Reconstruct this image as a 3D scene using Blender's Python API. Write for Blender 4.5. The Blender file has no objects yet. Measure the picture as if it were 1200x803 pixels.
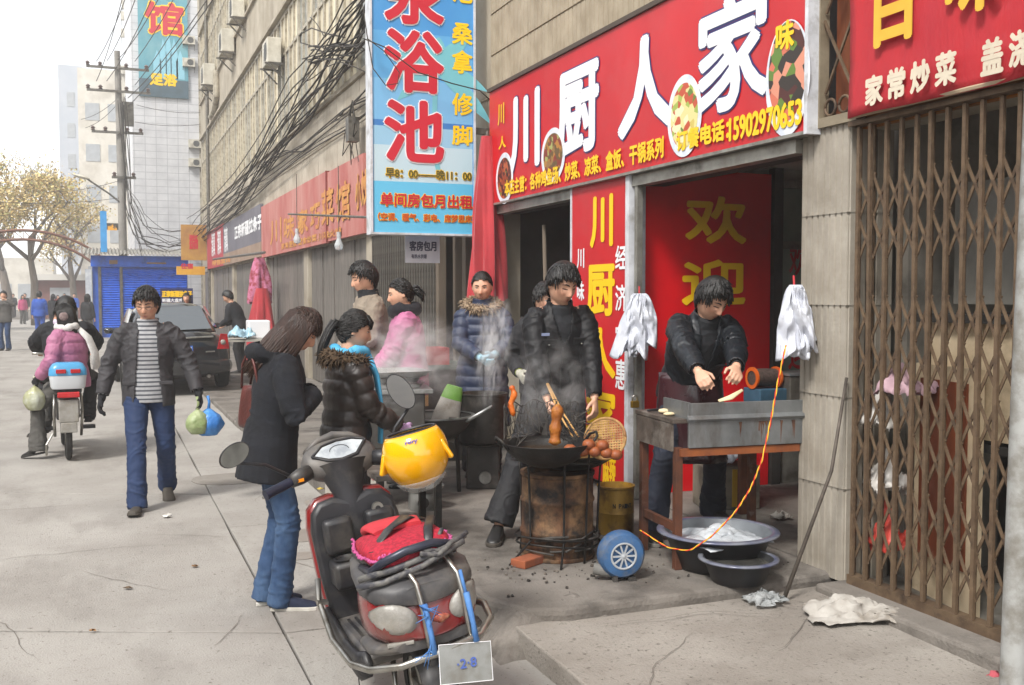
import bpy, bmesh, math, random
import numpy as np
from mathutils import Vector, Matrix, noise as mnoise
random.seed(7)
R = math.radians
SC = bpy.context.scene
COL = SC.collection

# ---------------------------------------------------------------- camera
CAM_H = 1.65
FPX = 1200.0
PITCH = math.atan(56.5 / FPX)
YAW = math.atan(477 / FPX / math.cos(PITCH))
cd = bpy.data.cameras.new('camera'); cam = bpy.data.objects.new('camera', cd); COL.objects.link(cam)
cam.location = (0, 0, CAM_H); cam.rotation_euler = (R(90) - PITCH, 0, -YAW)
cd.sensor_width = 36; cd.lens = 36; cd.clip_start = .05; cd.clip_end = 2000
SC.camera = cam

# ---------------------------------------------------------------- sky, sun, exposure (bright overcast winter day)
SUN_EL, SUN_AZ = R(48), R(232)         # soft sun from behind-left of the viewer
w = bpy.data.worlds.new('World'); SC.world = w; w.use_nodes = True
nt = w.node_tree; nt.nodes.clear()
sky = nt.nodes.new('ShaderNodeTexSky'); sky.sky_type = 'NISHITA'; sky.sun_disc = False
sky.sun_elevation = SUN_EL; sky.sun_rotation = SUN_AZ; sky.air_density = 1.0; sky.dust_density = 1.0; sky.ozone_density = .6
hs = nt.nodes.new('ShaderNodeHueSaturation'); hs.inputs['Saturation'].default_value = .12
bg = nt.nodes.new('ShaderNodeBackground'); bg.inputs['Strength'].default_value = .15
wo = nt.nodes.new('ShaderNodeOutputWorld')
nt.links.new(sky.outputs[0], hs.inputs['Color']); nt.links.new(hs.outputs[0], bg.inputs['Color']); nt.links.new(bg.outputs[0], wo.inputs['Surface'])
sl = bpy.data.lights.new('sun', 'SUN'); sl.energy = 2.0; sl.angle = R(12); sl.color = (1, .96, .9)
so = bpy.data.objects.new('sun', sl); COL.objects.link(so)
so.rotation_euler = (R(90) - SUN_EL, 0, R(180) - SUN_AZ)
SC.view_settings.view_transform = 'Standard'; SC.view_settings.look = 'None'
SC.view_settings.gamma = 1; SC.view_settings.exposure = 1.1; SC.view_settings.use_curve_mapping = False
try:
    SC.cycles.max_bounces = 6; SC.cycles.volume_bounces = 2; SC.cycles.transparent_max_bounces = 12
    SC.cycles.volume_step_rate = 1.0; SC.cycles.volume_max_steps = 128
    SC.cycles.use_denoising = True
except Exception: pass

# ---------------------------------------------------------------- measuring helper: a pixel of the photograph to a point of the place
_F0 = Vector((math.sin(YAW), math.cos(YAW), 0)); _Rt = Vector((math.cos(YAW), -math.sin(YAW), 0)); _Z = Vector((0, 0, 1))
_F = _F0 * math.cos(PITCH) - _Z * math.sin(PITCH); _U = _F0 * math.sin(PITCH) + _Z * math.cos(PITCH)
_C = Vector((0, 0, CAM_H))
def ray(x, y): return _F + _Rt * ((x - 600) / FPX) + _U * ((401.5 - y) / FPX)
def onz(x, y, z=0.): d = ray(x, y); return _C + d * ((z - CAM_H) / d.z)
def onx(x, y, X): d = ray(x, y); return _C + d * (X / d.x)
def ony(x, y, Y): d = ray(x, y); return _C + d * (Y / d.y)
def atd(x, y, D): return _C + ray(x, y) * D

# ---------------------------------------------------------------- materials
def hexc(h):
    h = h.lstrip('#'); r = []
    for i in (0, 2, 4):
        v = int(h[i:i+2], 16) / 255; r.append(v / 12.92 if v <= .04045 else ((v + .055) / 1.055) ** 2.4)
    return (*r, 1)
_M = {}
def M(name, c1, c2=None, sc=6, lo=.35, hi=.65, rough=.6, metal=0, bump=0, bsc=60, coat=0, stretch=(1, 1, 1),
      dirt=None, dsc=3, dlo=.5, dhi=.75, dstretch=(1, 1, 1), rv=0, trans=0, emit=0, alpha=1, attr=False, wave=None, rvar=0, sheen=0, spec=.5, co='Object', tile=None, speck=None):
    if name in _M: return _M[name]
    m = bpy.data.materials.new(name); m.use_nodes = True; t = m.node_tree; b = t.nodes['Principled BSDF']
    N = lambda k: t.nodes.new('ShaderNode' + k)
    L = t.links.new
    tc = N('TexCoord'); oc = tc.outputs[co]
    def mapped(s):
        mp = N('Mapping'); mp.inputs['Scale'].default_value = s; L(oc, mp.inputs[0]); return mp.outputs[0]
    def nz(scale, st, det=6, rg=.6):
        n = N('TexNoise'); n.inputs['Scale'].default_value = scale; n.inputs['Detail'].default_value = det; n.inputs['Roughness'].default_value = rg
        L(mapped(st), n.inputs['Vector']); return n.outputs['Fac']
    def ramp(f, a, z):
        r = N('MapRange'); r.inputs[1].default_value = a; r.inputs[2].default_value = z; r.clamp = True; L(f, r.inputs[0]); return r.outputs[0]
    def mix(f, A, B):
        x = N('MixRGB')
        if isinstance(f, float): x.inputs[0].default_value = f
        else: L(f, x.inputs[0])
        for i, v in ((1, A), (2, B)):
            if isinstance(v, tuple): x.inputs[i].default_value = v
            else: L(v, x.inputs[i])
        return x.outputs[0]
    col = hexc(c1)
    if attr:
        at = N('Attribute'); at.attribute_name = 'Col'; col = at.outputs['Color']
    if c2: col = mix(ramp(nz(sc, stretch), lo, hi), col, hexc(c2))
    if wave:   # (colour, scale, direction, lo, hi)
        wv = N('TexWave'); wv.inputs['Scale'].default_value = wave[1]; wv.bands_direction = wave[2]; wv.inputs['Distortion'].default_value = wave[5] if len(wave) > 5 else .6
        L(oc, wv.inputs['Vector']); col = mix(ramp(wv.outputs['Fac'], wave[3], wave[4]), col, hexc(wave[0]))
    if tile:   # (mortar, scale, width, height, plane rotation)
        mp = N('Mapping'); mp.inputs['Rotation'].default_value = tile[4]; L(oc, mp.inputs[0])
        bk = N('TexBrick'); bk.inputs['Scale'].default_value = tile[1]; bk.inputs['Brick Width'].default_value = tile[2]; bk.inputs['Row Height'].default_value = tile[3]
        bk.inputs['Mortar Size'].default_value = .012; bk.offset = 0; bk.inputs['Color1'].default_value = (0, 0, 0, 1); bk.inputs['Color2'].default_value = (.12, .12, .12, 1); bk.inputs['Mortar'].default_value = (1, 1, 1, 1)
        L(mp.outputs[0], bk.inputs[0]); col = mix(bk.outputs['Color'], col, hexc(tile[0]))
    if dirt: col = mix(ramp(nz(dsc, dstretch, 8, .65), dlo, dhi), col, hexc(dirt))
    if speck: col = mix(ramp(nz(speck[1], (1, 1, 1), 3, .7), speck[2], speck[3]), col, hexc(speck[0]))
    if rv:
        oi = N('ObjectInfo'); mr = N('MapRange'); mr.inputs[3].default_value = 1 - rv; mr.inputs[4].default_value = 1 + rv; L(oi.outputs['Random'], mr.inputs[0])
        h = N('HueSaturation'); L(mr.outputs[0], h.inputs['Value'])
        if isinstance(col, tuple): h.inputs['Color'].default_value = col
        else: L(col, h.inputs['Color'])
        col = h.outputs[0]
    if isinstance(col, tuple): b.inputs['Base Color'].default_value = col
    else: L(col, b.inputs['Base Color'])
    b.inputs['Roughness'].default_value = rough; b.inputs['Metallic'].default_value = metal
    b.inputs['Specular IOR Level'].default_value = spec
    if rvar:
        rr = N('MapRange'); rr.inputs[3].default_value = max(0.02, rough - rvar); rr.inputs[4].default_value = min(1, rough + rvar); L(nz(sc * 1.7, (1, 1, 1)), rr.inputs[0]); L(rr.outputs[0], b.inputs['Roughness'])
    if coat: b.inputs['Coat Weight'].default_value = coat; b.inputs['Coat Roughness'].default_value = .08
    if sheen: b.inputs['Sheen Weight'].default_value = sheen
    if trans: b.inputs['Transmission Weight'].default_value = trans; b.inputs['IOR'].default_value = 1.45
    if alpha < 1: b.inputs['Alpha'].default_value = alpha
    if emit: b.inputs['Emission Color'].default_value = hexc(c1); b.inputs['Emission Strength'].default_value = emit
    if bump:
        bp = N('Bump'); bp.inputs['Strength'].default_value = min(1, bump); bp.inputs['Distance'].default_value = .02 * max(1, bump)
        L(nz(bsc, stretch, 8), bp.inputs['Height']); L(bp.outputs[0], b.inputs['Normal'])
    _M[name] = m; return m

# ---------------------------------------------------------------- mesh builder
class MB:
    def __init__(s): s.v = []; s.f = []; s.m = []
    def add(s, vs, fs, mi=0):
        o = len(s.v); s.v += [tuple(v) for v in vs]; s.f += [tuple(i + o for i in f) for f in fs]; s.m += [mi] * len(fs); return s
    def box(s, c, size, rot=None, mi=0, taper=1.0):
        x, y, z = (k / 2 for k in size); c = Vector(c)
        P = [(-x, -y, -z), (x, -y, -z), (x, y, -z), (-x, y, -z), (-x*taper, -y*taper, z), (x*taper, -y*taper, z), (x*taper, y*taper, z), (-x*taper, y*taper, z)]
        if rot is not None:
            if not isinstance(rot, Matrix): rot = (Matrix.Rotation(rot[2], 3, 'Z') @ Matrix.Rotation(rot[1], 3, 'Y') @ Matrix.Rotation(rot[0], 3, 'X'))
            P = [rot @ Vector(p) for p in P]
        return s.add([Vector(p) + c for p in P], [(0, 3, 2, 1), (4, 5, 6, 7), (0, 1, 5, 4), (1, 2, 6, 5), (2, 3, 7, 6), (3, 0, 4, 7)], mi)
    def b2(s, a, b, mi=0):   # box from min to max
        a = Vector(a); b = Vector(b); return s.box((a + b) / 2, [abs(k) for k in (b - a)], None, mi)
    def bar(s, a, b, wd, dp=None, up=(0, 0, 1), mi=0):
        a = Vector(a); b = Vector(b); d = b - a; ln = d.length; d.normalize(); up = Vector(up)
        if abs(d.dot(up)) > .98: up = Vector((1, 0, 0))
        sd = d.cross(up).normalized(); u2 = sd.cross(d)
        return s.box((a + b) / 2, (wd, ln, dp or wd), Matrix((sd, d, u2)).transposed(), mi)
    def loft(s, rings, mi=0, caps=True, closed=True):
        n = len(rings[0]); vs = [p for r in rings for p in r]; fs = []
        for i in range(len(rings) - 1):
            for j in range(n if closed else n - 1):
                k = (j + 1) % n; fs.append((i*n + j, i*n + k, (i+1)*n + k, (i+1)*n + j))
        if caps and closed: fs += [tuple(reversed(range(n))), tuple(range((len(rings)-1)*n, len(rings)*n))]
        return s.add(vs, fs, mi)
    def tube(s, pts, rad, n=10, side=None, mi=0, caps=True, pw=2.0):
        pts = [Vector(p) for p in pts]; rings = []; prev = None
        for i, p in enumerate(pts):
            d = (pts[min(i+1, len(pts)-1)] - pts[max(i-1, 0)])
            d = d.normalized() if d.length > 1e-9 else Vector((0, 0, 1))
            if side is not None: a = Vector(side); a = (a - d * a.dot(d)).normalized()
            elif prev is None:
                a = d.orthogonal().normalized()
            else: a = (prev - d * prev.dot(d)).normalized()
            prev = a; b = d.cross(a)
            r = rad[i] if isinstance(rad, (list, tuple)) else rad
            ra, rb = r if isinstance(r, (list, tuple)) else (r, r)
            ring = []
            for k in range(n):
                t = 2*math.pi*k/n; c, q = math.cos(t), math.sin(t)
                if pw != 2.0: c = math.copysign(abs(c)**(2/pw), c); q = math.copysign(abs(q)**(2/pw), q)
                ring.append(p + a * (ra*c) + b * (rb*q))
            rings.append(ring)
        return s.loft(rings, mi, caps)
    def lathe(s, prof, c=(0, 0, 0), n=24, axis='z', mi=0, mat=None, caps=False):
        rings = []; c = Vector(c)
        for r, h in prof:
            ring = []
            for k in range(n):
                t = 2*math.pi*k/n; p = Vector((r*math.cos(t), r*math.sin(t), h))
                if axis == 'x': p = Vector((p.z, p.x, p.y))
                elif axis == 'y': p = Vector((p.y, p.z, p.x))
                if mat is not None: p = mat @ p
                ring.append(p + c)
            rings.append(ring)
        return s.loft(rings, mi, caps)
    def ball(s, c, r, n=12, mi=0, rot=None):
        r = r if isinstance(r, (list, tuple)) else (r, r, r); c = Vector(c); rings = []
        k = max(4, n // 2)
        for i in range(1, k):
            ph = math.pi*i/k - math.pi/2; ring = []
            for j in range(n):
                t = 2*math.pi*j/n; p = Vector((r[0]*math.cos(ph)*math.cos(t), r[1]*math.cos(ph)*math.sin(t), r[2]*math.sin(ph)))
                if rot is not None: p = rot @ p
                ring.append(p + c)
            rings.append(ring)
        return s.loft(rings, mi)
    def quad(s, a, b, c, d, mi=0): return s.add([a, b, c, d], [(0, 1, 2, 3)], mi)
    def prism(s, poly, d, mi=0):     # poly: 3D points, extruded by vector d
        n = len(poly); d = Vector(d); vs = [Vector(p) for p in poly] + [Vector(p) + d for p in poly]
        return s.add(vs, [tuple(reversed(range(n))), tuple(range(n, 2*n))] + [(i, (i+1) % n, n + (i+1) % n, n + i) for i in range(n)], mi)
    def sheet(s, fn, nu, nv, mi=0):
        vs = [fn(i/nu, j/nv) for j in range(nv+1) for i in range(nu+1)]
        return s.add(vs, [(j*(nu+1)+i, j*(nu+1)+i+1, (j+1)*(nu+1)+i+1, (j+1)*(nu+1)+i) for j in range(nv) for i in range(nu)], mi)
    def mesh(s, name, mats, smooth=False, recalc=True):
        me = bpy.data.meshes.new(name); me.from_pydata(s.v, [], s.f)
        for m in (mats if isinstance(mats, (list, tuple)) else [mats]): me.materials.append(m)
        if any(s.m): me.polygons.foreach_set('material_index', s.m)
        if recalc:
            bm = bmesh.new(); bm.from_mesh(me); bmesh.ops.recalc_face_normals(bm, faces=bm.faces); bm.to_mesh(me); bm.free()
        if smooth:
            me.polygons.foreach_set('use_smooth', [True] * len(me.polygons))
            if smooth != 'all': me.set_sharp_from_angle(angle=R(smooth if not isinstance(smooth, bool) else 42))
        me.update(); return me
    def build(s, name, mats, parent=None, smooth=False, bevel=0, solid=0, sub=0, recalc=True, loc=None):
        o = bpy.data.objects.new(name, s.mesh(name, mats, smooth, recalc)); COL.objects.link(o)
        if parent is not None: o.parent = parent
        if loc is not None: o.location = loc
        if solid: q = o.modifiers.new('s', 'SOLIDIFY'); q.thickness = solid; q.offset = 0
        if sub: q = o.modifiers.new('ss', 'SUBSURF'); q.levels = q.render_levels = sub
        if bevel: q = o.modifiers.new('b', 'BEVEL'); q.width = bevel; q.segments = 2; q.limit_method = 'ANGLE'; q.angle_limit = R(40); q.harden_normals = False
        return o
def tag(o, label=None, cat=None, group=None, kind=None):
    if label: o['label'] = label
    if cat: o['category'] = cat
    if group: o['group'] = group
    if kind: o['kind'] = kind
    return o
def thing(name, label, cat, loc=(0, 0, 0), rz=0, group=None):
    o = bpy.data.objects.new(name, None); COL.objects.link(o); o.location = loc; o.rotation_euler = (0, 0, rz); o.empty_display_size = .2
    return tag(o, label, cat, group)
def inst(name, me, parent, loc=(0, 0, 0), rot=(0, 0, 0), sc=None):
    o = bpy.data.objects.new(name, me); COL.objects.link(o); o.parent = parent; o.location = loc
    if isinstance(rot, Matrix): o.rotation_euler = rot.to_euler()
    else: o.rotation_euler = rot
    if sc is not None: o.scale = sc
    return o
def copy_thing(root, loc=None, rz=None, label=None, group=None):
    c = root.copy(); COL.objects.link(c)
    if loc is not None: c.location = loc
    if rz is not None: c.rotation_euler = (0, 0, rz)
    if label: c['label'] = label
    if group: c['group'] = group
    def rec(o, p):
        for ch in [x for x in o.children]:
            d = ch.copy(); COL.objects.link(d); d.parent = p; rec(ch, d)
    rec(root, c); return c
def catenary(a, b, sag, n=12, wob=0):
    a = Vector(a); b = Vector(b); out = []
    for i in range(n + 1):
        t = i / n; p = a.lerp(b, t); p.z -= sag * 4 * t * (1 - t)
        if wob and 0 < i < n: p += Vector((random.uniform(-wob, wob), random.uniform(-wob, wob), random.uniform(-wob, wob)))
        out.append(p)
    return out
# ---------------------------------------------------------------- lettering
_TX = {}
def glyphs(body, off=0.0, space=1.0):
    k = (body, off, space)
    if k in _TX: return _TX[k]
    cu = bpy.data.curves.new('t', 'FONT'); cu.body = body; cu.offset = off; cu.resolution_u = 3; cu.space_character = space
    o = bpy.data.objects.new('t', cu); COL.objects.link(o)
    bpy.context.view_layer.update()
    me = bpy.data.meshes.new_from_object(o.evaluated_get(bpy.context.evaluated_depsgraph_get()))
    bpy.data.objects.remove(o); bpy.data.curves.remove(cu)
    vs = [v.co.copy() for v in me.vertices]; fs = [tuple(p.vertices) for p in me.polygons]
    bpy.data.meshes.remove(me); _TX[k] = (vs, fs); return vs, fs
def lettering(body, parent, mat, bl, br, tl, lift=.004, bold=0.0, name='lettering', space=1.0, shear=0):
    """flat letters fitted into the parallelogram bottom-left, bottom-right, top-left; bold = metres added round each stroke"""
    vs, fs = glyphs(body, 0.0, space)
    x0 = min(v.x for v in vs); x1 = max(v.x for v in vs); y0 = min(v.y for v in vs); y1 = max(v.y for v in vs)
    bl = Vector(bl); u = Vector(br) - bl; v = Vector(tl) - bl; n = u.cross(v).normalized(); uu = u.normalized(); vv = v.normalized()
    mb = MB(); k = 8 if bold else 1
    for i in range(k):
        a0 = 2 * math.pi * i / k; sh = uu * (math.cos(a0) * bold) + vv * (math.sin(a0) * bold) + n * (lift + .0003 * i)
        pts = []
        for p in vs:
            a = (p.x - x0) / (x1 - x0); b = (p.y - y0) / (y1 - y0)
            pts.append(bl + u * (a + shear * b) + v * b + sh)
        mb.add(pts, fs)
    o = mb.build(name, mat, parent, recalc=False)
    if len(body) > 1: o['kind'] = 'stuff'
    return o
# ================================================================ the ground
m_conc = M('road_concrete', 'a6a29c', '8f8a84', sc=1.1, lo=.3, hi=.7, rough=.85, bump=.4, bsc=90, dirt='6e6862', dsc=1.7, dlo=.5, dhi=.86, dstretch=(1, .35, 1), rvar=.12, speck=('6a645d', 34, .60, .72))
m_conc2 = M('apron_concrete', '9b958d', '837c74', sc=1.4, rough=.9, bump=.5, bsc=70, dirt='665f58', dsc=2.2, dlo=.52, dhi=.85, rvar=.1, speck=('5f5952', 40, .58, .7))
m_plat = M('platform_concrete', '827c75', '68625b', sc=1.8, rough=.85, bump=.5, bsc=60, dirt='3f3a35', dsc=2.6, dlo=.48, dhi=.72, rvar=.12)
m_joint = M('joint_dirt', '4d463e', '3a352f', sc=8, rough=.95, bump=.5)
g = MB(); g.quad((-400, -60, -.03), (400, -60, -.03), (400, 600, -.03), (-400, 600, -.03))
road = tag(g.build('road', M('road_base', '6f675d', '57504a', sc=2, rough=.95, bump=.3)), kind='structure')
def jag(a, b, n, amp):
    a = Vector(a); b = Vector(b); d = (b - a); nn = Vector((-d.y, d.x)).normalized(); out = []
    for i in range(n):
        p = a.lerp(b, i / n)
        if i: p = p + nn * (mnoise.noise((p.x * 1.7, p.y * 1.7, amp * 90)) * amp)
        out.append(p)
    return out
def slab(name, poly, z0, z1, mat, parent=None, amp=.012, seg=.25, bevel=.012):
    pts = []
    for i in range(len(poly)):
        a, b = Vector(poly[i]), Vector(poly[(i + 1) % len(poly)]); pts += jag(a, b, max(1, int((b - a).length / seg)), amp)
    mb = MB(); mb.prism([(p.x, p.y, z0) for p in pts], (0, 0, z1 - z0))
    return mb.build(name, mat, parent, bevel=bevel)
# road slabs: long joint at x=.79, skewed cross joints
cross = [-3.4, .9, 5.32, 9.05, 13.2, 17.6, 22.2, 27, 32, 37, 42, 48, 55, 63, 72]
K = -.42
for i in range(len(cross) - 1):
    a, b = cross[i], cross[i + 1]; h = .012
    slab('road_slab', [(-5.2, a + h - K * 5.2 - .0), (.783, a + h + K * .783), (.783, b - h + K * .783), (-5.2, b - h - K * 5.2)], -.029, 0, m_conc, road, .01, .5, .004)
    slab('road_slab', [(-11, a + h + K * -11), (-5.225, a + h - K * 5.225), (-5.225, b - h - K * 5.225), (-11, b - h + K * -11)], -.029, 0, m_conc, road, .006, 1, .004)
for i, (a, b) in enumerate(zip([-1, 1.4, 4.98, 7.42, 10.1, 13.0, 17, 22, 28, 34], [1.4, 4.98, 7.42, 10.1, 13.0, 17, 22, 28, 34, 41])):
    x2 = 1.80 if b < 5.1 else 1.72
    slab('road_slab', [(.796, a + .01), (x2, a + .01), (x2, b - .01), (.796, b - .01)], -.029, .002, m_conc, road, .012, .4, .004)
# dark repair patch and wet puddles by the gutter
def blob(cx, cy, rx, ry, z, n=26, seed=0, amp=.25):
    return [(cx + rx * math.cos(t) * (1 + amp * mnoise.noise((math.cos(t) * 1.5, math.sin(t) * 1.5, seed))), cy + ry * math.sin(t) * (1 + amp * mnoise.noise((math.cos(t) * 1.5, math.sin(t) * 1.5, seed + 5))), z) for t in [2 * math.pi * i / n for i in range(n)]]
m_wet = M('wet_concrete', '847e77', '938d86', sc=6, rough=.35, bump=.08, bsc=30)
for (x, y, rx, ry, sd) in ((357, 628, .17, .17, 1), (352, 652, .16, .1, 2), (372, 590, .1, .14, 3), (335, 612, .08, .09, 4)):
    p = onz(x, y, 0); mb = MB(); mb.prism(blob(p.x, p.y, rx, ry, .003, seed=sd), (0, 0, .003)); tag(mb.build('puddle', m_wet, road))
p = onz(262, 562, 0); mb = MB(); mb.prism(blob(p.x + .1, p.y, .42, .3, .003, seed=8), (0, 0, .004))
mb.build('repair_patch', M('repair_mortar', '8f8a83', '7d7770', sc=4, rough=.9, bump=.5), road)
# hairline cracks and old stains in the road
m_crack = M('crack_dark', '756e66', '625b54', sc=20, rough=.95)
def crack(x, y, ang, ln, wd, z, parent, seed):
    rnd = random.Random(seed); p = Vector((x, y)); a = ang; L_, R_ = [], []; n = max(5, int(ln / .07))
    for i in range(n + 1):
        w_ = .6 * wd * (.25 + math.sin(math.pi * i / n)) * rnd.uniform(.5, 1.2); q = Vector((-math.sin(a), math.cos(a))) * w_ / 2; L_.append((p.x + q.x, p.y + q.y, z)); R_.append((p.x - q.x, p.y - q.y, z)); p = p + Vector((math.cos(a), math.sin(a))) * (ln / n); a += rnd.uniform(-.45, .45); a = a * .85 + ang * .15
    mb = MB(); vs = []
    for l, r in zip(L_, R_): vs += [l, r]
    mb.add(vs, [(2*i, 2*i+1, 2*i+3, 2*i+2) for i in range(n)]); mb.build('crack', m_crack, parent, recalc=False)
for i, (x, y, an_, ln, wd) in enumerate(((-.3, 5.0, 1.9, 1.1, .006), (-.9, 6.9, .3, 1.4, .007), (.2, 7.4, -.5, .8, .006), (-1.2, 8.6, .15, 1.2, .008), (.1, 10.3, 1.2, 1.5, .008), (-.8, 12.4, .4, 1.6, .01), (1.25, 5.6, 1.5, 1.4, .008), (1.1, 8.2, 1.7, 1.3, .008), (-.1, 4.4, -.3, .7, .005), (-.5, 15, .9, 2, .012), (.35, 5.9, 2.4, .9, .006), (.45, 4.9, 1.1, .5, .007))): crack(x, y, an_, ln, wd, .0045, road, i)
# apron in front of the gate
apron = tag(slab('pavement', [(1.78, -1), (3.5, -1), (3.5, 4.6), (1.74, 4.6)], -.02, .115, m_conc2, None, .012, .2, .015), kind='structure')
def apz(y): return .115 - .022 * max(0, 4.3 - y)
for v in apron.data.vertices:
    if v.co.z > .05: v.co.z = apz(v.co.y)
for i, (x, y, an_, ln, wd) in enumerate(((2.0, 4.2, -.2, 1.2, .007), (2.6, 3.6, .5, .9, .006), (1.95, 3.4, 1.4, .8, .006), (3.0, 4.3, -1.2, .7, .006))): crack(x, y, an_, ln, wd, apz(y) + .012, apron, 40 + i)
# platform the stalls stand on
plat = tag(slab('stall_platform', [(1.82, 4.38), (2.0, 4.32), (3.1, 4.33), (3.5, 4.36), (3.62, 4.4), (3.62, 13.1), (1.5, 13.1), (1.66, 7.5), (1.70, 4.62)], -.02, .17, m_plat, None, .02, .16, .03), kind='structure')
far_pave = tag(slab('far_pavement', [(1.5, 13.11), (3.62, 13.11), (3.62, 42), (1.38, 42)], -.02, .06, m_plat, None, .01, .5, .02), kind='structure')
# rubble ramp where the platform corner has crumbled
mb = MB()
def rampf(u, v):
    x = 1.60 + u * .95; y = 4.20 + v * .40
    e = max(0, min(1, min(u * 5, (1 - u) * 2.2, v * 2.4, (1 - v) * 5))); z = .0 + e * (.105 + .07 * min(1, v * 1.4)) + e * (.02 * mnoise.noise((x * 7, y * 7, 3)) + .012 * mnoise.noise((x * 17, y * 17, 1)))
    return (x + .03 * mnoise.noise((y * 9, x * 3, 5)), y + .05 * mnoise.noise((x * 6, v, 2)), z)
mb.sheet(rampf, 40, 20)
mb.build('crumbled_edge', M('crumbled_concrete', '827c75', '645e57', sc=7, rough=.95, bump=.8, bsc=45, dirt='4a453f', dsc=5, dlo=.5, dhi=.75), plat, smooth='all')
# loose coal bits and grit on the platform
mb = MB()
random.seed(5)
for i in range(150):
    x = random.gauss(2.4, .5); y = random.gauss(4.85, .22); s = random.uniform(.004, .013)
    if x < 1.8 or y < 4.55 or x > 3.5: continue
    mb.box((x, y, .17 + s * .4), (s, s * random.uniform(.6, 1.4), s), (random.random(), random.random(), random.random() * 3))
mb.build('grit', M('coal_grit', '2b2724', '6a6259', sc=30, lo=.45, hi=.6, rough=.95), plat)['kind'] = 'stuff'

# ================================================================ the long building on the right
FX = 3.60      # street face of the wall
m_wall = M('facade_render', 'aca393', '928876', sc=1.5, rough=.9, bump=.15, bsc=30, dirt='6f6455', dsc=1.6, dlo=.5, dhi=.85, dstretch=(1, 1, .25))
m_clad = M('strip_tile', 'a99c86', '978a74', sc=5, rough=.7, bump=.12, bsc=50, dirt='74664f', dsc=2, dlo=.5, dhi=.8, dstretch=(1, 1, .3), rv=.05)
m_col = M('column_tile', 'a39c90', '8d8578', sc=4, rough=.75, bump=.15, bsc=40, dirt='5f574c', dsc=2.4, dlo=.48, dhi=.8, dstretch=(1, 1, .25), rv=.04)
m_dark = M('interior_dark', '35322f', '262422', sc=3, rough=.9)
m_alu = M('aged_aluminium', 'a9a79f', '8c8980', sc=9, rough=.45, metal=.6, dirt='5b564d', dsc=5)
m_steel = M('grey_steel', '77736b', '5d5953', sc=8, rough=.5, metal=.6, dirt='453d33', dsc=6)
bld = thing('shop_building', 'long beige shop building with window bands running down the right of the street', 'building', (FX, 3, 0))
def bpart(mb, name, mat, parent=bld, **k):
    o = mb.build(name, mat, None, **k); o.parent = parent; o.matrix_parent_inverse = Matrix.Translation((-FX, -3, 0)); return o
mb = MB()
mb.b2((FX, 9.62, 3.62), (FX + .25, 41.5, 4.86)); mb.b2((FX, 10.3, 7.62), (FX + .25, 41.5, 8.9)); mb.b2((FX, 10.3, 11.6), (FX + .25, 41.5, 13.2))
mb.b2((FX + .02, -2, 3.55), (FX + .25, 9.6, 6.4)); mb.b2((FX + .02, -2, 6.4), (FX + .25, 10.28, 13.2)); mb.b2((FX + .9, 10.3, 4.8), (FX + 1.1, 41.5, 13))
mb.b2((FX, 41.5, 0), (FX + 9, 41.8, 13.2))
mb.b2((FX + .021, 9.45, .17), (FX + .249, 9.75, 3.62))
for y in (14.55, 19.6, 24.85, 31.5, 38.2): mb.b2((FX - .02, y - .22, 0), (FX + .26, y + .22, 3.63))
mb.b2((FX + .02, 9.76, 2.5), (FX + .24, 41.5, 3.62))
bpart(mb, 'wall', m_wall)
mb = MB(); mb.b2((FX - .6, -2, 13.2), (FX + 4, 42.3, 13.5)); bpart(mb, 'eave', m_wall)
for (za, zb, pr) in ((4.86, 4.93, .07), (7.55, 7.62, .09), (8.9, 8.96, .07), (11.53, 11.6, .08), (4.2, 4.24, .03)):
    mb = MB(); mb.b2((FX - pr, 10.3, za), (FX + .2, 41.5, zb)); bpart(mb, 'ledge', m_wall)
# rows of precast panels below the windows
m_pan = M('precast_panel', 'b5ac9c', '9c9282', sc=2, rough=.9, bump=.15, bsc=25, dirt='756a59', dsc=1.4, dlo=.52, dhi=.8, dstretch=(1, 1, .2), rv=.05)
me = MB().b2((-.02, .012, .012), (.0, 1.588, .60)).mesh('precast_panel', m_pan)
for j in range(2):
    for i in range(19):
        o = inst('precast_panel', me, bld, (0, 7.32 + i * 1.6 - (.0 if j else 0), 3.63 + j * .62))
# ribbed strip tiles above the red sign and on the column
def ribbed(w_, h_, rib, dep=.012):
    mb = MB(); n = int(round(w_ / rib)); prof = []
    for i in range(n):
        a = i * rib; prof += [(a + .004, .0), (a + .008, -dep), (a + rib - .008, -dep), (a + rib - .004, .0)]
    vs = []
    for (y, x) in prof: vs += [(x, y, .006), (x, y, h_ - .006)]
    fs = [(2*i, 2*i+2, 2*i+3, 2*i+1) for i in range(len(prof) - 1)]
    mb.add(vs, fs)
    mb.add([(0.01, 0, .006), (0.01, w_, .006), (-dep, w_, .006), (-dep, 0, .006)], [(0, 1, 2, 3)])
    mb.add([(0.01, 0, h_ - .006), (0.01, w_, h_ - .006), (-dep, w_, h_ - .006), (-dep, 0, h_ - .006)], [(0, 1, 2, 3)])
    return mb
meP = ribbed(.96, .40, .08).mesh('cladding_panel', m_clad, recalc=True)
for j in range(5):
    for i in range(13): inst('cladding_panel', meP, bld, (.015, -5.0 + i * .965 + 2 - .0, 3.60 + j * .405))
colm = thing('tiled_column', 'grey ribbed tile column standing between the food stall and the folding gate', 'column', (3.56, 4.28, .16))
mb = MB(); mb.b2((.012, .004, -.02), (.30, .376, 2.38)); mb.build('core', m_col, colm)
meC = ribbed(.38, .50, .0475, .008).mesh('strip_tile', m_col); 
for j in range(5): inst('strip_tile', meC, colm, (.01, 0, -.02 + j * .48))
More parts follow.
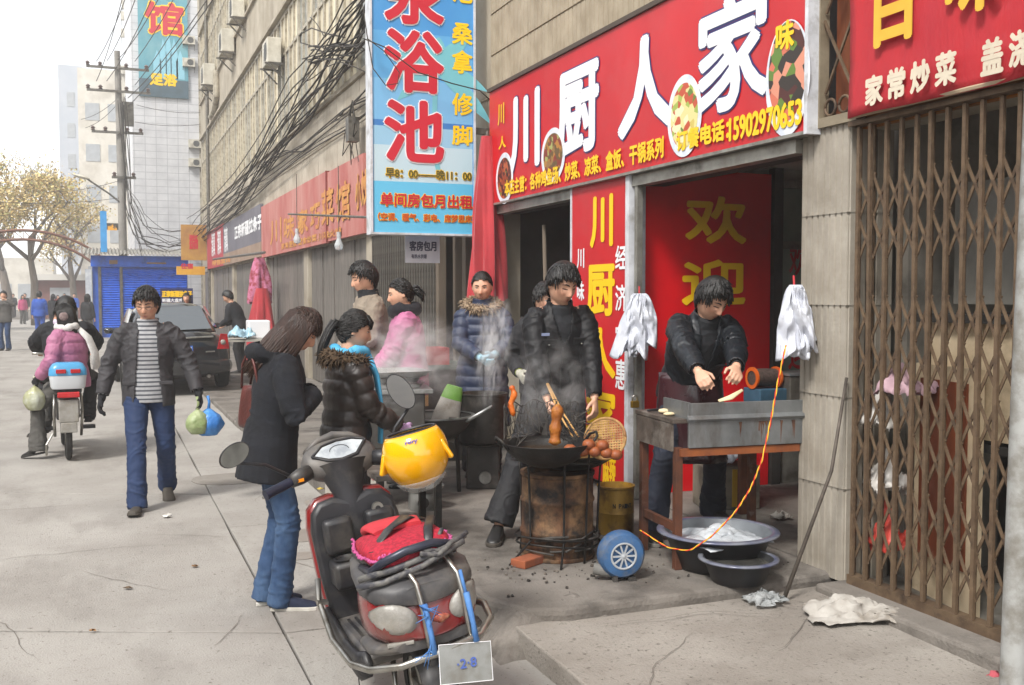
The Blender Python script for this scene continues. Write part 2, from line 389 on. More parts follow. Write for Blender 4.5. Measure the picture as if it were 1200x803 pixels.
# the side of the column towards the gate
meC2 = ribbed(.29, .50, .058, .006).mesh('strip_tile', m_col)
for j in range(5): inst('strip_tile', meC2, colm, (.012, .004, -.02 + j * .48), (0, 0, R(-90)), (1, 1, 1)).scale = (-1, 1, 1)
# window bands
m_frame = M('window_frame', 'b8b09e', '8f8674', sc=6, rough=.55, metal=.2, dirt='6b604f', dsc=3)
m_glass = M('window_glass', '8e9290', '6d706c', sc=1.2, rough=.12, rv=.35, spec=.8)
m_curt = M('window_curtain', 'd8cfb8', 'b3a88e', sc=3, stretch=(1, 8, .3), rough=.8, rv=.2)
fm = MB(); 
for a in (0.0, .47, .94): fm.b2((-.03, a, 0), (.05, a + .06, 2.6))
for a in (0, 1.75, 2.54): fm.b2((-.025, .061, a), (.045, .469, a + .06)); fm.b2((-.025, .531, a), (.045, .939, a + .06))
fme = fm.mesh('window', m_frame)
pl = MB().b2((.0, .062, .062), (.012, .468, 1.748)).mesh('pane', m_glass); plc = MB().b2((.0, .062, .062), (.012, .468, 1.748)).mesh('pane', m_curt)
pt = MB().b2((.0, .062, 1.812), (.012, .468, 2.538)).mesh('pane', m_glass); ptc = MB().b2((.0, .062, 1.812), (.012, .468, 2.538)).mesh('pane', m_curt)
random.seed(11)
for fl, zz in ((0, 4.935), (1, 8.965)):
    for i in range(31):
        wdw = inst('window', fme, bld, (.03, 7.31 + i * 1.005, zz), sc=(1, 1, .998))
        for k in range(2):
            inst('pane', plc if random.random() < .55 else pl, wdw, (.01, k * .47, 0)); inst('pane', ptc if random.random() < .6 else pt, wdw, (.01, k * .47, 0))
mb = MB(); mb.tube([(FX - .06, 38.4, .1), (FX - .06, 38.4, 13.1)], .055, 8); bpart(mb, 'drainpipe', m_steel, smooth=True)
mb = MB(); mb.tube([(FX - .09, 34.8, 8.9), (FX - .09, 34.8, 8.1), (FX - .09, 35.6, 7.75), (FX - .09, 36.6, 7.7)], .11, 10); bpart(mb, 'vent_pipe', m_frame, smooth=True)
# ground floor: room behind the food stall, room behind the folding gate, closed shops further on
mb = MB()
ra = MB(); ra.b2((FX + .26, 4.46, 2.62), (7.2, 6.7, 2.7)); ra.b2((7.2, 4.46, .1), (7.3, 6.7, 2.7)); ra.b2((FX + .3, 4.45, .1), (7.2, 4.6, 2.62)); ra.b2((FX + .28, 6.72, .1), (7.2, 6.78, 2.7))
bpart(ra, 'stall_room_shell', M('stall_room_paint', 'c2beb6', 'aeaaa2', sc=2, rough=.8, dirt='8a857c', dsc=2))
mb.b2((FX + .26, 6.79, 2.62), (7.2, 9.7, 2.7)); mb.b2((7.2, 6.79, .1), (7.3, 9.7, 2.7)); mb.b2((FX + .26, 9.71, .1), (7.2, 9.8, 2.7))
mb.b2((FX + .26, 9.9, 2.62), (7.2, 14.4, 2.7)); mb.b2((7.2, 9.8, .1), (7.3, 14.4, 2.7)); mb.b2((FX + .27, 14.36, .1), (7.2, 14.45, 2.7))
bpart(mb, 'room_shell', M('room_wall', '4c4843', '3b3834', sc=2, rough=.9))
mb = MB(); mb.b2((3.625, 4.6, .08), (7.2, 14.4, .168)); bpart(mb, 'room_floor', m_plat)
mb = MB(); mb.b2((3.62, -2, 2.70), (6.5, 4.2, 2.78)); mb.b2((5.6, -2, .1), (5.7, 4.2, 2.7)); mb.b2((3.62, -2, .06), (5.6, 4.25, .155)); mb.b2((FX + .3, 4.21, .1), (5.6, 4.3, 2.7)); bpart(mb, 'gate_room_shell', M('gate_room_wall', '8a857c', '6e6a62', sc=2, rough=.9, dirt='4b463f', dsc=2))
mb = MB(); mb.b2((FX + .02, -2, 2.5), (FX + .24, 4.25, 3.55)); bpart(mb, 'lintel', m_wall)
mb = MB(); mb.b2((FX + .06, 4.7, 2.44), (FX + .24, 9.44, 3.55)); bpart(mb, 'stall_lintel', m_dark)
kerb = slab('gate_kerb', [(3.32, -1), (3.62, -1), (3.62, 4.3), (3.40, 4.3)], .04, .155, m_plat, None, .02, .15, .02)
tag(kerb, kind='structure')
# rolling shutters / boarded fronts of the closed shops further down the street
m_shut = M('board_front', '77716a', '5c5751', sc=4, rough=.7, stretch=(1, 2, .5), dirt='3e3a35', dsc=2, dstretch=(1, 1, .3), rv=.12)
for (a, b) in ((14.8, 19.35), (19.85, 24.6), (25.1, 31.25), (31.75, 37.95), (38.45, 41.4)):
    n = int((b - a) / .5); w_ = (b - a) / n
    me = MB().b2((.05, .01, .06), (.10, w_ - .01, 2.5)).mesh('shop_front_board', m_shut)
    for i in range(n): inst('shop_front_board', me, bld, (random.uniform(-.015, .015), a + i * w_ - 3, 0))

# ================================================================ air conditioners
m_ac = M('ac_casing', 'c9c4b6', 'b0aa9b', sc=5, rough=.6, dirt='7d7466', dsc=3, dstretch=(1, 1, .3))
m_acd = M('ac_grille', '5a5a58', '444442', sc=20, rough=.6)
def ac_unit(loc, label, rz=0, s=1):
    t = thing('air_conditioner', label, 'air conditioner', loc, rz, 'air conditioner units on the walls')
    MB().b2((-.32, -.42, 0), (0, .42, .58)).build('casing', m_ac, t, bevel=.015)
    mb = MB(); mb.lathe([(.0, -.005), (.21, -.005), (.215, .01), (.20, .012)], (-.325, -.1, .29), 18, 'x'); 
    for k in range(5): mb.b2((-.335, -.30, .12 + k * .085), (-.331, .10, .13 + k * .085))
    mb.build('fan_grille', m_acd, t)
    for y in (-.38, .38): mb = MB(); mb.b2((-.38, y - .02, -.04), (.05, y + .02, 0)); mb.bar((.03, y, -.35), (-.3, y, -.03), .03); mb.build('bracket', m_steel, t)
    t.scale = (s, s, s); return t
for (x, y, lb, off, s) in ((285, 25, 'air conditioner unit highest on the beige facade above the window band', 0, 1.0), (273, 65, 'air conditioner unit second from the top on the beige facade', 0, 1.1),
                     (251, 103, 'air conditioner unit on the beige facade beside the curved vent pipe', 0, 1.2), (327, 78, 'pale box air conditioner set into the window band', 0, .9)):
    p = onx(x, y, FX - .04); ac_unit((FX - .05, p.y, p.z), lb, 0, s)
# ================================================================ white tiled building behind the kiosk, pale building far off
m_tile = M('white_tile', 'cfcfd0', 'bcbcbe', sc=2, rough=.5, tile=('a2a3a6', 1.0, .45, .3, (R(90), 0, 0)), dirt='a69c90', dsc=.6, dlo=.55, dhi=.85, dstretch=(1, 1, .2))
wb = thing('tiled_building', 'tall white tiled building behind the blue kiosk', 'building', (4, 47, 0))
MB().b2((-2.75, 0, 0), (6, 12, 20)).build('wall', m_tile, wb)
mb = MB(); mb.b2((-.02, -.06, 0), (.12, -.001, 19.5)); mb.build('drainpipe', m_frame, wb)
for (x, y, lb, s) in ((221, 53, 'air conditioner unit on the white tiled building, upper one right of its blue sign', .62), (221, 79, 'air conditioner unit on the white tiled building, lower one right of its blue sign', .62),
                      (228, 174, 'air conditioner unit on the white tiled building, upper of the low pair', .62), (228, 196, 'air conditioner unit on the white tiled building, lowest of all', .62)):
    p = ony(x, y, 46.97); ac_unit((p.x, 46.96, p.z), lb, R(90), s)
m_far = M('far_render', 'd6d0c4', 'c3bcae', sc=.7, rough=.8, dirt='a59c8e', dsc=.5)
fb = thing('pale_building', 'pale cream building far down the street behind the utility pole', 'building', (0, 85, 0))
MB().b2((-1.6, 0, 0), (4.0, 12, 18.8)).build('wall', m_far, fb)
wme = MB().b2((-.5, -.04, 0), (.5, .02, 1.3)).mesh('window', M('far_window', 'a9acae', '979a9c', sc=2, rough=.3))
for k in range(5):
    for i in range(3): inst('window', wme, fb, (-.6 + i * 1.6, 0, 2.5 + k * 3.1))
for i, (x, y) in enumerate(((150, 12), (149, 25), (149, 45), (149, 88), (148, 120), (147, 145))):
    p = ony(x, y, 84.95); ac_unit((p.x, 84.94, p.z), 'air conditioner unit on the pale far building, number %s from the top' % ('one', 'two', 'three', 'four', 'five', 'six')[i], R(90), 1.1)
fb2 = thing('distant_tower', 'thin grey tower block in the haze left of the cream building', 'building', (-2.2, 110, 0))
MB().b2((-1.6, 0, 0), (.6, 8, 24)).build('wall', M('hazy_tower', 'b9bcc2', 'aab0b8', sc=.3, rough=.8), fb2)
fme2 = MB().b2((-.35, -.04, 0), (.35, .02, 1.4)).mesh('window', _M['far_window'])
for k in range(7): inst('window', fme2, fb2, (-.5, 0, 2 + k * 3))
lowb = thing('market_hall', 'low maroon and white market building at the far end of the street', 'building', (-2, 76, 0))
MB().b2((-2.2, 0, 0), (1.0, 4, 2.6)).build('wall', M('maroon_wall', '7a4a44', '664038', sc=1, rough=.8), lowb)
MB().b2((-2.6, -.5, 2.6), (1.4, 4.3, 3.0)).build('roof', M('pale_roof', 'c9c6bf', rough=.7), lowb)
MB().b2((-1.4, -.05, .2), (.2, .0, 2.1)).build('opening', M('far_window', '8d9296'), lowb)
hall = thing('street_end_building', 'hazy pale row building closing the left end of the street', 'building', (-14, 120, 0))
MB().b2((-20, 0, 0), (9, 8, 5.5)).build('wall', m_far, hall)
for i in range(9): inst('window', wme, hall, (-9 + i * 1.9, 0, 1.2), sc=(1.3, 1, 1.2))
# unseen shop row on the other side, added to block sky light from the left
ob = thing('unseen_shade_row', 'plain cream shop row outside the view on the left, added to shade the street', 'building', (-10, -25, 0))
MB().b2((-6, 0, 0), (0, 78, 6.2)).build('wall', m_wall, ob)
for k in range(1):
    for i in range(24): inst('window', fme, ob, (.02, 1.5 + i * 3.2, 3.6 + k * 3), sc=(-1, 1.8, .75))
for i in range(13): MB().b2((0, 1 + i * 6, 0), (.04, 5.6 + i * 6, 2.8)).build('shutter', m_shut, ob)
# ================================================================ blue kiosk
m_blue = M('blue_paint', '1a62d8', '1654c0', sc=3, rough=.45, dirt='1c3c7c', dsc=3, dlo=.55, dhi=.8)
m_blue2 = M('blue_paint_dark', '1a58c0', '164aa4', sc=3, rough=.5)
kx = thing('blue_kiosk', 'blue painted kiosk with roller shutters at the end of the shop row', 'kiosk', (1.3, 42, 0))
MB().b2((-1.7, .1, 0), (1.75, 2.6, 3.1)).build('body', m_blue2, kx)
def shutter(x0, x1, z0, z1):
    mb = MB(); n = int((z1 - z0) / .09)
    for i in range(n): a = z0 + i * .09; mb.add([(x0, .06, a), (x1, .06, a), (x1, .02, a + .045), (x0, .02, a + .045), (x1, .06, a + .089), (x0, .06, a + .089)], [(0, 1, 2, 3), (3, 2, 4, 5)])
    return mb
shutter(-1.38, -.74, .35, 2.7).build('shutter', m_blue, kx); shutter(-.62, 1.72, .1, 2.7).build('shutter', m_blue, kx)
for x in (-.735, -1.5): MB().b2((x, -.02, 0), (x + .105, .08, 2.7)).build('post', m_steel, kx)
MB().b2((-1.75, -.1, 2.7), (1.78, .09, 3.12)).build('fascia', m_blue, kx)
mb = MB(); n = 60
prof = [(-1.95 + 3.95 * i / n, .035 * math.cos(i * math.pi)) for i in range(n + 1)]
vs = []; 
for (x, dz) in prof: vs += [(x, -.55, 3.16 + dz), (x, 2.8, 3.5 + dz)]
mb.add(vs, [(2*i, 2*i+2, 2*i+3, 2*i+1) for i in range(n)])
mb.build('roof', M('kiosk_roof', '9b9890', '7c7870', sc=3, rough=.7), kx, solid=.02)
mb = MB(); mb.b2((-1.1, -.12, 2.8), (-.8, -.1, 2.95)); mb.build('notice', M('brown_notice', '8a6b4a'), kx); MB().b2((.25, -.12, 2.82), (.95, -.1, 2.88)).build('notice', M('brown_notice', '8a6b4a'), kx)
MB().b2((-1.95, 0, 0), (-1.72, 1.2, 2.6)).build('side_stack', M('white_stack', 'c4c8cc', 'a0a8b4', sc=6, rough=.7), kx)
vs_ = thing('hanging_sign', 'narrow upright blue sign standing on the blue kiosk roof', 'sign', (1.3, 41.9, 0))
MB().b2((-1.39, 0, 3.25), (-1.16, .1, 4.8)).build('panel', M('sky_blue_paint', '3a9ad8', '3388c4', sc=2, rough=.5), vs_)
MB().b2((-1.16, .03, 4.1), (-.75, .06, 4.35)).build('bracket', m_steel, vs_); MB().b2((-1.13, -.01, 4.08), (-.8, .02, 4.32)).build('lamp_box', M('amber', 'e0a030', '404040', sc=4, lo=.45, hi=.55), vs_)
# ================================================================ steel arch over the street
m_arch = M('rusty_arch', '8a5f4c', '6f5044', sc=4, rough=.7, metal=.3)
ar = thing('steel_arch', 'rusty lattice steel arch spanning the street beside the kiosk', 'arch', (-3.0, 46, 0))
def arc(r, k): 
    t = math.pi * (.06 + .88 * k / 28); return Vector((math.cos(t) * -3.9 * r, 0, 1.15 + 3.1 * r * math.sin(t)))
for dy in (0, .35):
    for r in (1.0, .88):
        mb = MB(); mb.tube([arc(r, k) + Vector((0, dy, 0)) for k in range(29)], .05, 6); mb.build('chord', m_arch, ar, smooth=True)
mb = MB()
for k in range(28):
    mb.bar(arc(1, k), arc(.88, k + 1), .028); mb.bar(arc(.88, k), arc(1, k), .025); mb.bar(arc(1, k), arc(1, k) + Vector((0, .35, 0)), .025)
mb.build('web', m_arch, ar)
for s in (0, 28):
    mb = MB(); p = arc(.94, s); mb.b2((p.x - .12, -.02, 0), (p.x + .12, .37, p.z + .05)); mb.build('post', m_arch, ar)
# ================================================================ utility pole, its arms and wires
m_polec = M('pole_concrete', '8f8b85', '78746e', sc=2, rough=.9)
up = thing('utility_pole', 'concrete utility pole with crossarms and street lamp behind the blue kiosk', 'pole', (.76, 43.6, 0))
MB().tube([(0, 0, 0), (-.05, 0, 6), (-.12, 0, 11.2)], [.17, .15, .11], 14).build('post', m_polec, up, smooth=True)
for z, a, b in ((10.45, -1.15, 1.15), (9.55, -1.15, 1.2), (7.95, -1.0, .9), (6.2, -.3, .6)):
    MB().b2((a - .1, -.24, z), (b - .1, -.16, z + .09)).build('crossarm', m_steel, up)
    for x in ((a + .05, a + .5, .3, b - .1) if z > 7 else (a + .1, b - .1)):
        MB().lathe([(.03, 0), (.09, .02), (.05, .06), (.09, .1), (.04, .16), (.0, .17)], (x - .1, -.2, z + .09), 8).build('insulator', M('insulator', '5c4a44', rough=.3), up, smooth=True)
mb = MB(); mb.tube([(-.02, -.1, 5.2), (-.5, -.1, 5.6), (-1.3, -.1, 6.15)], .035, 8); mb.build('lamp_arm', m_steel, up, smooth=True)
mb = MB(); mb.ball((-1.5, -.1, 6.22), (.32, .14, .07), 12, rot=Matrix.Rotation(R(14), 3, 'Y')); mb.build('lamp_head', m_ac, up, smooth=True)
mb = MB(); mb.b2((.1, -.3, 8.3), (.45, .1, 9.2)); mb.build('transformer_box', m_steel, up)
# ================================================================ trees at the far left
m_bark = M('bark', '6f655a', '544b42', sc=5, rough=.95, stretch=(1, 1, .2), bump=.6, bsc=20)
m_leafs = [M('leaf_tan', 'cdb87e', 'b9a266', sc=20, rough=.7), M('leaf_brown', 'ae9256', '96793f', sc=20, rough=.7), M('leaf_green', 'a6a264', '8d8a4a', sc=20, rough=.7)]
def tree(loc, label, h, spread, seed, leaves, bare=.15):
    rnd = random.Random(seed); t = thing('street_tree', label, 'tree', loc, 0, 'trees at the far left of the street')
    tips = []; tr = MB()
    def grow(p, d, ln, r, lv):
        pts = [p]; q = p.copy(); dd = d.copy(); k = 4
        for i in range(k):
            dd = (dd + Vector((rnd.uniform(-.16, .16), rnd.uniform(-.16, .16), .05))).normalized(); q = q + dd * (ln / k); pts.append(q.copy())
        tr.tube(pts, [r * (1 - .55 * i / k) for i in range(k + 1)], 7 if lv < 2 else 4)
        if lv >= 2:
            tips.extend(pts[1:])
        if lv < 4:
            for i in range(3 if lv else 5):
                a = rnd.uniform(0, 6.28); up_ = rnd.uniform(.35, .9) if lv == 0 else rnd.uniform(.1, .8)
                nd = (Vector((math.cos(a), math.sin(a), up_)) + dd * .6).normalized()
                st = pts[rnd.choice([2, 3, 4])] if lv == 0 else pts[rnd.choice([2, 3, 4])]
                grow(st.copy(), nd, ln * rnd.uniform(.55, .72) * (spread if lv == 0 else 1), r * .45, lv + 1)
    grow(Vector((0, 0, 0)), Vector((rnd.uniform(-.08, .08), 0, 1)).normalized(), h * .5, h * .028, 0)
    tr.build('trunk', m_bark, t, smooth='all')
    mb = MB()
    for i in range(leaves):
        c = rnd.choice(tips) + Vector((rnd.gauss(0, .28), rnd.gauss(0, .28), rnd.gauss(-.05, .26)))
        if c.z > h * (1 - bare) and rnd.random() < .8: continue
        s = rnd.uniform(.05, .11); u = Vector((rnd.gauss(0, 1), rnd.gauss(0, 1), rnd.gauss(0, 1))).normalized(); v = u.orthogonal().normalized()
        mb.add([c - u * s, c + v * s * .6, c + u * s, c - v * s * .6], [(0, 1, 2, 3)], rnd.choice([0, 0, 0, 1, 1, 2]))
    o = mb.build('crown', m_leafs, t, recalc=False); o['kind'] = 'stuff'
    return t
tree((-3.4, 60, 0), 'big yellowing street tree with pale trunk behind the steel arch', 9.2, .9, 3, 6000)
tree((-7.5, 52, 0), 'yellow leaved tree cut by the left edge of the photo', 8.2, 1.0, 8, 5500, .05)
tree((-1.9, 74, 0), 'slim brown tree further down the street beside the hall', 9.5, .8, 12, 5000, .2)
tree((-6.2, 80, 0), 'faint distant tree between the two larger yellow trees', 13, 1.0, 15, 7000, .2)
# ================================================================ signs
m_red = M('sign_red_vinyl', 'c2161e', 'b4141c', sc=1.5, rough=.42, dirt='b83a3c', dsc=2.4, dlo=.5, dhi=.85, bump=.12, bsc=2.5, rvar=.1)
m_white = M('print_white', 'e8e8ea', rough=.4); m_navy = M('print_navy', '2a2a68', rough=.4); m_yel = M('print_yellow', 'f2c40e', rough=.4)
m_wframe = M('white_frame', 'd2d4d8', 'b9bbc0', sc=8, rough=.45, dirt='8a867e', dsc=6)
def stx(body, x0, x1, yt, yb, X, parent, mat, bold=0, lift=.006, org=None, name='lettering', shear=0):
    yc = (yt + yb) / 2; a = onx(x0, yc, X).y; b = onx(x1, yc, X).y; xc = (x0 + x1) / 2; zt = onx(xc, yt, X).z; zb = onx(xc, yb, X).z
    o = Vector(org or (0, 0, 0))
    return lettering(body, parent, mat, Vector((X, a, zb)) - o, Vector((X, b, zb)) - o, Vector((X, a, zt)) - o, lift, bold, name, shear=shear)
def ytx(body, x0, x1, yt, yb, Y, parent, mat, bold=0, lift=.006, org=None, name='lettering'):
    yc = (yt + yb) / 2; a = ony(x0, yc, Y).x; b = ony(x1, yc, Y).x; xc = (x0 + x1) / 2; zt = ony(xc, yt, Y).z; zb = ony(xc, yb, Y).z
    o = Vector(org or (0, 0, 0))
    return lettering(body, parent, mat, Vector((a, Y, zb)) - o, Vector((b, Y, zb)) - o, Vector((a, Y, zt)) - o, lift, bold, name)
def food_mat(name, cols, scale):
    m = bpy.data.materials.new(name); m.use_nodes = True; t = m.node_tree; b = t.nodes['Principled BSDF']; tc = t.nodes.new('ShaderNodeTexCoord')
    v = t.nodes.new('ShaderNodeTexVoronoi'); v.inputs['Scale'].default_value = scale; n = t.nodes.new('ShaderNodeTexNoise'); n.inputs['Scale'].default_value = scale * .6
    r = t.nodes.new('ShaderNodeValToRGB'); r.color_ramp.interpolation = 'CONSTANT'
    while len(r.color_ramp.elements) < len(cols): r.color_ramp.elements.new(.5)
    for i, c in enumerate(cols): r.color_ramp.elements[i].position = i / len(cols); r.color_ramp.elements[i].color = hexc(c)
    t.links.new(tc.outputs['Object'], v.inputs[0]); t.links.new(v.outputs['Color'], r.inputs[0]); t.links.new(r.outputs[0], b.inputs['Base Color']); b.inputs['Roughness'].default_value = .4
    return m
sg = thing('shop_sign', 'long red shop sign with big white characters above the frying stall', 'sign', (3.5, 9.33, 2.5))
so_ = Vector((3.5, 9.33, 2.5)); SX = 3.48
MB().b2((-.02, -4.80, .02), (.05, 0, 1.085)).build('panel', m_red, sg)
mb = MB(); mb.b2((-.03, -4.83, .0), (.06, -4.801, 1.10)); mb.build('edge_trim', m_wframe, sg)
mb = MB(); mb.b2((-.03, -4.80, -.0), (.06, 0, .019)); mb.build('edge_trim', m_alu, sg)
mb = MB(); mb.b2((-.04, -4.9, 1.086), (.08, .02, 1.12)); mb.build('drip_ledge', M('dark_ledge', '4a4038', rough=.8), sg)
for (ch, x0, x1, yt, yb) in (('川', 599, 632, 112, 196), ('厨', 655, 701, 82, 177), ('人', 727, 789, 45, 152), ('家', 820, 901, -4, 124)):
    stx(ch, x0, x1, yt, yb, SX, sg, m_navy, .038 if ch != '家' else .032, .003, so_); stx(ch, x0, x1, yt, yb, SX, sg, m_white, .026 if ch != '家' else .020, .007, so_)
m_plate = M('print_plate', 'e4e6ea', 'c4ccd8', sc=9, rough=.4)
def dish(xc, yc, rx, ry, mat, rim=.8, bowl=False):
    c = onx(xc, yc, SX); a = abs(onx(xc - rx, yc, SX).y - onx(xc + rx, yc, SX).y) / 2; b = abs(onx(xc, yc - ry, SX).z - onx(xc, yc + ry, SX).z) / 2
    mb = MB()
    for k, (s, l, dz) in enumerate(((1, .008, 0), (rim, .0095, b * (.12 if bowl else 0)))):
        mb.add([Vector((SX - l, c.y + a * s * math.cos(t), c.z + dz + b * s * math.sin(t))) - so_ for t in [2*math.pi*i/40 for i in range(40)]], [tuple(range(40))], k)
    mb.build('dish_picture', [m_plate, mat], sg)
dish(592, 209, 10, 30, food_mat('food_brown', ['5a2417', '8a3a1c', 'a8552a', '3a1a12', '7c8a3a'], 26))
dish(649, 182, 14, 32, food_mat('food_noodle', ['8a6a3a', 'a8752c', '5c4a24', '7a2a1c', '9aa05a'], 24))
dish(803, 136, 20, 48, food_mat('food_soup', ['c8b45a', '9aac4a', 'd8cc8a', 'b84a2a', 'e0d8b0', '5c7a2c'], 20))
dish(924, 92, 26, 68, food_mat('food_red', ['8a2418', 'c86a50', '4a1c14', 'd08a70', '5c7a2c', '2c241c', 'a83a24'], 15), .86, True)
stx('川', 585, 592, 122, 146, SX, sg, m_yel, .004, .012, so_); stx('人', 586, 594, 160, 174, SX, sg, m_yel, .004, .012, so_); stx('味', 912, 932, 26, 58, SX, sg, m_yel, .006, .012, so_)
stx('本店主营：各种鸡鱼汤、炒菜、凉菜、盒饭、干锅系列', 593, 779, 186, 207, SX, sg, m_yel, .005, .012, so_)
stx('订餐电话：', 795, 856, 147, 170, SX, sg, m_yel, .006, .012, so_); stx('15902970653', 857, 941, 128, 155, SX, sg, m_yel, .006, .012, so_)
# upright red panel
vp = thing('menu_panel', 'upright red panel with yellow characters standing behind the frying man', 'sign', (3.53, 6.6, .17)); vo = Vector((3.53, 6.6, .17)); VX = 3.515
MB().b2((-.015, -.011, .05), (.03, .92, 2.33)).build('panel', m_red, vp)
MB().b2((-.03, -.07, 0), (.04, -.012, 2.34)).build('edge_post', m_wframe, vp); MB().b2((-.02, .921, 0), (.03, .95, 2.34)).build('edge_post', m_wframe, vp)
for (ch, x0, x1, yt, yb) in (('川', 693, 718, 231, 288), ('厨', 689, 720, 312, 368), ('人', 688, 721, 386, 440), ('家', 688, 722, 456, 512)): stx(ch, x0, x1, yt, yb, VX, vp, m_yel, .014, .004, vo)
for (ch, yt, yb) in (('经', 288, 315), ('济', 334, 364), ('实', 381, 408), ('惠', 422, 456)): stx(ch, 722, 735, yt, yb, VX, vp, m_white, .004, .004, vo)
for (ch, yt, yb) in (('川', 292, 314), ('味', 330, 352), ('小', 370, 390), ('吃', 410, 432)): stx(ch, 677, 685, yt, yb, VX, vp, m_white, .004, .004, vo)
stx('麻辣', 707, 722, 532, 572, VX, vp, m_yel, .004, .004, vo)
# welcome board and glazed partition inside the stall
wbd = thing('welcome_board', 'glossy red board with two yellow characters behind the man at the table', 'sign', (3.66, 6.62, .17)); wo_ = Vector((3.66, 6.62, .17))
m_redg = M('board_red', 'd8141e', 'cc121c', sc=2, rough=.18, dirt='b8121c', dsc=1.5)
MB().b2((.02, 0, 0), (1.12, .03, 2.4)).build('panel', m_redg, wbd); MB().b2((-.02, -.01, 0), (.019, .04, 2.42)).build('edge_post', m_wframe, wbd)
ytx('欢', 804, 873, 232, 284, 6.62, wbd, m_yel, .012, .005, wo_); ytx('迎', 800, 872, 306, 356, 6.62, wbd, m_yel, .012, .005, wo_)
gp = thing('glazed_partition', 'grey framed glass partition with red writing inside the stall doorway', 'partition', (4.8, 6.62, .17)); go_ = Vector((4.8, 6.62, .17))
mb = MB(); mb.b2((0, -.02, 0), (.08, .06, 2.45)); mb.build('post', M('dark_frame', '3c3a38', '2e2c2a', sc=5, rough=.6), gp); MB().b2((.9, -.02, 0), (.98, .06, 2.45)).build('post', _M['dark_frame'], gp)
for z in (.75, 2.3, 1.83): MB().b2((.081, -.015, z), (.899, .05, z + .06)).build('rail', m_alu, gp)
MB().b2((.081, .01, .0), (.899, .025, .749)).build('lower_panel', m_alu, gp)
MB().b2((.081, .012, .811), (.899, .02, 1.829)).build('pane', M('pane_green', '7d8a80', '94a096', sc=2, rough=.15), gp); MB().b2((.081, .012, 1.891), (.899, .02, 2.299)).build('pane', _M['pane_green'], gp)
m_redp = M('print_red', 'b81420', rough=.45)
ytx('欢', 925, 944, 288, 322, 6.63, gp, m_redp, .005, .004, go_); ytx('迎', 924, 946, 398, 432, 6.63, gp, m_redp, .005, .004, go_)
# header rail over the stall opening
hd = thing('door_header', 'grey aluminium header rail under the red shop sign', 'rail', (3.55, 4.66, 2.4))
MB().b2((-.03, 0, .02), (.06, 1.9, .095)).build('rail', m_alu, hd); MB().b2((-.03, 2.9, .02), (.06, 4.6, .095)).build('rail', m_alu, hd)
MB().tube([(-.0, 1.82, .02), (0, 1.82, -2.22)], .03, 4).build('jamb', m_alu, hd)
# ---- blue bath-house sign
BY = 9.62
def palm_print(parent, org):
    m1 = M('print_palm', '6fb5c0', rough=.5); mb = MB(); c = ony(512, 85, BY)
    for k in range(9):
        a = R(200 - k * 28); L_ = .42 + .1 * (k % 3)
        pts = []
        for i in range(9):
            t = i / 8; pts.append(Vector((c.x + math.cos(a) * L_ * t, BY - .0032 - .0001 * k, c.z + math.sin(a) * L_ * t - .35 * t * t * L_)))
        vs = []
        for i, p in enumerate(pts):
            wd = .075 * math.sin(math.pi * min(1, (i + .4) / 8.6)) ; nrm = Vector((-math.sin(a), 0, math.cos(a)))
            vs += [p + nrm * wd - org, p - nrm * wd - org]
        mb.add(vs, [(2*i, 2*i+2, 2*i+3, 2*i+1) for i in range(8)])
    vs = []
    for i in range(9):
        t = i / 8; x = c.x - .02 + .02 * t - .16 * t * t + .18 * t ** 3; z = c.z - 1.0 * t
        vs += [Vector((x - .025, BY - .0045, z)) - org, Vector((x + .025, BY - .0045, z)) - org]
    mb.add(vs, [(2*i, 2*i+2, 2*i+3, 2*i+1) for i in range(8)]); mb.build('palm_print', m1, parent, recalc=False)
A = ony(437, 272, BY); B = ony(555, 272, BY); bo = Vector((A.x, BY, A.z))
bs = thing('bath_sign', 'tall blue sign with large red characters sticking out from the facade', 'sign', bo)
W_ = B.x - A.x
MB().b2((0, .0, .0), (W_, .16, 3.6)).build('panel', M('sign_sky_blue', '4f97cf', '3f88c6', sc=.9, rough=.35), bs)
mb = MB(); mb.b2((-.02, -.015, -.02), (0, .17, 3.6)); mb.b2((W_, -.015, -.02), (W_ + .02, .17, 3.6)); mb.b2((0, -.015, -.02), (W_, .17, 0)); mb.build('frame', m_wframe, bs)
def band(z0, z1, hexv, lf): MB().quad((.01, -lf, z0), (W_ - .01, -lf, z0), (W_ - .01, -lf, z1), (.01, -lf, z1)).build('print_band', M('print_' + hexv, hexv, rough=.4), bs, recalc=False)
zz = lambda y: ony(495, y, BY).z - bo.z
band(.0, zz(214), '5fb8dc', .0012); band(zz(214), zz(172), 'b6cfd8', .0012); band(zz(172), zz(150), '8fbcd6', .0012); band(zz(150), zz(143), '3a78b8', .0012); band(zz(143), zz(95), '74afd8', .0012); band(zz(95), zz(40), '5ba2d4', .0012)
palm_print(bs, bo)
m_dred = M('print_darkred', 'c01c30', rough=.4)
for (ch, yt, yb) in (('泉', -48, 27), ('浴', 38, 107), ('池', 120, 188)):
    ytx(ch, 452, 518, yt, yb, BY, bs, m_white, .032, .006, bo); ytx(ch, 452, 518, yt, yb, BY, bs, m_dred, .02, .011, bo)
for (ch, yt, yb) in (('池', -22, 3), ('桑', 28, 52), ('拿', 60, 86), ('修', 110, 135), ('脚', 148, 170)): ytx(ch, 530, 553, yt, yb, BY, bs, m_yel, .006, .006, bo)
m_olive = M('print_olive', '5a5420', rough=.4); m_oran = M('print_orange', 'c8501c', rough=.4)
ytx('早8：00——晚11：00', 452, 552, 199, 210, BY, bs, m_yel, .009, .005, bo); ytx('早8：00——晚11：00', 452, 552, 199, 210, BY, bs, m_olive, .003, .009, bo)
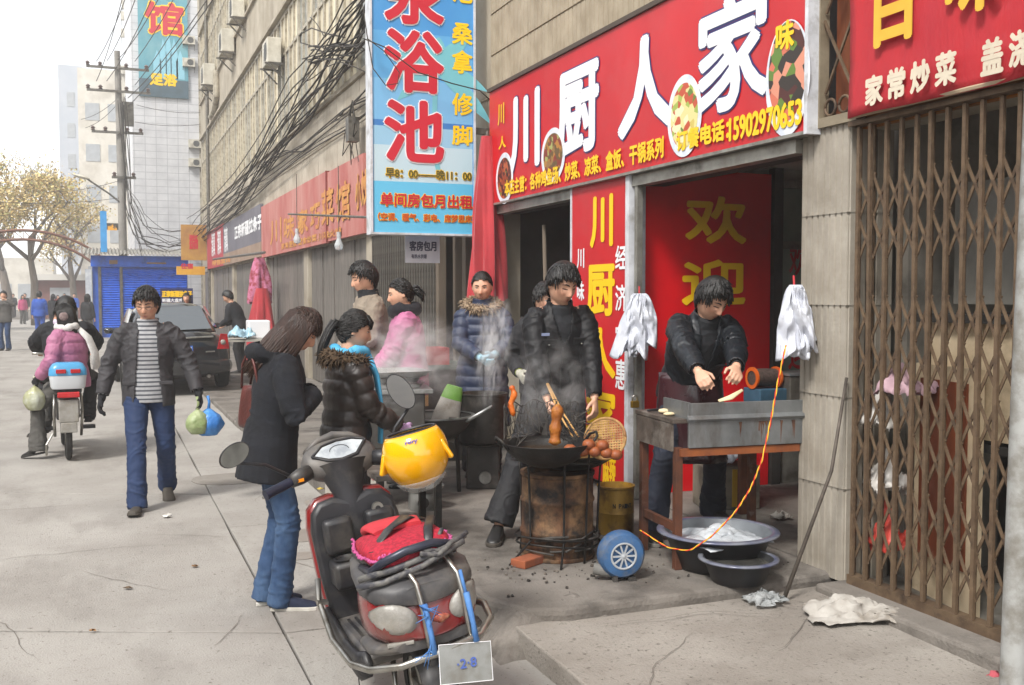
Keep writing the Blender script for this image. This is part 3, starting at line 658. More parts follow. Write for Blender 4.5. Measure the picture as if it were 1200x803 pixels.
ytx('单间房包月出租', 446, 553, 228, 243, BY, bs, m_yel, .01, .005, bo); ytx('单间房包月出租', 446, 553, 228, 243, BY, bs, m_dred, .004, .009, bo)
ytx('（空调、暖气、彩电、席梦思床）', 443, 555, 251, 260, BY, bs, m_yel, .006, .005, bo); ytx('（空调、暖气、彩电、席梦思床）', 443, 555, 251, 260, BY, bs, m_oran, .002, .009, bo)
for z in (1.0, 2.6): MB().b2((W_ + .02, .05, z), (FX - bo.x + .02, .1, z + .06)).build('bracket', m_steel, bs)
# small white room notice
nb = ony(475, 308, 9.9); rn = thing('room_notice', 'small white paper notice hanging under the blue sign', 'notice', nb)
MB().b2((0, 0, 0), (.36, .006, .27)).build('card', M('paper_white', 'd8d8dc', 'c6c6cc', sc=5, rough=.8), rn)
ytx('客房包月', 480, 511, 283, 294, 9.9, rn, M('print_grey', '4a4a5c'), .004, .003, nb); ytx('有热水供暖', 482, 500, 298, 303, 9.9, rn, _M['print_grey'], .001, .003, nb)
MB().tube([(.04, 0, .27), (.1, .1, .6)], .003, 4).build('string', m_steel, rn); MB().tube([(.32, 0, .27), (.26, .1, .6)], .003, 4).build('string', m_steel, rn)
# ---- faded red and grey signs further down
m_fred = M('faded_red_cloth', 'b0655e', 'a45a54', sc=1.2, rough=.75, dirt='c09086', dsc=2, dlo=.4, dhi=.8, dstretch=(1, 1, .3), bump=.1, bsc=5)
m_fyel = M('faded_yellow', 'cf9a4e', 'b8713f', sc=6, rough=.7)
fs_ = thing('faded_sign', 'long faded red fabric sign with yellow characters over the closed shops', 'sign', (3.5, 14.5, 2.55)); fo_ = Vector((3.5, 14.5, 2.55))
MB().b2((-.02, 0, -.02), (.05, 2.55, 1.12)).build('panel', m_fred, fs_); MB().b2((-.03, 2.56, -.04), (.05, 10.2, 1.15)).build('panel', m_fred, fs_)
mb = MB(); mb.b2((-.05, 2.54, -.04), (.04, 2.57, 1.15)); mb.build('seam', M('seam_brown', '7c3a34'), fs_)
for (ch, x0, x1, yt, yb) in (('川', 317, 330, 258, 285), ('味', 333, 345, 253, 280), ('家', 349, 361, 246, 273), ('巧', 364, 375, 240, 268), ('菜', 377, 391, 222, 262), ('馆', 394, 410, 214, 258), ('小', 417, 423, 205, 245), ('炒', 424, 431, 200, 240)):
    stx(ch, x0, x1, yt, yb, 3.47, fs_, m_fyel, .02, .005, fo_)
stx('家常便饭 面食炒菜 川味火锅', 330, 400, 276, 284, 3.47, fs_, m_fyel, .008, .005, fo_)
gs = thing('grey_red_sign', 'grey and red shop sign with white characters beyond the faded red sign', 'sign', (3.5, 24.9, 2.55)); go2 = Vector((3.5, 24.9, 2.55))
m_gry = M('sign_grey', '6e6c74', '5f5d66', sc=1, rough=.6)
MB().b2((-.02, 0, .35), (.05, 8.2, 1.25)).build('panel', m_gry, gs); MB().b2((-.02, 0, -.0), (.05, 8.2, .349)).build('lower_strip', M('sign_tan', '9a8472', '86705f', sc=1), gs)
MB().b2((-.022, 8.21, .0), (.05, 13.5, 1.3)).build('panel', M('sign_crimson', 'ad3c46', '9c343e', sc=1, rough=.6), gs)
stx('正宗新疆拉条子', 275, 307, 258, 274, 3.48, gs, m_white, .02, .005, go2)
for x in (248, 255, 263): stx('清真', x, x + 4, 272 - (x - 248) * .35, 300 - (x - 248) * .35, 3.48, gs, m_white, .02, .005, go2)
stx('特色面馆', 249, 270, 303, 309, 3.48, gs, m_fyel, .02, .005, go2)
yo = thing('yellow_box_sign', 'small yellow hanging box sign beside the kiosk', 'sign', (2.55, 38.5, 2.35))
MB().b2((-.12, 0, 0), (.85, .25, .3)).build('box', M('sign_amber', 'd9a52c', 'c08c22', sc=2, rough=.5), yo); MB().bar((.85, .1, .25), (1.05, .1, .3), .04).build('arm', m_steel, yo)
ytx('住宿', 212, 226, 309, 315, 38.5, yo, m_dred, .01, .004, (2.55, 38.5, 2.35))
yt_ = thing('tan_side_sign', 'tall tan and yellow side sign at the far corner of the building', 'sign', (3.2, 39.4, 2.9))
MB().b2((-.55, 0, 0), (.35, .12, 1.3)).build('panel', M('sign_tan_yellow', 'b58a3c', '9a6a3c', sc=2, rough=.6), yt_)
ytx('招待所', 222, 232, 275, 292, 39.4, yt_, m_dred, .01, .005, (3.2, 39.4, 2.9))
nb2 = thing('noodle_sign', 'small dark blue sign with yellow characters leaning in front of the kiosk', 'sign', (0, 0, 0)); nY = 24.5
A2 = ony(188, 359, nY); B2 = ony(226, 338, nY); nb2.location = A2
MB().b2((0, 0, -.35), (B2.x - A2.x, .03, B2.z - A2.z)).build('panel', M('sign_deep_blue', '23285c', '1c204c', sc=2), nb2)
ytx('正宗新疆拉条子', 190, 225, 341, 348, nY, nb2, m_yel, .008, .005, A2); ytx('新疆大盘鸡炒面', 190, 224, 350, 354, nY, nb2, m_white, .003, .005, A2); ytx('牛肉盖饭拌面', 190, 224, 356, 359.5, nY, nb2, m_white, .003, .005, A2)
for x in (.05, B2.x - A2.x - .1): MB().b2((x, .03, -A2.z), (x + .05, .06, -.2)).build('leg', m_steel, nb2)
# ---- teal sign on the white tiled building
TY = 46.9; A3 = ony(163, 112, TY); B3 = ony(221, 110, TY); ts = thing('teal_sign', 'weathered teal sign with a red and yellow character on the tiled building', 'sign', A3)
W3 = B3.x - A3.x
MB().b2((0, 0, 0), (W3, .08, 6.2)).build('panel', M('sign_teal', '5d9aa6', '4f8c9c', sc=.8, rough=.6, dirt='7fa8ac', dsc=1.2, dlo=.45, dhi=.8), ts)
MB().quad((0, -.004, 0), (W3, -.004, 0), (W3, -.004, .75), (0, -.004, .75)).build('print_band', M('print_slate', '4f6470', '43565f', sc=2), ts, recalc=False)
mb = MB()
for (x, h, w2) in ((.75, 1.2, .16), (1.0, 1.7, .14), (1.22, 2.1, .12), (1.45, 1.75, .15), (1.7, 1.25, .17)):
    for kk in range(1): mb.add([(x - w2, -.006, .8), (x + w2, -.006, .8), (x + w2, -.006, .8 + h * .6), (x, -.006, .8 + h), (x - w2, -.006, .8 + h * .6)], [(0, 1, 2, 3, 4)])
mb.build('tower_print', M('print_paleblue', '86bccc', rough=.6), ts, recalc=False)
ytx('馆', 171, 214, 4, 40, TY, ts, m_yel, .10, .012, A3); ytx('馆', 171, 214, 4, 40, TY, ts, m_dred, .045, .02, A3); ytx('足浴', 176, 207, 87, 100, TY, ts, m_yel, .03, .012, A3)
# ---- fabric banner over the folding gate
m_ban = M('banner_red_cloth', 'b8262e', 'ab2530', sc=2, rough=.75, bump=.25, bsc=14, stretch=(1, 3, 1), dirt='c4545a', dsc=2.5, dlo=.55, dhi=.9)
bn = thing('fabric_banner', 'red fabric banner with yellow and white characters over the folding gate', 'banner', (3.5, 4.2, 2.5)); bno = Vector((3.5, 4.2, 2.5))
def banf(u, v):
    y = -4.6 * u; z = .03 + 1.6 * v; return (-.015 + .012 * math.sin(y * 6 + z * 3) * (1 - v) + .006 * mnoise.noise((y * 4, z * 9, 1)) + .012 * mnoise.noise((y * 1.3, z * 1.3, 4)), y, z + .02 * mnoise.noise((y * 2, 0, 7)) * (1 - v))
mb = MB(); mb.sheet(banf, 90, 30); mb.build('cloth', m_ban, bn, smooth='all', solid=.004)
m_byel = M('banner_yellow', 'e0b23c', 'd4a634', sc=4, rough=.7); m_bwhite = M('banner_white', 'd8cdb8', 'c9bda8', sc=4, rough=.8)
stx('百', 1021, 1075, -45, 48, 3.455, bn, m_byel, .012, .006, bno); stx('味', 1112, 1172, -95, 12, 3.455, bn, m_byel, .012, .006, bno)
for (ch, x0, x1, yt, yb) in (('家', 1016, 1035, 89, 122), ('常', 1042, 1061, 81, 115), ('炒', 1069, 1090, 72, 107), ('菜', 1098, 1121, 62, 99), ('盖', 1152, 1176, 46, 86), ('浇', 1185, 1205, 37, 77)): stx(ch, x0, x1, yt, yb, 3.455, bn, m_bwhite, .006, .006, bno)
stx('饭', 1214, 1236, 27, 68, 3.455, bn, m_bwhite, .006, .006, bno)
MB().tube([(.0, .0, .04), (0, -4.6, .04)], .012, 6).build('batten', M('frayed_wood', 'a8957c'), bn)
# ---- hanging cloths and shop light bulbs
def drape(name, label, cat, loc, h, r0, r1, folds, mat, seed, sq=.6, lean=0):
    t = thing(name, label, cat, loc); mb = MB(); rings = []
    for i in range(15):
        v = i / 14; r = r0 + (r1 - r0) * (v ** .7); ring = []
        for k in range(48):
            a = 2 * math.pi * k / 48; rr = r * (1 + (.22 * math.sin(folds * a + 3 * v + seed) + .12 * math.sin((folds * 2 + 1) * a - 2 * v)) * min(1, v * 2.2))
            ring.append((rr * math.cos(a) + lean * v, rr * sq * math.sin(a), -h * v + .03 * math.sin(3 * a + seed) * v))
        rings.append(ring)
    mb.loft(rings); mb.build('cloth', mat, t, smooth=60); return t
m_rcl = M('red_canvas', 'b4343a', 'a22c34', sc=3, rough=.85, bump=.2, bsc=40, sheen=.2); m_pcl = M('pink_print_cloth', 'b8708c', '8f3a44', sc=9, lo=.45, hi=.6, rough=.9)
p = ony(571, 160, 9.3)
uc = drape('folded_parasol', 'folded red parasol cloth hanging between the blue sign and the red sign', 'parasol', p, 1.55, .06, .17, 5, m_rcl, 1, .7)
MB().tube([(0, 0, .05), (.0, 0, -2.9)], .015, 8).build('pole', m_steel, uc)
p = onx(304, 302, 3.2)
drape('pink_cloth', 'pink printed cloth hanging from the wall above a red cloth', 'cloth', (3.2, p.y, p.z), 1.0, .1, .26, 4, m_pcl, 2, .7)
p = onx(306, 338, 3.2)
drape('red_apron_cloth', 'long red cloth hanging below the pink cloth beside closed shop front', 'cloth', (3.2, p.y - .1, p.z), 1.75, .12, .33, 5, m_rcl, 4, .7)
m_bulb = M('bulb_glass', 'dfe4e6', rough=.08, trans=.5)
for i, (x, y, lb) in enumerate(((348, 268, 'bare light bulb hanging at the middle of the faded red sign, left one'), (397, 272, 'bare light bulb hanging before the faded red sign, right one'))):
    p = onx(x, y, 3.0); t = thing('light_bulb', lb, 'bulb', p, 0, 'bare bulbs before the faded sign')
    MB().lathe([(.0, 0), (.03, 0), (.032, -.06), (.028, -.08)], n=10).build('socket', m_wframe, t, smooth=True)
    MB().lathe([(.028, -.081), (.03, -.1), (.06, -.17), (.062, -.2), (.045, -.24), (0, -.255)], n=12).build('globe', m_bulb, t, smooth=True)
    MB().tube([(0, 0, 0), (0, 0, .9)], .006, 5).build('flex', m_steel, t)
# ================================================================ people
def sstep(x): x = np.clip(x, 0, 1); return x * x * (3 - 2 * x)
def head_grid(nt=52, npz=40):
    V = []; 
    for j in range(npz + 1):
        ph = math.pi * (j / npz) - math.pi / 2
        for i in range(nt):
            t = 2 * math.pi * i / nt + math.pi / 2; V.append((math.cos(ph) * math.cos(t), math.cos(ph) * math.sin(t), math.sin(ph)))
    d = np.array(V); x = d[:, 0] * .075; y = d[:, 1] * .094; z = d[:, 2] * .116
    lo = np.clip(-z / .116, 0, 1); fr = sstep(y / .05)
    x = x * (1 - .26 * lo ** 1.6); y = np.where(y < 0, y * (1 - .30 * lo), y * .96) + .010 * lo * fr
    ax = np.abs(x); G = lambda u, c, s: np.exp(-((u - c) / s) ** 2)
    dy = .021 * G(x, 0, .0105) * sstep((.028 - z) / .055) * sstep((z + .046) / .013)
    dy += .008 * G(ax, .011, .006) * G(z, -.031, .008)
    dy -= .0085 * G(ax, .031, .014) * G(z, .009, .010)
    dy += .004 * G(ax, .030, .02) * G(z, .030, .008) + .005 * G(ax, .043, .018) * G(z, -.022, .02)
    dy += G(x, 0, .021) * (.006 * G(z, -.057, .005) + .0065 * G(z, -.069, .006) - .004 * G(z, -.063, .0028)) + .008 * G(x, 0, .02) * G(z, -.097, .014) - .003 * G(x, 0, .03) * G(z, -.081, .006)
    y = y + dy * fr
    F = []
    for j in range(npz):
        for i in range(nt):
            k = (i + 1) % nt; F.append((j * nt + i, j * nt + k, (j + 1) * nt + k, (j + 1) * nt + i))
    return np.stack([x, y, z], 1), F
HV, HF = head_grid()
def face_y(x, z):
    m = HV[:, 1] > 0.01; q = HV[m]; w_ = np.exp(-((q[:, 0] - x) ** 2 + (q[:, 2] - z) ** 2) / (.006 ** 2)); return float((q[:, 1] * w_).sum() / max(w_.sum(), 1e-9))
def hairline(p, low=0.0):
    az = np.degrees(np.arctan2(p[:, 1], np.abs(p[:, 0]) + 1e-6))
    zm = np.interp(az, [-90, -40, -12, 4, 22, 50, 90], [-.078, -.070, -.03, .0, .03, .058, .066]); return p[:, 2] > zm + low
m_skin = M('skin', 'd0a286', attr=True, rough=.5, bump=.02, bsc=200)
m_eyew = M('eye_white', 'cfc8c0', rough=.2); m_lash = M('lash', '15110f', rough=.5)
m_hairb = M('hair_black', '171412', '0d0b0a', sc=60, stretch=(1, 1, .2), rough=.38, bump=.4, bsc=160)
m_hairbr = M('hair_brown', '3c261c', '24160f', sc=50, stretch=(1, 1, .15), rough=.35, bump=.4, bsc=160)
def remesh(mb, voxel, smooth_it=2):
    me = bpy.data.meshes.new('tmp'); me.from_pydata(mb.v, [], mb.f)
    bm = bmesh.new(); bm.from_mesh(me); bmesh.ops.recalc_face_normals(bm, faces=bm.faces); bm.to_mesh(me); bm.free()
    o = bpy.data.objects.new('tmp', me); COL.objects.link(o)
    r = o.modifiers.new('r', 'REMESH'); r.mode = 'VOXEL'; r.voxel_size = voxel
    if smooth_it: s = o.modifiers.new('s', 'SMOOTH'); s.iterations = smooth_it; s.factor = .5
    bpy.context.view_layer.update(); dg = bpy.context.evaluated_depsgraph_get()
    out = bpy.data.meshes.new_from_object(o.evaluated_get(dg)); bpy.data.objects.remove(o); bpy.data.meshes.remove(me)
    return out
def mesh_obj(name, me, mats, parent, smooth=True):
    me.materials.clear(); me.name = name
    for m in (mats if isinstance(mats, (list, tuple)) else [mats]): me.materials.append(m)
    if smooth: me.polygons.foreach_set('use_smooth', [True] * len(me.polygons))
    o = bpy.data.objects.new(name, me); COL.objects.link(o); o.parent = parent; return o
def get_v(me): a = np.empty(len(me.vertices) * 3, np.float32); me.vertices.foreach_get('co', a); return a.reshape(-1, 3)
def get_n(me): a = np.empty(len(me.vertices) * 3, np.float32); me.vertices.foreach_get('normal', a); return a.reshape(-1, 3)
def cut_faces(me, mask_v):
    bm = bmesh.new(); bm.from_mesh(me); bm.verts.ensure_lookup_table()
    bmesh.ops.delete(bm, geom=[bm.verts[i] for i in np.nonzero(mask_v)[0]], context='VERTS'); bm.to_mesh(me); bm.free()
def ik(a, c, l1, l2, pole):
    d = c - a; L_ = d.length
    if L_ > (l1 + l2) * .998: c = a + d.normalized() * (l1 + l2) * .998; d = c - a; L_ = d.length
    u = d / L_; k = (l1 * l1 - l2 * l2 + L_ * L_) / (2 * L_); h = math.sqrt(max(0, l1 * l1 - k * k))
    pl = Vector(pole); pl = (pl - u * pl.dot(u)).normalized(); return a + u * k + pl * h, c
def hand_into(mb, wrist, d, pn, s, grip, infl=0., side=1):
    d = d.normalized(); pn = (pn - d * pn.dot(d)).normalized(); sd = d.cross(pn) * side    # sd points to the thumb side
    r = lambda a: (a + infl) * s
    mb.tube([wrist - d * .03 * s, wrist, wrist + d * .03 * s, wrist + d * .065 * s, wrist + d * .09 * s], [(r(.024), r(.019)), (r(.026), r(.018)), (r(.036), r(.017)), (r(.041), r(.015)), (r(.036), r(.011))], 10, side=sd)
    for i, (o, ln) in enumerate(((.030, .070), (.010, .078), (-.011, .072), (-.030, .058))):
        p = wrist + d * (.082 + (.004 if i in (1, 2) else 0)) * s + sd * (o * s * 1.05); a = R(14 + 52 * grip + i * 3 * grip); pts = [p - d * .02 * s, p]; dd = d.copy()
        for k, f_ in enumerate((.45, .32, .23)):
            ax = Matrix.Rotation(a * (.75 if k == 0 else 1.05), 3, sd * side); dd = ax @ dd if (ax @ dd).dot(pn) > dd.dot(pn) - 1e-6 else ax.inverted() @ dd
            p = p + dd * ln * f_ * s; pts.append(p)
        mb.tube(pts, [r(.0095), r(.0098), r(.0088), r(.0082), r(.006)], 7)
    t0 = wrist + d * .025 * s + sd * .026 * s; td = (d * .75 + sd * .75 + pn * (.2 + .5 * grip)).normalized(); t1 = t0 + td * .042 * s; t2 = t1 + (d * .9 + sd * (.25 - .3 * grip) + pn * (.2 + .6 * grip)).normalized() * .034 * s
    mb.tube([t0 - td * .015 * s, t0, t1, t2], [r(.013), r(.013), r(.0105), r(.0075)], 7)
def shoe_mesh(f, s, w_=1.0, heel=0.0):
    x, y, z, yaw, pit = f; rings = []
    for (a, hw, h, z0) in ((-.085, .022, .05, .012), (-.07, .034, .085, 0), (-.03, .037, .095, 0), (.02, .037, .085, 0), (.07, .041, .062, 0), (.12, .046, .05, 0), (.155, .040, .042, 0), (.178, .022, .03, .008)):
        ring = []
        for k in range(14):
            t = 2 * math.pi * k / 14; c, q = math.cos(t), math.sin(t); c = math.copysign(abs(c) ** .75, c); q = math.copysign(abs(q) ** .75, q)
            ring.append(Vector((hw * w_ * c, a, z0 + (h - z0) * (q * .5 + .5) + heel * max(0, .05 - a) * 1.5)))
        rings.append(ring)
    Mx = Matrix.Translation((x * s, y * s, z * s)) @ Matrix.Rotation(R(-yaw), 4, 'Z') @ Matrix.Translation((0, .1 * s, 0)) @ Matrix.Rotation(R(pit), 4, 'X') @ Matrix.Translation((0, -.1 * s, 0)) @ Matrix.Scale(s, 4)
    mb = MB(); mb.loft([[Mx @ p for p in r] for r in rings])
    sl = MB(); out = [(.036, -.085), (.041, -.03), (.040, .02), (.045, .08), (.049, .125), (.040, .165), (.018, .185)]
    poly = [(a * w_, b) for a, b in out] + [(-a * w_, b) for a, b in reversed(out)]
    sl.prism([Mx @ Vector((a, b, .001 + heel * max(0, .05 - b) * 0)) for a, b in poly], Mx.to_3x3() @ Vector((0, 0, .022)))
    return mb, sl, Mx @ Vector((0, -.035, .085))
DEF_FEET = ((-.095, 0, 0, -6, 0), (.095, 0, 0, 6, 0))
def person(label, loc, yaw, h=1.7, lean=0, twist=0, pel=None, head=(0, 0, 0), hands=None, feet=DEF_FEET, poles=None, knees=None, grip=(.5, .5), palm=None,
           top=None, pants=None, shoes=None, hair='short', hmat=None, near=True, gaze='open', inner=None, gloves=None, skin='cfa085', female=False, group=None, cat='person', neckf=.0, hips=1.0, sit=False, face=True):
    """faces local +Y; yaw = heading in degrees clockwise from world +Y; hands/feet are in 1.70 m figure metres"""
    s = h / 1.7; V = Vector
    root = thing('person', label, cat, loc, R(-yaw), group)
    P = V(pel or (0, 0, .93)) * s; L_ = R(lean); up_ = V((0, math.sin(L_), math.cos(L_))); tw = Matrix.Rotation(R(-twist), 3, up_)
    rt = tw @ V((1, 0, 0)); fw = tw @ V((0, math.cos(L_), -math.sin(L_)))
    nb = P + up_ * .50 * s; sw = (.150 if female else .168) * s
    shl = [nb - up_ * .055 * s - rt * sw, nb - up_ * .055 * s + rt * sw]       # 0 = left, 1 = right
    hp, hy, hr = head
    HM3 = Matrix.Rotation(R(-hy), 3, 'Z') @ Matrix.Rotation(R(-hp), 3, 'X') @ Matrix.Rotation(R(hr), 3, 'Y')
    hc = nb + (up_ * .050 + V((0, math.sin(L_ * .5 + R(hp) * .25), math.cos(L_ * .5 + R(hp) * .25))) * .095) * s + fw * (.022 + neckf) * s
    HS = s * (1.055 if female else 1.085)
    HM = Matrix.Translation(hc) @ HM3.to_4x4() @ Matrix.Scale(HS, 4)
    shoes_ = [shoe_mesh(f, s, .92 if female else 1.0, (shoes or {}).get('heel', 0)) for f in feet]
    hips_ = [P + V((-.088 * s, 0, -.03 * s)), P + V((.088 * s, 0, -.03 * s))]
    kn = []; an = []
    for i in range(2):
        fy = R(-feet[i][3]); pole = (knees[i] if knees else (math.sin(-fy) * 1.0, math.cos(fy), 0)); k, a = ik(hips_[i], shoes_[i][2], (.415) * s, .415 * s, pole); kn.append(k); an.append(a)
    hands = hands or ((-.24, .06, .80), (.24, .06, .80)); el = []; wr = []
    for i in range(2):
        pole = (poles[i] if poles else ((-.5, -1, -.35), (.5, -1, -.35))[i]); e, w_ = ik(shl[i], V(hands[i]) * s, .285 * s, .255 * s, pole); el.append(e); wr.append(w_)
    vb = .0055 if near else .013
    # ---- body
    mb = MB(); mb.add([HM @ V(v) for v in HV], HF)
    for sg_ in (-1, 1): mb.ball(HM @ V((sg_ * .0755, -.010, -.006)), [k * HS for k in (.009, .017, .031)], 8, rot=HM3 @ Matrix.Rotation(R(sg_ * 14), 3, 'Z') @ Matrix.Rotation(R(-12), 3, 'X'))
    mb.tube([nb - up_ * .06 * s, nb + up_ * .02 * s, hc + HM3 @ V((0, -.018, -.05)) * s, hc + HM3 @ V((0, -.012, 0)) * s], [.062 * s, .053 * s, .052 * s, .05 * s], 14)
    mb.tube([P - up_ * .06 * s, P + up_ * .12 * s, P + up_ * .32 * s, P + up_ * .45 * s], [(.12 * s, .08 * s), (.10 * s, .08 * s), (.13 * s, .085 * s), (.12 * s, .06 * s)], 14, side=rt)
    for i in range(2):
        mb.tube([hips_[i], kn[i], an[i], shoes_[i][2] - V((0, 0, .03 * s))], [.055 * s, .04 * s, .03 * s, .03 * s], 8)
        mb.tube([shl[i] + (nb - shl[i]) * .4, shl[i], el[i], wr[i]], [.04 * s, .04 * s, .034 * s, .026 * s], 10)
    hdir = [(wr[i] - el[i]).normalized() for i in range(2)]
    pdef = [V((1, .15, 0)), V((-1, .15, 0))]
    pal = [V(palm[i]) if palm and palm[i] else pdef[i] for i in range(2)]
    sides = (-1, 1)
    def handit(m_, infl=0., which=(0, 1)):
        for i in which:
            if grip[i] is None: continue
            pn = pal[i]; sd = hdir[i].cross(pn); # thumb forward/up for relaxed arms
            want = V((0, 1, .6)); hand_into(m_, wr[i], hdir[i], pn, s * (.92 if female else 1), grip[i], infl, 1 if sd.dot(want) > 0 else -1)
    handit(mb)
    me = remesh(mb, vb, 1); vv = get_v(me)
    q = (vv - np.array(hc)) @ np.array(HM3) / HS      # head-local coordinates
    base = np.array(hexc(skin)[:3]); C = np.tile(base, (len(vv), 1))
    Gs = lambda u, c, sg_: np.exp(-((u - c) / sg_) ** 2); ax = np.abs(q[:, 0]); inh = (q[:, 1] > .02) & (np.abs(q[:, 2]) < .13) & (ax < .09)
    def blend(w_, hx):
        nonlocal C; w_ = (w_ * inh)[:, None]; C = C * (1 - w_) + np.array(hexc(hx)[:3]) * w_
    if face:
        blend(.30 * np.clip(Gs(ax, .042, .022) * Gs(q[:, 2], -.025, .022) + Gs(ax, 0, .012) * Gs(q[:, 2], -.025, .015), 0, 1), 'b0604c')
        blend(.75 * Gs(q[:, 0], 0, .019) * np.clip(Gs(q[:, 2], -.057, .006) + Gs(q[:, 2], -.069, .007), 0, 1), '96493f'); blend(.7 * Gs(q[:, 0], 0, .018) * Gs(q[:, 2], -.063, .0022), '4a221c')
        blend(.6 * Gs(ax, .008, .004) * Gs(q[:, 2], -.038, .004), '5a3024'); blend(.25 * Gs(ax, .031, .018) * Gs(q[:, 2], .004, .010), '8a5a48')
    ca = me.color_attributes.new('Col', 'FLOAT_COLOR', 'POINT'); ca.data.foreach_set('color', np.concatenate([C, np.ones((len(C), 1))], 1).astype(np.float32).ravel())
    body = mesh_obj('body', me, m_skin, root)
    # ---- eyes and brows
    if face and near:
        for sg_ in (-1, 1):
            mb = MB(); y0 = face_y(sg_ * .031, .008)
            if gaze == 'open':
                mb.ball(HM @ V((sg_ * .031, y0 - .0035, .008)), [k * HS for k in (.0135, .006, .0052)], 10, 0, HM3); mb.ball(HM @ V((sg_ * .031, y0 - .0008, .008)), [k * HS for k in (.0056, .0042, .0052)], 8, 1, HM3)
            zl = .0115 if gaze == 'open' else .004
            mb.tube([HM @ V((sg_ * (.031 + dx), face_y(sg_ * (.031 + dx), zl) + .0006, zl - 7.5 * dx * dx * (1 if gaze == 'open' else .3))) for dx in (-.015, -.008, 0, .008, .0155)], [.0012 * HS, .0025 * HS, .0030 * HS, .0027 * HS, .0012 * HS], 5, mi=1)
            mb.build('eye', [m_eyew, m_lash], root, smooth='all')
            mb = MB(); mb.tube([HM @ V((sg_ * x, face_y(sg_ * x, z) + .0005, z)) for x, z in ((.012, .0255), (.02, .0285), (.031, .031), (.041, .0285), (.048, .0245))], [(.0012 * HS, .003 * HS), (.0018 * HS, .0042 * HS), (.0018 * HS, .004 * HS), (.0016 * HS, .003 * HS), (.001 * HS, .0015 * HS)], 6, side=HM3 @ V((0, 1, 0)))
            mb.build('eyebrow', hmat or m_hairb, root, smooth='all')
    # ---- hair
    hm = hmat or m_hairb
    if hair:
        rnd = random.Random(hash(label) & 0xffff if False else len(label) * 7 + int(h * 100))
        keep = hairline(HV, -.004 if hair == 'short' else (.004 if hair == 'tied' else -.01)); N_ = HV / np.linalg.norm(HV / np.array([.075, .094, .116]), axis=1)[:, None]; nn = HV / np.array([.075, .094, .116]) ** 2; nn /= np.linalg.norm(nn, axis=1)[:, None]
        thick = {'short': .013, 'long': .012, 'ponytail': .009, 'tied': .008}[hair]
        off = np.array([thick * (1 + .35 * max(0, v[2] / .116)) + .003 * mnoise.noise(V((v[0] * 30, v[1] * 30, v[2] * 14))) for v in HV])
        SV = HV + nn * off[:, None]
        mb = MB(); mb.add([HM @ V(v) for v in SV], [f for f in HF if all(keep[i] for i in f)])
        idx = np.nonzero(keep)[0]; crown = V((0, -.035, .116))
        def tuft(p, n_, ln, r, dr):
            pts = [p]
            for k in range(3): dr = (dr + V((rnd.uniform(-.03, .03), rnd.uniform(-.03, .03), rnd.uniform(-.1, .0)))).normalized(); p = p + dr * ln / 3 + n_ * (.003 if k == 0 else -.001); pts.append(p)
            mb.tube([HM @ q_ for q_ in pts], [r * HS, r * HS, r * .7 * HS, r * .15 * HS], 4)
        for k in range(1300 if near else 60):
            i = rnd.choice(idx)
            if hair == 'short' and HV[i][2] > .085 and HV[i][1] < .05 and rnd.random() < .6: continue
            p = V(SV[i]) - V(nn[i]) * .004; n_ = V(nn[i]); dr = (p - crown); dr = (dr - n_ * dr.dot(n_))
            if dr.length < .004: dr = V((rnd.gauss(0, 1), rnd.gauss(0, 1), 0))
            dr = dr.normalized()
            if hair == 'short': tuft(p, n_, rnd.uniform(.012, .022) if (p.y > .045 and p.z < .085) or p.z < .035 else rnd.uniform(.035, .06), rnd.uniform(.0010, .0020), dr + n_ * rnd.uniform(-.05, .12) + V((0, .25, -.1)))
            else:
                dr2 = (V((0, -.09, -.02)) - p) if hair in ('ponytail', 'tied') else dr
                dr2 = dr2 - n_ * dr2.dot(n_); tuft(p, n_, rnd.uniform(.03, .05), rnd.uniform(.003, .005), dr2.normalized())
        if hair == 'ponytail' or hair == 'tied':
            for k in range(34 if near else 10):
                o_ = V((rnd.gauss(0, .010), rnd.gauss(0, .008), rnd.gauss(0, .012))); ln = .22 if hair == 'ponytail' else .07; pts = [V((0, -.085, .0)) + o_, V((0, -.125, .005)) + o_ * 1.3]
                for j in range(4): pts.append(pts[-1] + V((rnd.gauss(0, .004), -.006 * (3 - j), -ln / 4)))
                mb.tube([HM @ q_ for q_ in pts], [.007 * HS, .008 * HS, .008 * HS, .007 * HS, .005 * HS, .001], 5)
            if hair == 'ponytail':   # fringe
                for k in range(40):
                    x = rnd.uniform(-.055, .055); y0 = math.sqrt(max(0, 1 - (x / .078) ** 2)) * .082; mb.tube([HM @ V((x * .7, y0 * .75, .104)), HM @ V((x, y0 + .014, .07)), HM @ V((x * 1.1, y0 + .013 + rnd.uniform(-.003, .003), .03 + rnd.uniform(-.006, .012)))], [.006, .006, .001], 4)
        if hair == 'long':
            for k in range(220 if near else 40):
                a = R(rnd.uniform(-215, 35)); rx = .083; ry = .10; x, y = math.cos(a) * rx, math.sin(a) * ry
                if y > .055: continue
                top_ = V((x * .55, y * .5 - .01, .11)); pts = [top_, V((x, y, .05)), V((x * 1.06, y * 1.05, -.03))]
                e = rnd.uniform(.24, .33); 
                for j in range(4): q_ = pts[-1].copy(); q_.z -= e / 4; q_.x += rnd.gauss(0, .004); q_.y += rnd.gauss(0, .004); pts.append(q_)
                mb.tube([HM @ q_ for q_ in pts], [.004, .009, .010, .010, .009, .008, .002], 5)
        mb.build('hair', hm, root, smooth='all', solid=.006 if hair == 'short' else 0)
    # ---- trousers
    segs = []
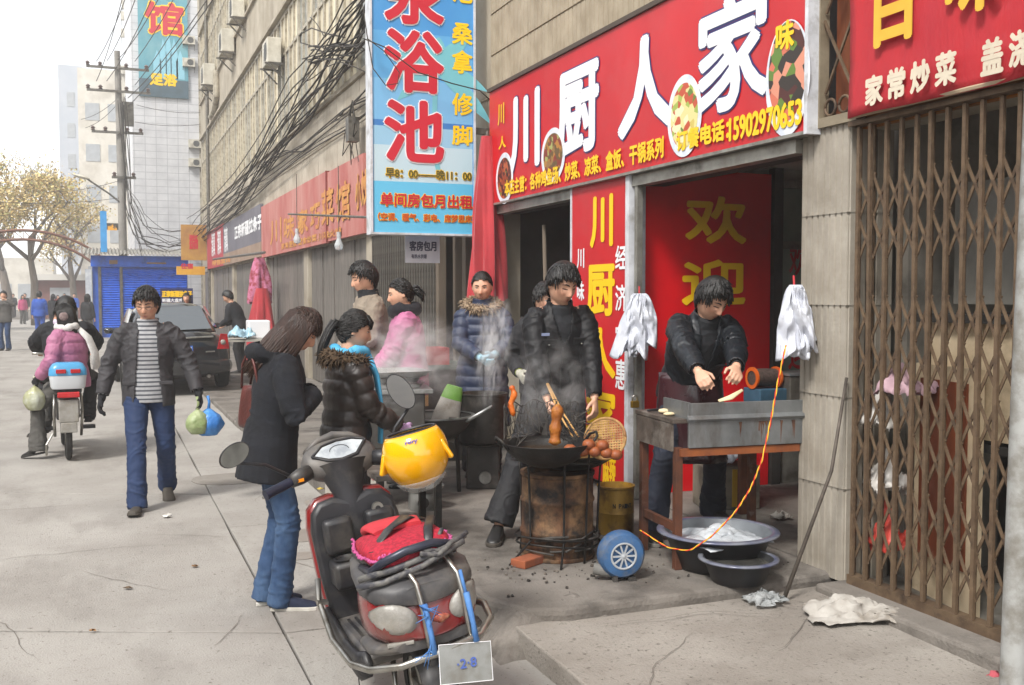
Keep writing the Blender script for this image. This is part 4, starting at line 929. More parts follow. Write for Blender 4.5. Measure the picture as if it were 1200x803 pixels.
    def cloth(mb_, voxel, amp, freq, joints, puff=None, it=2, bones=()):
        me_ = remesh(mb_, voxel, it); v_ = get_v(me_); n_ = get_n(me_); J = np.array(joints); sd = len(label) * 1.7
        dj = np.min(np.linalg.norm(v_[:, None, :] - J[None], axis=2), axis=1); am = amp * (.28 + 1.0 * np.exp(-(dj / (.13 * s)) ** 2))
        best = np.full(len(v_), 1e9); ss = np.zeros(len(v_)); ax_ = np.zeros((len(v_), 3))
        for (a_, b_, rad_) in bones:
            a_ = np.array(a_); b_ = np.array(b_); ab = b_ - a_; ln = np.linalg.norm(ab); t_ = np.clip(((v_ - a_) @ ab) / ln ** 2, 0, 1); dd = np.linalg.norm(v_ - (a_ + t_[:, None] * ab), axis=1) / rad_; k_ = dd < best; best = np.where(k_, dd, best); ss = np.where(k_, t_ * ln, ss); ax_ = np.where(k_[:, None], ab / ln, ax_)
        par = np.sum(v_ * ax_, axis=1, keepdims=True) * ax_; Q = (v_ - par) * (freq * .85) + par * (freq * 1.25); d = np.zeros(len(v_))
        for i, q_ in enumerate(Q):
            qx = V(q_) + V((sd, 0, 0)); wv = mnoise.noise(qx * .55); a_ = mnoise.noise(qx + V((wv, wv * 1.4, -wv)) * 1.3); w2 = mnoise.noise(qx * 1.9 + V((a_, 0, 3)))
            d[i] = am[i] * (1.25 * max(0, 1 - 4.2 * abs(a_)) ** 1.3 - .3 + .45 * max(0, 1 - 4 * abs(w2)) + .35 * wv)
        if puff: d += puff[1] * (np.abs(np.sin(math.pi * ss / puff[0])) ** .55 - .7)
        v_ = v_ + n_ * d[:, None]; me_.vertices.foreach_set('co', v_.astype(np.float32).ravel()); me_.update(); return me_
    vc = .0085 if near else .018
    pt = pants or {}; rr = pt.get('r', 1.0)
    mb = MB(); wz = .02
    mb.tube([P + up_ * .14 * s, P + up_ * .06 * s, P, P - V((0, 0, .09 * s))], [(.140 * s * hips, .095 * s), (.150 * s * hips, .102 * s), (.158 * s * hips, .108 * s), (.148 * s * hips, .100 * s)], 18, side=(1, 0, 0))
    for i in range(2):
        fl = pt.get('hem', .075); ankle = an[i] + (kn[i] - an[i]).normalized() * .0; end = an[i] + (an[i] - kn[i]).normalized() * pt.get('len', .045) * s
        mid1 = hips_[i].lerp(kn[i], .5); mid2 = kn[i].lerp(an[i], .5)
        mb.tube([hips_[i] + V((0, 0, .04 * s)), hips_[i].lerp(kn[i], .2), mid1, kn[i], mid2, an[i].lerp(kn[i], .12), end], [.092 * s * rr, .094 * s * rr, .084 * s * rr, .070 * s * rr, .068 * s * rr, fl * s * rr, fl * s * rr], 16)
    me = cloth(mb, vc, pt.get('amp', .007) * s, 9, kn + [a + V((0, 0, .06)) for a in an] + hips_, bones=[(hips_[i], kn[i], .08) for i in range(2)] + [(kn[i], an[i], .07) for i in range(2)])
    mesh_obj('trousers', me, pt.get('mat'), root)
    # ---- shoes
    sh = shoes or {}
    for (a_, b_, c_) in shoes_:
        so2 = a_.build('shoe', sh.get('mat'), root, smooth='all', sub=1); b_.build('sole', sh.get('sole', sh.get('mat')), so2, bevel=.004)
    # ---- upper clothes
    def torso_rings(hem, bulk, skirt=False, depth=1.0, flare=0.0, neck=.075):
        prof = [(.06, .176, .132), (.14, .168, .124), (.28, .186, .132), (.38, .184, .122), (.44, .152, .100), (.485, .100, .082), (.52, neck, neck)]
        pts = []; rd = []
        lo_ = []
        n_ = 4
        for k in range(n_ + 1):
            t_ = hem + (0 - hem) * k / n_; sp = .183 + flare * (k - n_) / -n_
            lo_.append((P + (V((0, 0, 1)) if skirt else (up_ * .6 + V((0, 0, .4)))) * t_ * s + fw * .0, ((sp) * bulk * s, (.136 + flare * .8 * (n_ - k) / n_) * bulk * depth * s)))
        for a_, b_ in lo_: pts.append(a_); rd.append(b_)
        for (t_, a_, b_) in prof:
            fem = .93 if female else 1; pts.append(P + up_ * t_ * s); rd.append((a_ * bulk * fem * s, b_ * bulk * depth * s) if t_ < .5 else (a_ * s, b_ * s))
        return pts, rd
    def upper(name, spec):
        mb = MB(); bulk = spec.get('bulk', 1.0); pts, rd = torso_rings(spec.get('hem', -.08), bulk, spec.get('skirt', False), spec.get('depth', 1.0), spec.get('flare', 0), spec.get('neck', .075)); mb.tube(pts, rd, 22, side=rt)
        sl_ = spec.get('sleeve', 1.0); cu = spec.get('cuff', .046)
        if spec.get('arms', True):
            for i in range(2):
                e2 = wr[i] - hdir[i] * .01 * s
                mb.tube([shl[i] + (nb - shl[i]) * .5 - up_ * .05 * s, shl[i] + (nb - shl[i]) * .12 - up_ * .015 * s, shl[i].lerp(el[i], .25), shl[i].lerp(el[i], .7), el[i], el[i].lerp(wr[i], .5), el[i].lerp(wr[i], .9), e2], [.075 * s * sl_, .074 * s * sl_, .073 * s * sl_, .067 * s * sl_, .064 * s * sl_, .058 * s * sl_, cu * s * sl_ * 1.05, cu * s * sl_], 14)
        if spec.get('collar'):
            c0 = nb + up_ * .005 * s; ch = spec['collar']
            mb.tube([c0 - up_ * .02 * s, c0 + (up_ * .6 + fw * .1) * ch * s, c0 + (up_ + fw * .15) * ch * s], [.088 * s, .080 * s, .084 * s], 18, side=rt)
        if spec.get('hood'):
            hb = nb - fw * .085 * s + up_ * .0 * s
            mb.tube([hb - rt * .11 * s + fw * .05 * s, hb - rt * .07 * s - fw * .02 * s - up_ * .01 * s, hb - fw * .05 * s - up_ * .03 * s, hb + rt * .07 * s - fw * .02 * s - up_ * .01 * s, hb + rt * .11 * s + fw * .05 * s], [(.04 * s, .05 * s), (.055 * s, .075 * s), (.065 * s, .09 * s), (.055 * s, .075 * s), (.04 * s, .05 * s)], 12)
        bones = [(P - V((0, 0, .6 * s)), nb, .15 * s)] + [(shl[i], el[i], .075 * s) for i in range(2)] + [(el[i], wr[i], .06 * s) for i in range(2)]
        pf = (spec['puff'][0] * s, spec['puff'][1] * s) if spec.get('puff') else None
        me_ = cloth(mb, vc, spec.get('amp', .007) * s, spec.get('freq', 9), el + [P + up_ * .15 * s] + shl, pf, spec.get('it', 2), bones)
        cu_ = spec.get('cut')
        v_ = get_v(me_); rel = v_ - np.array(P); lx = rel @ np.array(rt); lu = rel @ np.array(up_) / s; lf = rel @ np.array(fw)
        mask = np.zeros(len(v_), bool)
        if cu_: 
            da = np.full(len(v_), 9.)
            for i in range(2):
                for (a_, b_) in ((shl[i], el[i]), (el[i], wr[i])):
                    a_ = np.array(a_); ab = np.array(b_) - a_; t_ = np.clip(((v_ - a_) @ ab) / (ab @ ab), 0, 1); da = np.minimum(da, np.linalg.norm(v_ - (a_ + t_[:, None] * ab), axis=1))
            mask = (np.abs(lx) / s < np.interp(lu, cu_[0], cu_[1])) & (lf > .02) & (da > .075 * s)
        if spec.get('arms', True):      # open the cuffs
            for i in range(2): mask |= (((v_ - np.array(wr[i])) @ np.array(hdir[i])) > -.018 * s) & (np.linalg.norm(v_ - np.array(wr[i]), axis=1) < .075 * s)
        mask |= ((v_ - np.array(nb + up_ * (.012 + (spec.get('collar') or 0) * .8) * s)) @ np.array(up_) > 0) & (np.linalg.norm(v_ - np.array(nb), axis=1) < .17 * s)
        cut_faces(me_, mask)
        o = mesh_obj(name, me_, spec['mat'], root); q_ = o.modifiers.new('s', 'SOLIDIFY'); q_.thickness = .007 * s; q_.offset = -1
        return o
    if inner: upper(inner.get('name', 'sweater'), inner)
    if top: upper(top.get('name', 'jacket'), top)
    if gloves:
        for i in range(2):
            mb = MB(); handit(mb, .0035, (i,)); mb.tube([wr[i] - hdir[i] * .05 * s, wr[i], wr[i] + hdir[i] * .02 * s], [.034 * s, .031 * s, .03 * s], 10); mesh_obj('glove', remesh(mb, vb * 1.1, 1), gloves, root)
    root['_'] = 0; del root['_']
    info = dict(root=root, P=P, up=up_, rt=rt, fw=fw, nb=nb, shl=shl, el=el, wr=wr, hdir=hdir, HM=HM, HM3=HM3, hc=hc, s=s, HS=HS, kn=kn, an=an)
    return root, info
# fabric materials
m_jean = M('denim_blue', '2a4268', '203456', sc=14, rough=.85, bump=.15, bsc=120, dirt='4a6a98', dsc=4, dlo=.5, dhi=.8, dstretch=(1, 1, .4))
m_jean2 = M('denim_bright', '2c4668', '223a5a', sc=10, rough=.85, bump=.15, bsc=120, dirt='56708f', dsc=3.4, dlo=.45, dhi=.8, dstretch=(1, 1, .4))
m_trou = M('trouser_blue', '20355a', '192c4e', sc=6, rough=.8, bump=.1, bsc=100)
m_tblk = M('trouser_black', '1c1c20', '141417', sc=8, rough=.75, bump=.15, bsc=80, dirt='33322f', dsc=4)
m_tgry = M('trouser_grey', '55534f', '454340', sc=8, rough=.85, bump=.1, bsc=80)
m_shoe = M('shoe_black', '1a1a1b', '2b2927', sc=9, rough=.45, dirt='4a463f', dsc=7); m_sole = M('sole_grey', '8d8981', '6b665f', sc=8, rough=.8); m_solew = M('sole_white', 'c9c6be', 'a9a59b', sc=9, rough=.8); m_shoeb = M('shoe_brown', '4a443c', '39342e', sc=9, rough=.7)
# ================================================================ the people of the street
def lp(loc, yaw, h, P):
    v = Matrix.Rotation(R(yaw), 3, 'Z') @ (Vector(P) - Vector(loc)); return tuple(v / (h / 1.7))
def pocket(parent, mat, inf, c, w_, h_, name='pocket'):   # flap lying on a jacket front: c = (across, up, out)
    P = surf(inf, c[0], c[1]); mb = MB()
    mb.box(P, (w_, .014, h_), Matrix((inf['rt'], inf['fw'], inf['up'])).transposed()); return mb.build(name, mat, parent, bevel=.005)
def scarf_ring(parent, inf, mat, r, rt_, dz=.0, name='scarf'):
    mb = MB(); nb = inf['nb'] + inf['up'] * dz; pts = []
    for k in range(25):
        a = 2 * math.pi * k / 24; pts.append(nb + (inf['rt'] * math.cos(a) * r * 1.05 + inf['fw'] * math.sin(a) * r) + inf['up'] * (.012 * math.sin(3 * a)))
    mb.tube(pts, [rt_ * (1 + .18 * math.sin(k * 2.1)) for k in range(25)], 10); return mb.build(name, mat, parent, smooth='all')
def fur_ring(parent, inf, mat, r, thick, dz, tilt=.5, name='fur_trim', arc=(0, 360), n=700):
    rnd = random.Random(4); mb = MB(); nb = inf['nb'] + inf['up'] * dz
    for k in range(n):
        a = R(rnd.uniform(*arc)); c = nb + inf['rt'] * math.cos(a) * r * 1.1 + inf['fw'] * math.sin(a) * r - inf['up'] * tilt * r * math.sin(a) * .5
        d = Vector((rnd.gauss(0, 1), rnd.gauss(0, 1), rnd.gauss(0, 1))).normalized(); p = c + d * thick * .3; mb.tube([p, p + d * thick * .5, p + d * thick + Vector((0, 0, -thick * .25))], [.006, .0045, .0005], 4)
    pts = [nb + inf['rt'] * math.cos(R(a)) * r * 1.1 + inf['fw'] * math.sin(R(a)) * r - inf['up'] * tilt * r * math.sin(R(a)) * .5 for a in np.linspace(arc[0], arc[1], 25)]
    mb.tube(pts, thick * .55, 8); return mb.build(name, mat, parent, smooth='all')
m_blkj = M('jacket_black', '17171a', '101012', sc=7, spec=.3, rough=.55, bump=.12, bsc=110, dirt='232327', dsc=5, dlo=.55, dhi=.85)
m_leather = M('jacket_leather', '1d2126', '14171b', sc=6, spec=.4, rough=.38, bump=.15, bsc=130, dirt='2c3137', dsc=5, dlo=.5, dhi=.85)
m_btn = M('metal_snap', 'a8a8a4', rough=.3, metal=.9)
def surf(inf, x, t):   # point of the outermost cloth at (across, up) on the front of the torso
    P = np.array(inf['P']); best = None
    for o in inf['root'].children:
        if o.name.split('.')[0] in ('jacket', 'coat', 'pullover', 'sweater'):
            v = get_v(o.data) - P; s_ = inf['s']; d = (v @ np.array(inf['rt']) - x * s_) ** 2 + (v @ np.array(inf['up']) - t * s_) ** 2; f_ = v @ np.array(inf['fw']); k = (d < (.014 * s_) ** 2) & (f_ > 0) & (f_ < .26 * s_)
            if k.any(): m_ = f_[k].max(); best = m_ if best is None else max(best, m_)
    return inf['P'] + inf['rt'] * x * inf['s'] + inf['up'] * t * inf['s'] + inf['fw'] * ((best or .13 * inf['s']) + .002)
def zipper(parent, inf, x0, t0, t1, out, mat=m_btn):
    MB().tube([surf(inf, x0, t0 + (t1 - t0) * k / 14) for k in range(15)], .0045, 6).build('zip', mat, parent, smooth='all'); return
    a = inf['P'] + inf['rt'] * x0 * inf['s'] + inf['up'] * t0 * inf['s'] + inf['fw'] * out[0] * inf['s']; b = inf['P'] + inf['rt'] * x0 * .6 * inf['s'] + inf['up'] * t1 * inf['s'] + inf['fw'] * out[1] * inf['s']
    MB().bar(a, b, .008, .006).build('zip', mat, parent)
# ---- the man frying dough at the barrel stove
L0 = Vector((2.66, 5.9, .17)); Y0 = 190; H0 = 1.72
m_collar = M('polo_charcoal', '24262a', '1b1d20', sc=20, rough=.9)
cook, ci = person('man in black jacket frying dough over the barrel stove', L0, Y0, H0, lean=13, twist=-4, pel=(.02, .0, .90), head=(24, -22, 0),
    hands=(lp(L0, Y0, H0, atd(699, 487, 6.2)), lp(L0, Y0, H0, atd(641, 468, 6.12))), poles=((-1, -.6, -.3), (1, -.5, -.4)), grip=(.55, .95), palm=((.6, 0, -1), (-1, .3, 0)),
    feet=((-.06, -.02, 0, -10, 0), (.44, .27, 0, 20, 0)), top=dict(mat=m_blkj, bulk=1.08, hem=-.14, collar=.04, amp=.008, cut=([.30, .36, .46, .56], [.0, .03, .055, .07])), inner=dict(mat=m_collar, bulk=.95, sleeve=.7, hem=-.02, collar=.02, name='pullover', neck=.07),
    pants=dict(mat=m_tblk, r=1.08, hem=.085), shoes=dict(mat=m_shoe, sole=m_shoeb), gaze='down')
for sgn in (-1, 1):
    pocket(cook, m_blkj, ci, (sgn * .105, .315, .128), .10, .045, 'pocket_flap'); o = MB(); q = surf(ci, sgn * .105, .305) + ci['fw'] * .008; o.ball(q, .006, 8); o.build('snap', m_btn, cook, smooth='all')
zipper(cook, ci, .012, .28, -.02, (.150, .165), M('zip_black', '2a2a2c', rough=.4, metal=.5)); 
mb = MB(); q = surf(ci, .125, .365); mb.box(q, (.05, .006, .016), Matrix((ci['rt'], ci['fw'], ci['up'])).transposed()); mb.build('badge', M('badge_blue', '8a94b4'), cook)
# ---- the man at the table
L1 = Vector((3.40, 5.50, .17)); Y1 = 186; H1 = 1.72
m_apron = M('apron_maroon', '3a1c22', '2a1418', sc=5, rough=.25, coat=.4)
butch, bi = person('man in black leather jacket bending over the metal table', L1, Y1, H1, lean=29, twist=4, pel=(0, -.07, .88), head=(38, -18, 0),
    hands=(lp(L1, Y1, H1, atd(868, 462, 5.5)), lp(L1, Y1, H1, atd(832, 465, 5.5))), poles=((-1, -.35, -.3), (1, -.35, -.3)), grip=(.8, .8), palm=((.7, 0, -1), (-.7, 0, -1)),
    feet=((-.28, -.22, 0, -8, 0), (.33, .18, 0, 18, 0)), top=dict(mat=m_leather, bulk=1.08, hem=-.06, collar=.045, amp=.009, cut=([.12, .2, .46, .56], [.0, .02, .05, .075]), sleeve=1.06), inner=dict(mat=m_collar, bulk=.95, sleeve=.7, hem=.0, collar=.025, name='pullover', neck=.07),
    pants=dict(mat=M('trouser_navy', '1b2233', '141a28', sc=8, rough=.8, bump=.15, bsc=80), r=1.05, hem=.08), shoes=dict(mat=m_shoe, sole=m_sole), gaze='down')
for sgn in (-1, 1): pocket(butch, m_leather, bi, (sgn * .11, .25, .135), .085, .012, 'pocket_zip')
def apf(u, v):
    a = R(-75 + 150 * u); q = bi['P'] + Vector((0, 0, .10 - .55 * v)); s_ = bi['s']; return q + bi['rt'] * math.sin(a) * (.215 + .03 * v) * s_ + Vector((0, 0, 0)) + (Matrix.Rotation(0, 3, 'Z') @ Vector((0, 1, 0))) * (math.cos(a) * (.165 + .05 * v) + .004 * math.sin(9 * a + 4 * v) * v * 3) * s_
mb = MB(); mb.sheet(apf, 24, 12); mb.build('apron', m_apron, butch, smooth='all', solid=.004)
# ---- helper standing behind the frying man (mostly hidden)
Lh = Vector((2.96, 6.80, .17))
person('person in dark clothes with lime collar standing hidden behind the frying man', Lh, 200, 1.56, head=(15, -30, 0), hands=((-.26, .2, 1.0), (.2, .2, 1.0)), hair='short', top=dict(mat=m_tblk, bulk=1.1, hem=-.1, collar=.04), inner=dict(mat=M('lime_knit', 'a8b83c', '94a434', sc=30, rough=.9), bulk=.9, collar=.07, neck=.08, sleeve=.7), pants=dict(mat=m_tblk), shoes=dict(mat=m_shoe), gloves=M('knit_grey', 'b9b6a8', '9d9a8c', sc=60, rough=.95))
# ---- woman in the long quilted navy coat
L2 = Vector((2.86, 7.85, .17)); Y2 = 196; H2 = 1.66
m_quilt = M('quilt_navy', '2b3650', '222b42', sc=6, rough=.55, bump=.12, bsc=60)
coatw, wi = person('woman in long quilted navy coat with fur hood beside the tall steaming pot', L2, Y2, H2, head=(12, 12, 0), female=True, hands=((-.07, .27, 1.02), (.03, .27, 1.0)), poles=((-1, -.5, -.3), (1, -.5, -.3)), grip=(.6, .6), palm=((1, 0, 0), (-1, 0, 0)),
    top=dict(name='coat', mat=m_quilt, bulk=1.16, hem=-.52, skirt=True, flare=.03, collar=.05, puff=(.085, .013), amp=.004, sleeve=1.12), pants=dict(mat=m_tblk), shoes=dict(mat=m_shoe), hair='tied', gloves=M('knit_paleblue', '9cc4d4', '86b0c2', sc=60, rough=.95))
m_fur = M('fur_tan', 'a08c74', '6f5c48', sc=60, rough=.95)
fur_ring(coatw, wi, m_fur, .125, .05, .0, .6)
zipper(coatw, wi, .0, .42, -.45, (.150, .185), M('zip_dark', '1a2030'))
# ---- woman in pink, man in beige behind the counter
L3 = Vector((2.18, 7.62, .17)); m_pink = M('jacket_pink', 'b0638a', '9c5278', sc=6, rough=.65, bump=.12, bsc=80)
pinkw, pi_ = person('woman in pink jacket with dark hood facing left behind the counter', L3, -80, 1.60, lean=4, head=(12, 0, 0), female=True, hands=((-.10, .30, .92), (.10, .30, .92)), top=dict(mat=m_pink, bulk=1.14, hem=-.18, collar=.0, amp=.009, sleeve=1.1), pants=dict(mat=m_tblk), shoes=dict(mat=m_shoe), hair='tied', gaze='open')
scarf_ring(pinkw, pi_, M('hood_charcoal', '1e1e24', '15151a', sc=30, rough=.95), .085, .048, .015, 'hood_collar')
mb = MB(); mb.tube([pi_['HM'] @ Vector((.07, -.05, -.1)), pi_['HM'] @ Vector((.085, -.07, -.2)), pi_['HM'] @ Vector((.085, -.08, -.42))], [.012, .022, .026], 8); mb.build('lanyard_strap', M('strap_blue', '7aa4c0', rough=.8), pinkw, smooth='all')
L4 = Vector((2.02, 8.15, .17)); m_beige = M('pullover_beige', '8f8374', '7c7164', sc=9, rough=.9, bump=.2, bsc=90)
person('man in beige pullover looking down to the left behind the counter', L4, -92, 1.74, lean=3, head=(16, 0, 0), hands=((-.16, .30, .98), (.16, .28, .95)), top=dict(name='pullover', mat=m_beige, bulk=1.08, hem=-.12, amp=.008, sleeve=1.08, collar=.03), inner=dict(mat=m_collar, bulk=.9, collar=.06, name='shirt', sleeve=.6), pants=dict(mat=m_tblk), shoes=dict(mat=m_shoe), gaze='down')
# ---- the two customers in front
L5 = Vector((.83, 5.42, 0)); Y5 = 97; H5 = 1.60
m_nwool = M('wool_navy', '12151d', '0d0f15', sc=12, rough=.92, bump=.25, bsc=140, sheen=0)
girl, gi = person('girl in hooded navy duffel coat and blue jeans with her back half turned', L5, Y5, H5, lean=10, pel=(0, -.04, .93), neckf=.03, head=(38, 8, 0), female=True, hands=((-.06, .20, 1.20), (.05, .20, 1.20)), poles=((-1, -.3, -.9), (1, -.3, -.9)), feet=((-.07, -.04, 0, -4, 0), (.07, .04, 0, 10, 0)),
    top=dict(name='coat', mat=m_nwool, bulk=1.13, hem=-.20, flare=.02, hood=True, amp=.006, sleeve=1.1, cuff=.055), pants=dict(mat=m_jean2, r=.93, hem=.070, amp=.006, len=.06), shoes=dict(mat=M('canvas_navy', '1e2740', '171e32', sc=20, rough=.85), sole=m_solew), hair='long', hmat=m_hairbr, grip=(None, None))
mb = MB(); q = gi['P'] + Vector((.14, .12, .22)) * gi['s']; mb.tube([q, q + Vector((.0, .05, .0))], .009, 8); mb.build('toggle', m_btn, girl)
def handbag(parent_label, loc, rz):
    t = thing('handbag', parent_label, 'bag', loc, rz); m_ = M('leather_brown', '5e2c26', '47201c', sc=7, rough=.4, bump=.2, bsc=50)
    mb = MB(); rings = []
    for i in range(9):
        v = i / 8; wz = .07 * (1 - .55 * v ** 2) ; ln = .17 * (1 - .25 * v); rings.append([Vector((wz * math.copysign(abs(math.cos(a)) ** .6, math.cos(a)) * (1 + .06 * math.sin(5 * a + 3 * v)), ln * math.copysign(abs(math.sin(a)) ** .7, math.sin(a)), -.28 + .28 * v + .012 * math.sin(4 * a))) for a in [2 * math.pi * k / 24 for k in range(24)]])
    mb.loft(rings); mb.build('pouch', m_, t, smooth='all', sub=1)
    for s_ in (-1, 1): MB().tube([(s_ * .03, -.12, -.02), (s_ * .04, -.08, .14), (s_ * .03, 0, .24), (s_ * .04, .08, .14), (s_ * .03, .12, -.02)], .009, 8).build('strap', m_, t, smooth='all')
    MB().b2((-.005, -.14, -.004), (.005, .14, .004)).build('zip', m_btn, t); return t
p = atd(298, 452, 5.34); handbag('brown leather handbag slung behind the girl in the navy coat', p, R(20)).scale = (.8, .8, .8)
L6 = Vector((1.27, 5.76, 0)); Y6 = 92; H6 = 1.56
m_puff = M('puffer_brown', '2e2622', '221c19', sc=6, rough=.42, bump=.12, bsc=50)
brown, wi6 = person('girl in dark brown puffer jacket and light blue scarf facing the stalls', L6, Y6, H6, head=(14, 4, 0), lean=3, female=True, hands=((-.13, .33, .95), (.12, .32, .97)), grip=(.7, .7), top=dict(mat=m_puff, bulk=1.16, hem=-.18, puff=(.095, .014), amp=.004, sleeve=1.12), pants=dict(mat=m_tblk), shoes=dict(mat=m_shoe), hair='ponytail', gloves=M('knit_lilac', 'b493b8', 'a080a6', sc=50, rough=.95))
fur_ring(brown, wi6, M('fur_brown', '5f4c38', '3b2e22', sc=50, rough=.95), .13, .055, -.03, .2, arc=(150, 390))
m_scarf = M('scarf_blue', '5fb4d6', '3f98c4', sc=12, stretch=(1, 1, .3), rough=.85, bump=.2, bsc=60)
scarf_ring(brown, wi6, m_scarf, .088, .032, .012)
mb = MB(); b_ = wi6['nb']; mb.tube([b_ + wi6['fw'] * .10 + wi6['rt'] * .03, b_ + wi6['fw'] * .15 + wi6['rt'] * .06 - wi6['up'] * .12, b_ + wi6['fw'] * .18 + wi6['rt'] * .075 - wi6['up'] * .30, b_ + wi6['fw'] * .185 + wi6['rt'] * .08 - wi6['up'] * .50], [(.03, .02), (.045, .016), (.05, .014), (.045, .012)], 12, side=wi6['rt']); mb.build('scarf_end', m_scarf, brown, smooth='all')
# ---- the man walking towards the viewer
L7 = Vector((.31, 8.45, 0)); Y7 = 184; H7 = 1.74
m_jgry = M('jacket_charcoal', '39373a', '2c2b2e', sc=6, rough=.7, bump=.15, bsc=90); m_strip = M('sweater_stripe', 'a5a6a8', '96979a', sc=30, rough=.95, wave=('4a4c52', 9.5, 'Z', .62, .72, 0.0))
walker, k7 = person('man in open dark jacket and striped sweater walking towards the viewer', L7, Y7, H7, head=(20, 14, 0), hands=((-.36, .10, .86), (.33, .04, .84)), poles=((-.6, -1, -.1), (.6, -1, -.1)), feet=((-.12, -.27, .0, -6, -16), (.09, .30, .0, 5, 16)), pel=(0, 0, .895),
    top=dict(mat=m_jgry, bulk=1.05, hem=-.13, collar=.035, amp=.009, sleeve=1.0, cut=([-.3, -.1, .1, .3, .45, .55], [.115, .10, .085, .07, .06, .08])), inner=dict(mat=m_strip, bulk=.95, hem=-.10, collar=.03, amp=.004, sleeve=.7, neck=.07), pants=dict(mat=m_trou, r=1.0, hem=.072, amp=.007), shoes=dict(mat=m_shoeb, sole=m_shoeb), gloves=M('knit_black', '16161a', rough=.9), gaze='down')
mb = MB()
for sg_ in (-1, 1):
    mb.tube([k7['HM'] @ Vector((sg_ * .034 + .021 * math.cos(a), .094 + (.002 if abs(math.cos(a)) < .5 else -.001), .004 + .014 * math.sin(a))) for a in [2 * math.pi * k / 16 for k in range(17)]], .0014, 5)
    mb.tube([k7['HM'] @ Vector((sg_ * .055, .092, .006)), k7['HM'] @ Vector((sg_ * .078, .06, .006)), k7['HM'] @ Vector((sg_ * .081, .0, .004))], .0014, 5)
mb.tube([k7['HM'] @ Vector((-.013, .096, .008)), k7['HM'] @ Vector((.013, .096, .008))], .0013, 5); mb.build('glasses', m_tgry, walker)
pocket(walker, m_jgry, k7, (-.13, .05, .150), .10, .03, 'pocket_flap'); pocket(walker, m_jgry, k7, (.13, .05, .150), .10, .03, 'pocket_flap')
m_bagb = M('plastic_blue', '2f6fb8', '4f92d4', sc=9, rough=.25, bump=.6, bsc=25); m_baggr = M('plastic_olive', '7d8f5a', 'a6b088', sc=9, rough=.3, bump=.6, bsc=25)
def plastic_bag(label, loc, r, h_, mat, seed, name='plastic_bag', knot=True):
    t = thing(name, label, 'bag', loc); mb = MB(); rings = []
    for i in range(13):
        v = i / 12; rr = r * (math.sin(math.pi * min(1, .12 + v * .88)) ** .6 if v < .75 else math.sin(math.pi * .78) ** .6 * (1 - (v - .75) / .25 * .8)); ring = []
        for k in range(22):
            a = 2 * math.pi * k / 22; q = rr * (1 + .16 * mnoise.noise((math.cos(a) * 2.2, math.sin(a) * 2.2, v * 4 + seed)) + .07 * math.sin(7 * a + seed)); ring.append((q * math.cos(a), q * math.sin(a) * .8, -h_ * (1 - v)))
        rings.append(ring)
    mb.loft(rings); mb.build('sack', mat, t, smooth='all')
    if knot: MB().tube([(0, 0, -.01), (.006, 0, .05), (-.004, 0, .1)], [.014, .01, .012], 7).build('handle', mat, t, smooth='all')
    return t
hl_ = walker.matrix_basis @ (k7['wr'][0] + k7['hdir'][0] * .08)
plastic_bag('knotted blue plastic bag in the walking man\'s hand', hl_ + Vector((.055, -.01, -.05)), .11, .21, m_bagb, 1)
plastic_bag('olive green plastic bag of greens held beside the blue bag', hl_ + Vector((-.03, -.05, -.05)), .09, .19, m_baggr, 3)
# ---- bystanders far down the street
m_bluew = M('workwear_blue', '2a56b0', '234a9c', sc=3, rough=.8); m_grj = M('jacket_grey', '5c5a57', '4b4946', sc=4, rough=.8); m_dk = M('jacket_dark', '191a1f', '121317', sc=4, rough=.8); m_fp = M('jacket_magenta', 'b0466e', rough=.8)
SH = dict(mat=m_shoe)
def far(label, x, y, yaw, h, mat, pmat, hair='short', **k):
    p = onz(x, y, 0); return person(label, p, yaw, h, near=False, top=dict(mat=mat, bulk=1.12, hem=-.12, amp=.01), pants=dict(mat=pmat), shoes=SH, hair=hair, **k)
far('man in grey jacket raising both hands to his face at the left edge', 6, 411, 196, 1.74, m_grj, m_jean, hands=((-.14, .26, 1.46), (.12, .26, 1.46)), poles=((-1, .2, -.6), (1, .2, -.6)))
far('man in blue workwear walking away near the left edge', 47, 398, 4, 1.76, m_bluew, m_bluew, feet=((-.1, .18, 0, 0, 0), (.1, -.18, 0, 0, -20)))
far('woman in dark coat walking away right of the man in blue', 63, 391, 8, 1.66, m_dk, m_dk, 'long', female=True)
far('person in black jacket standing before the kiosk behind the moped riders', 103, 402, 30, 1.66, m_dk, m_tgry, 'long', female=True)
far('distant person in magenta top beside the man in blue', 27, 380, 160, 1.62, m_fp, m_tgry, 'long', female=True)
far('distant man in dark jacket left of the man in blue', 30, 376, 190, 1.7, m_dk, m_tgry); far('distant man in grey at the far end left of the kiosk', 76, 374, 180, 1.7, m_grj, m_dk)
far('distant woman in red top left of the kiosk', 68, 377, 150, 1.6, M('jacket_red', 'a82c30', rough=.8), m_dk, 'long', female=True); far('distant man in blue jacket between the riders and kiosk', 88, 378, 200, 1.7, m_bluew, m_dk); far('distant pedestrian in dark clothes at the left end of the street', 16, 372, 170, 1.68, m_dk, m_dk); far('distant pedestrian in grey clothes beyond the dark pedestrian', 38, 369, 185, 1.68, m_grj, m_tgry)
p = onz(272, 420, .06); person('man in black jacket serving at a stall beyond the parked car', Vector((2.55, 21.2, .06)), -60, 1.72, near=False, lean=22, head=(30, 0, 0), hands=((-.1, .4, .95), (.12, .4, .95)), top=dict(mat=m_dk, bulk=1.12, hem=-.1, amp=.01), pants=dict(mat=m_tblk), shoes=SH)
person('person with dark hair and red scarf behind the parked car', Vector((1.75, 24.5, .06)), 190, 1.62, near=False, female=True, hair='long', top=dict(mat=M('jacket_red', 'a82c30', rough=.8), bulk=1.1, hem=-.1), pants=dict(mat=m_dk), shoes=SH)
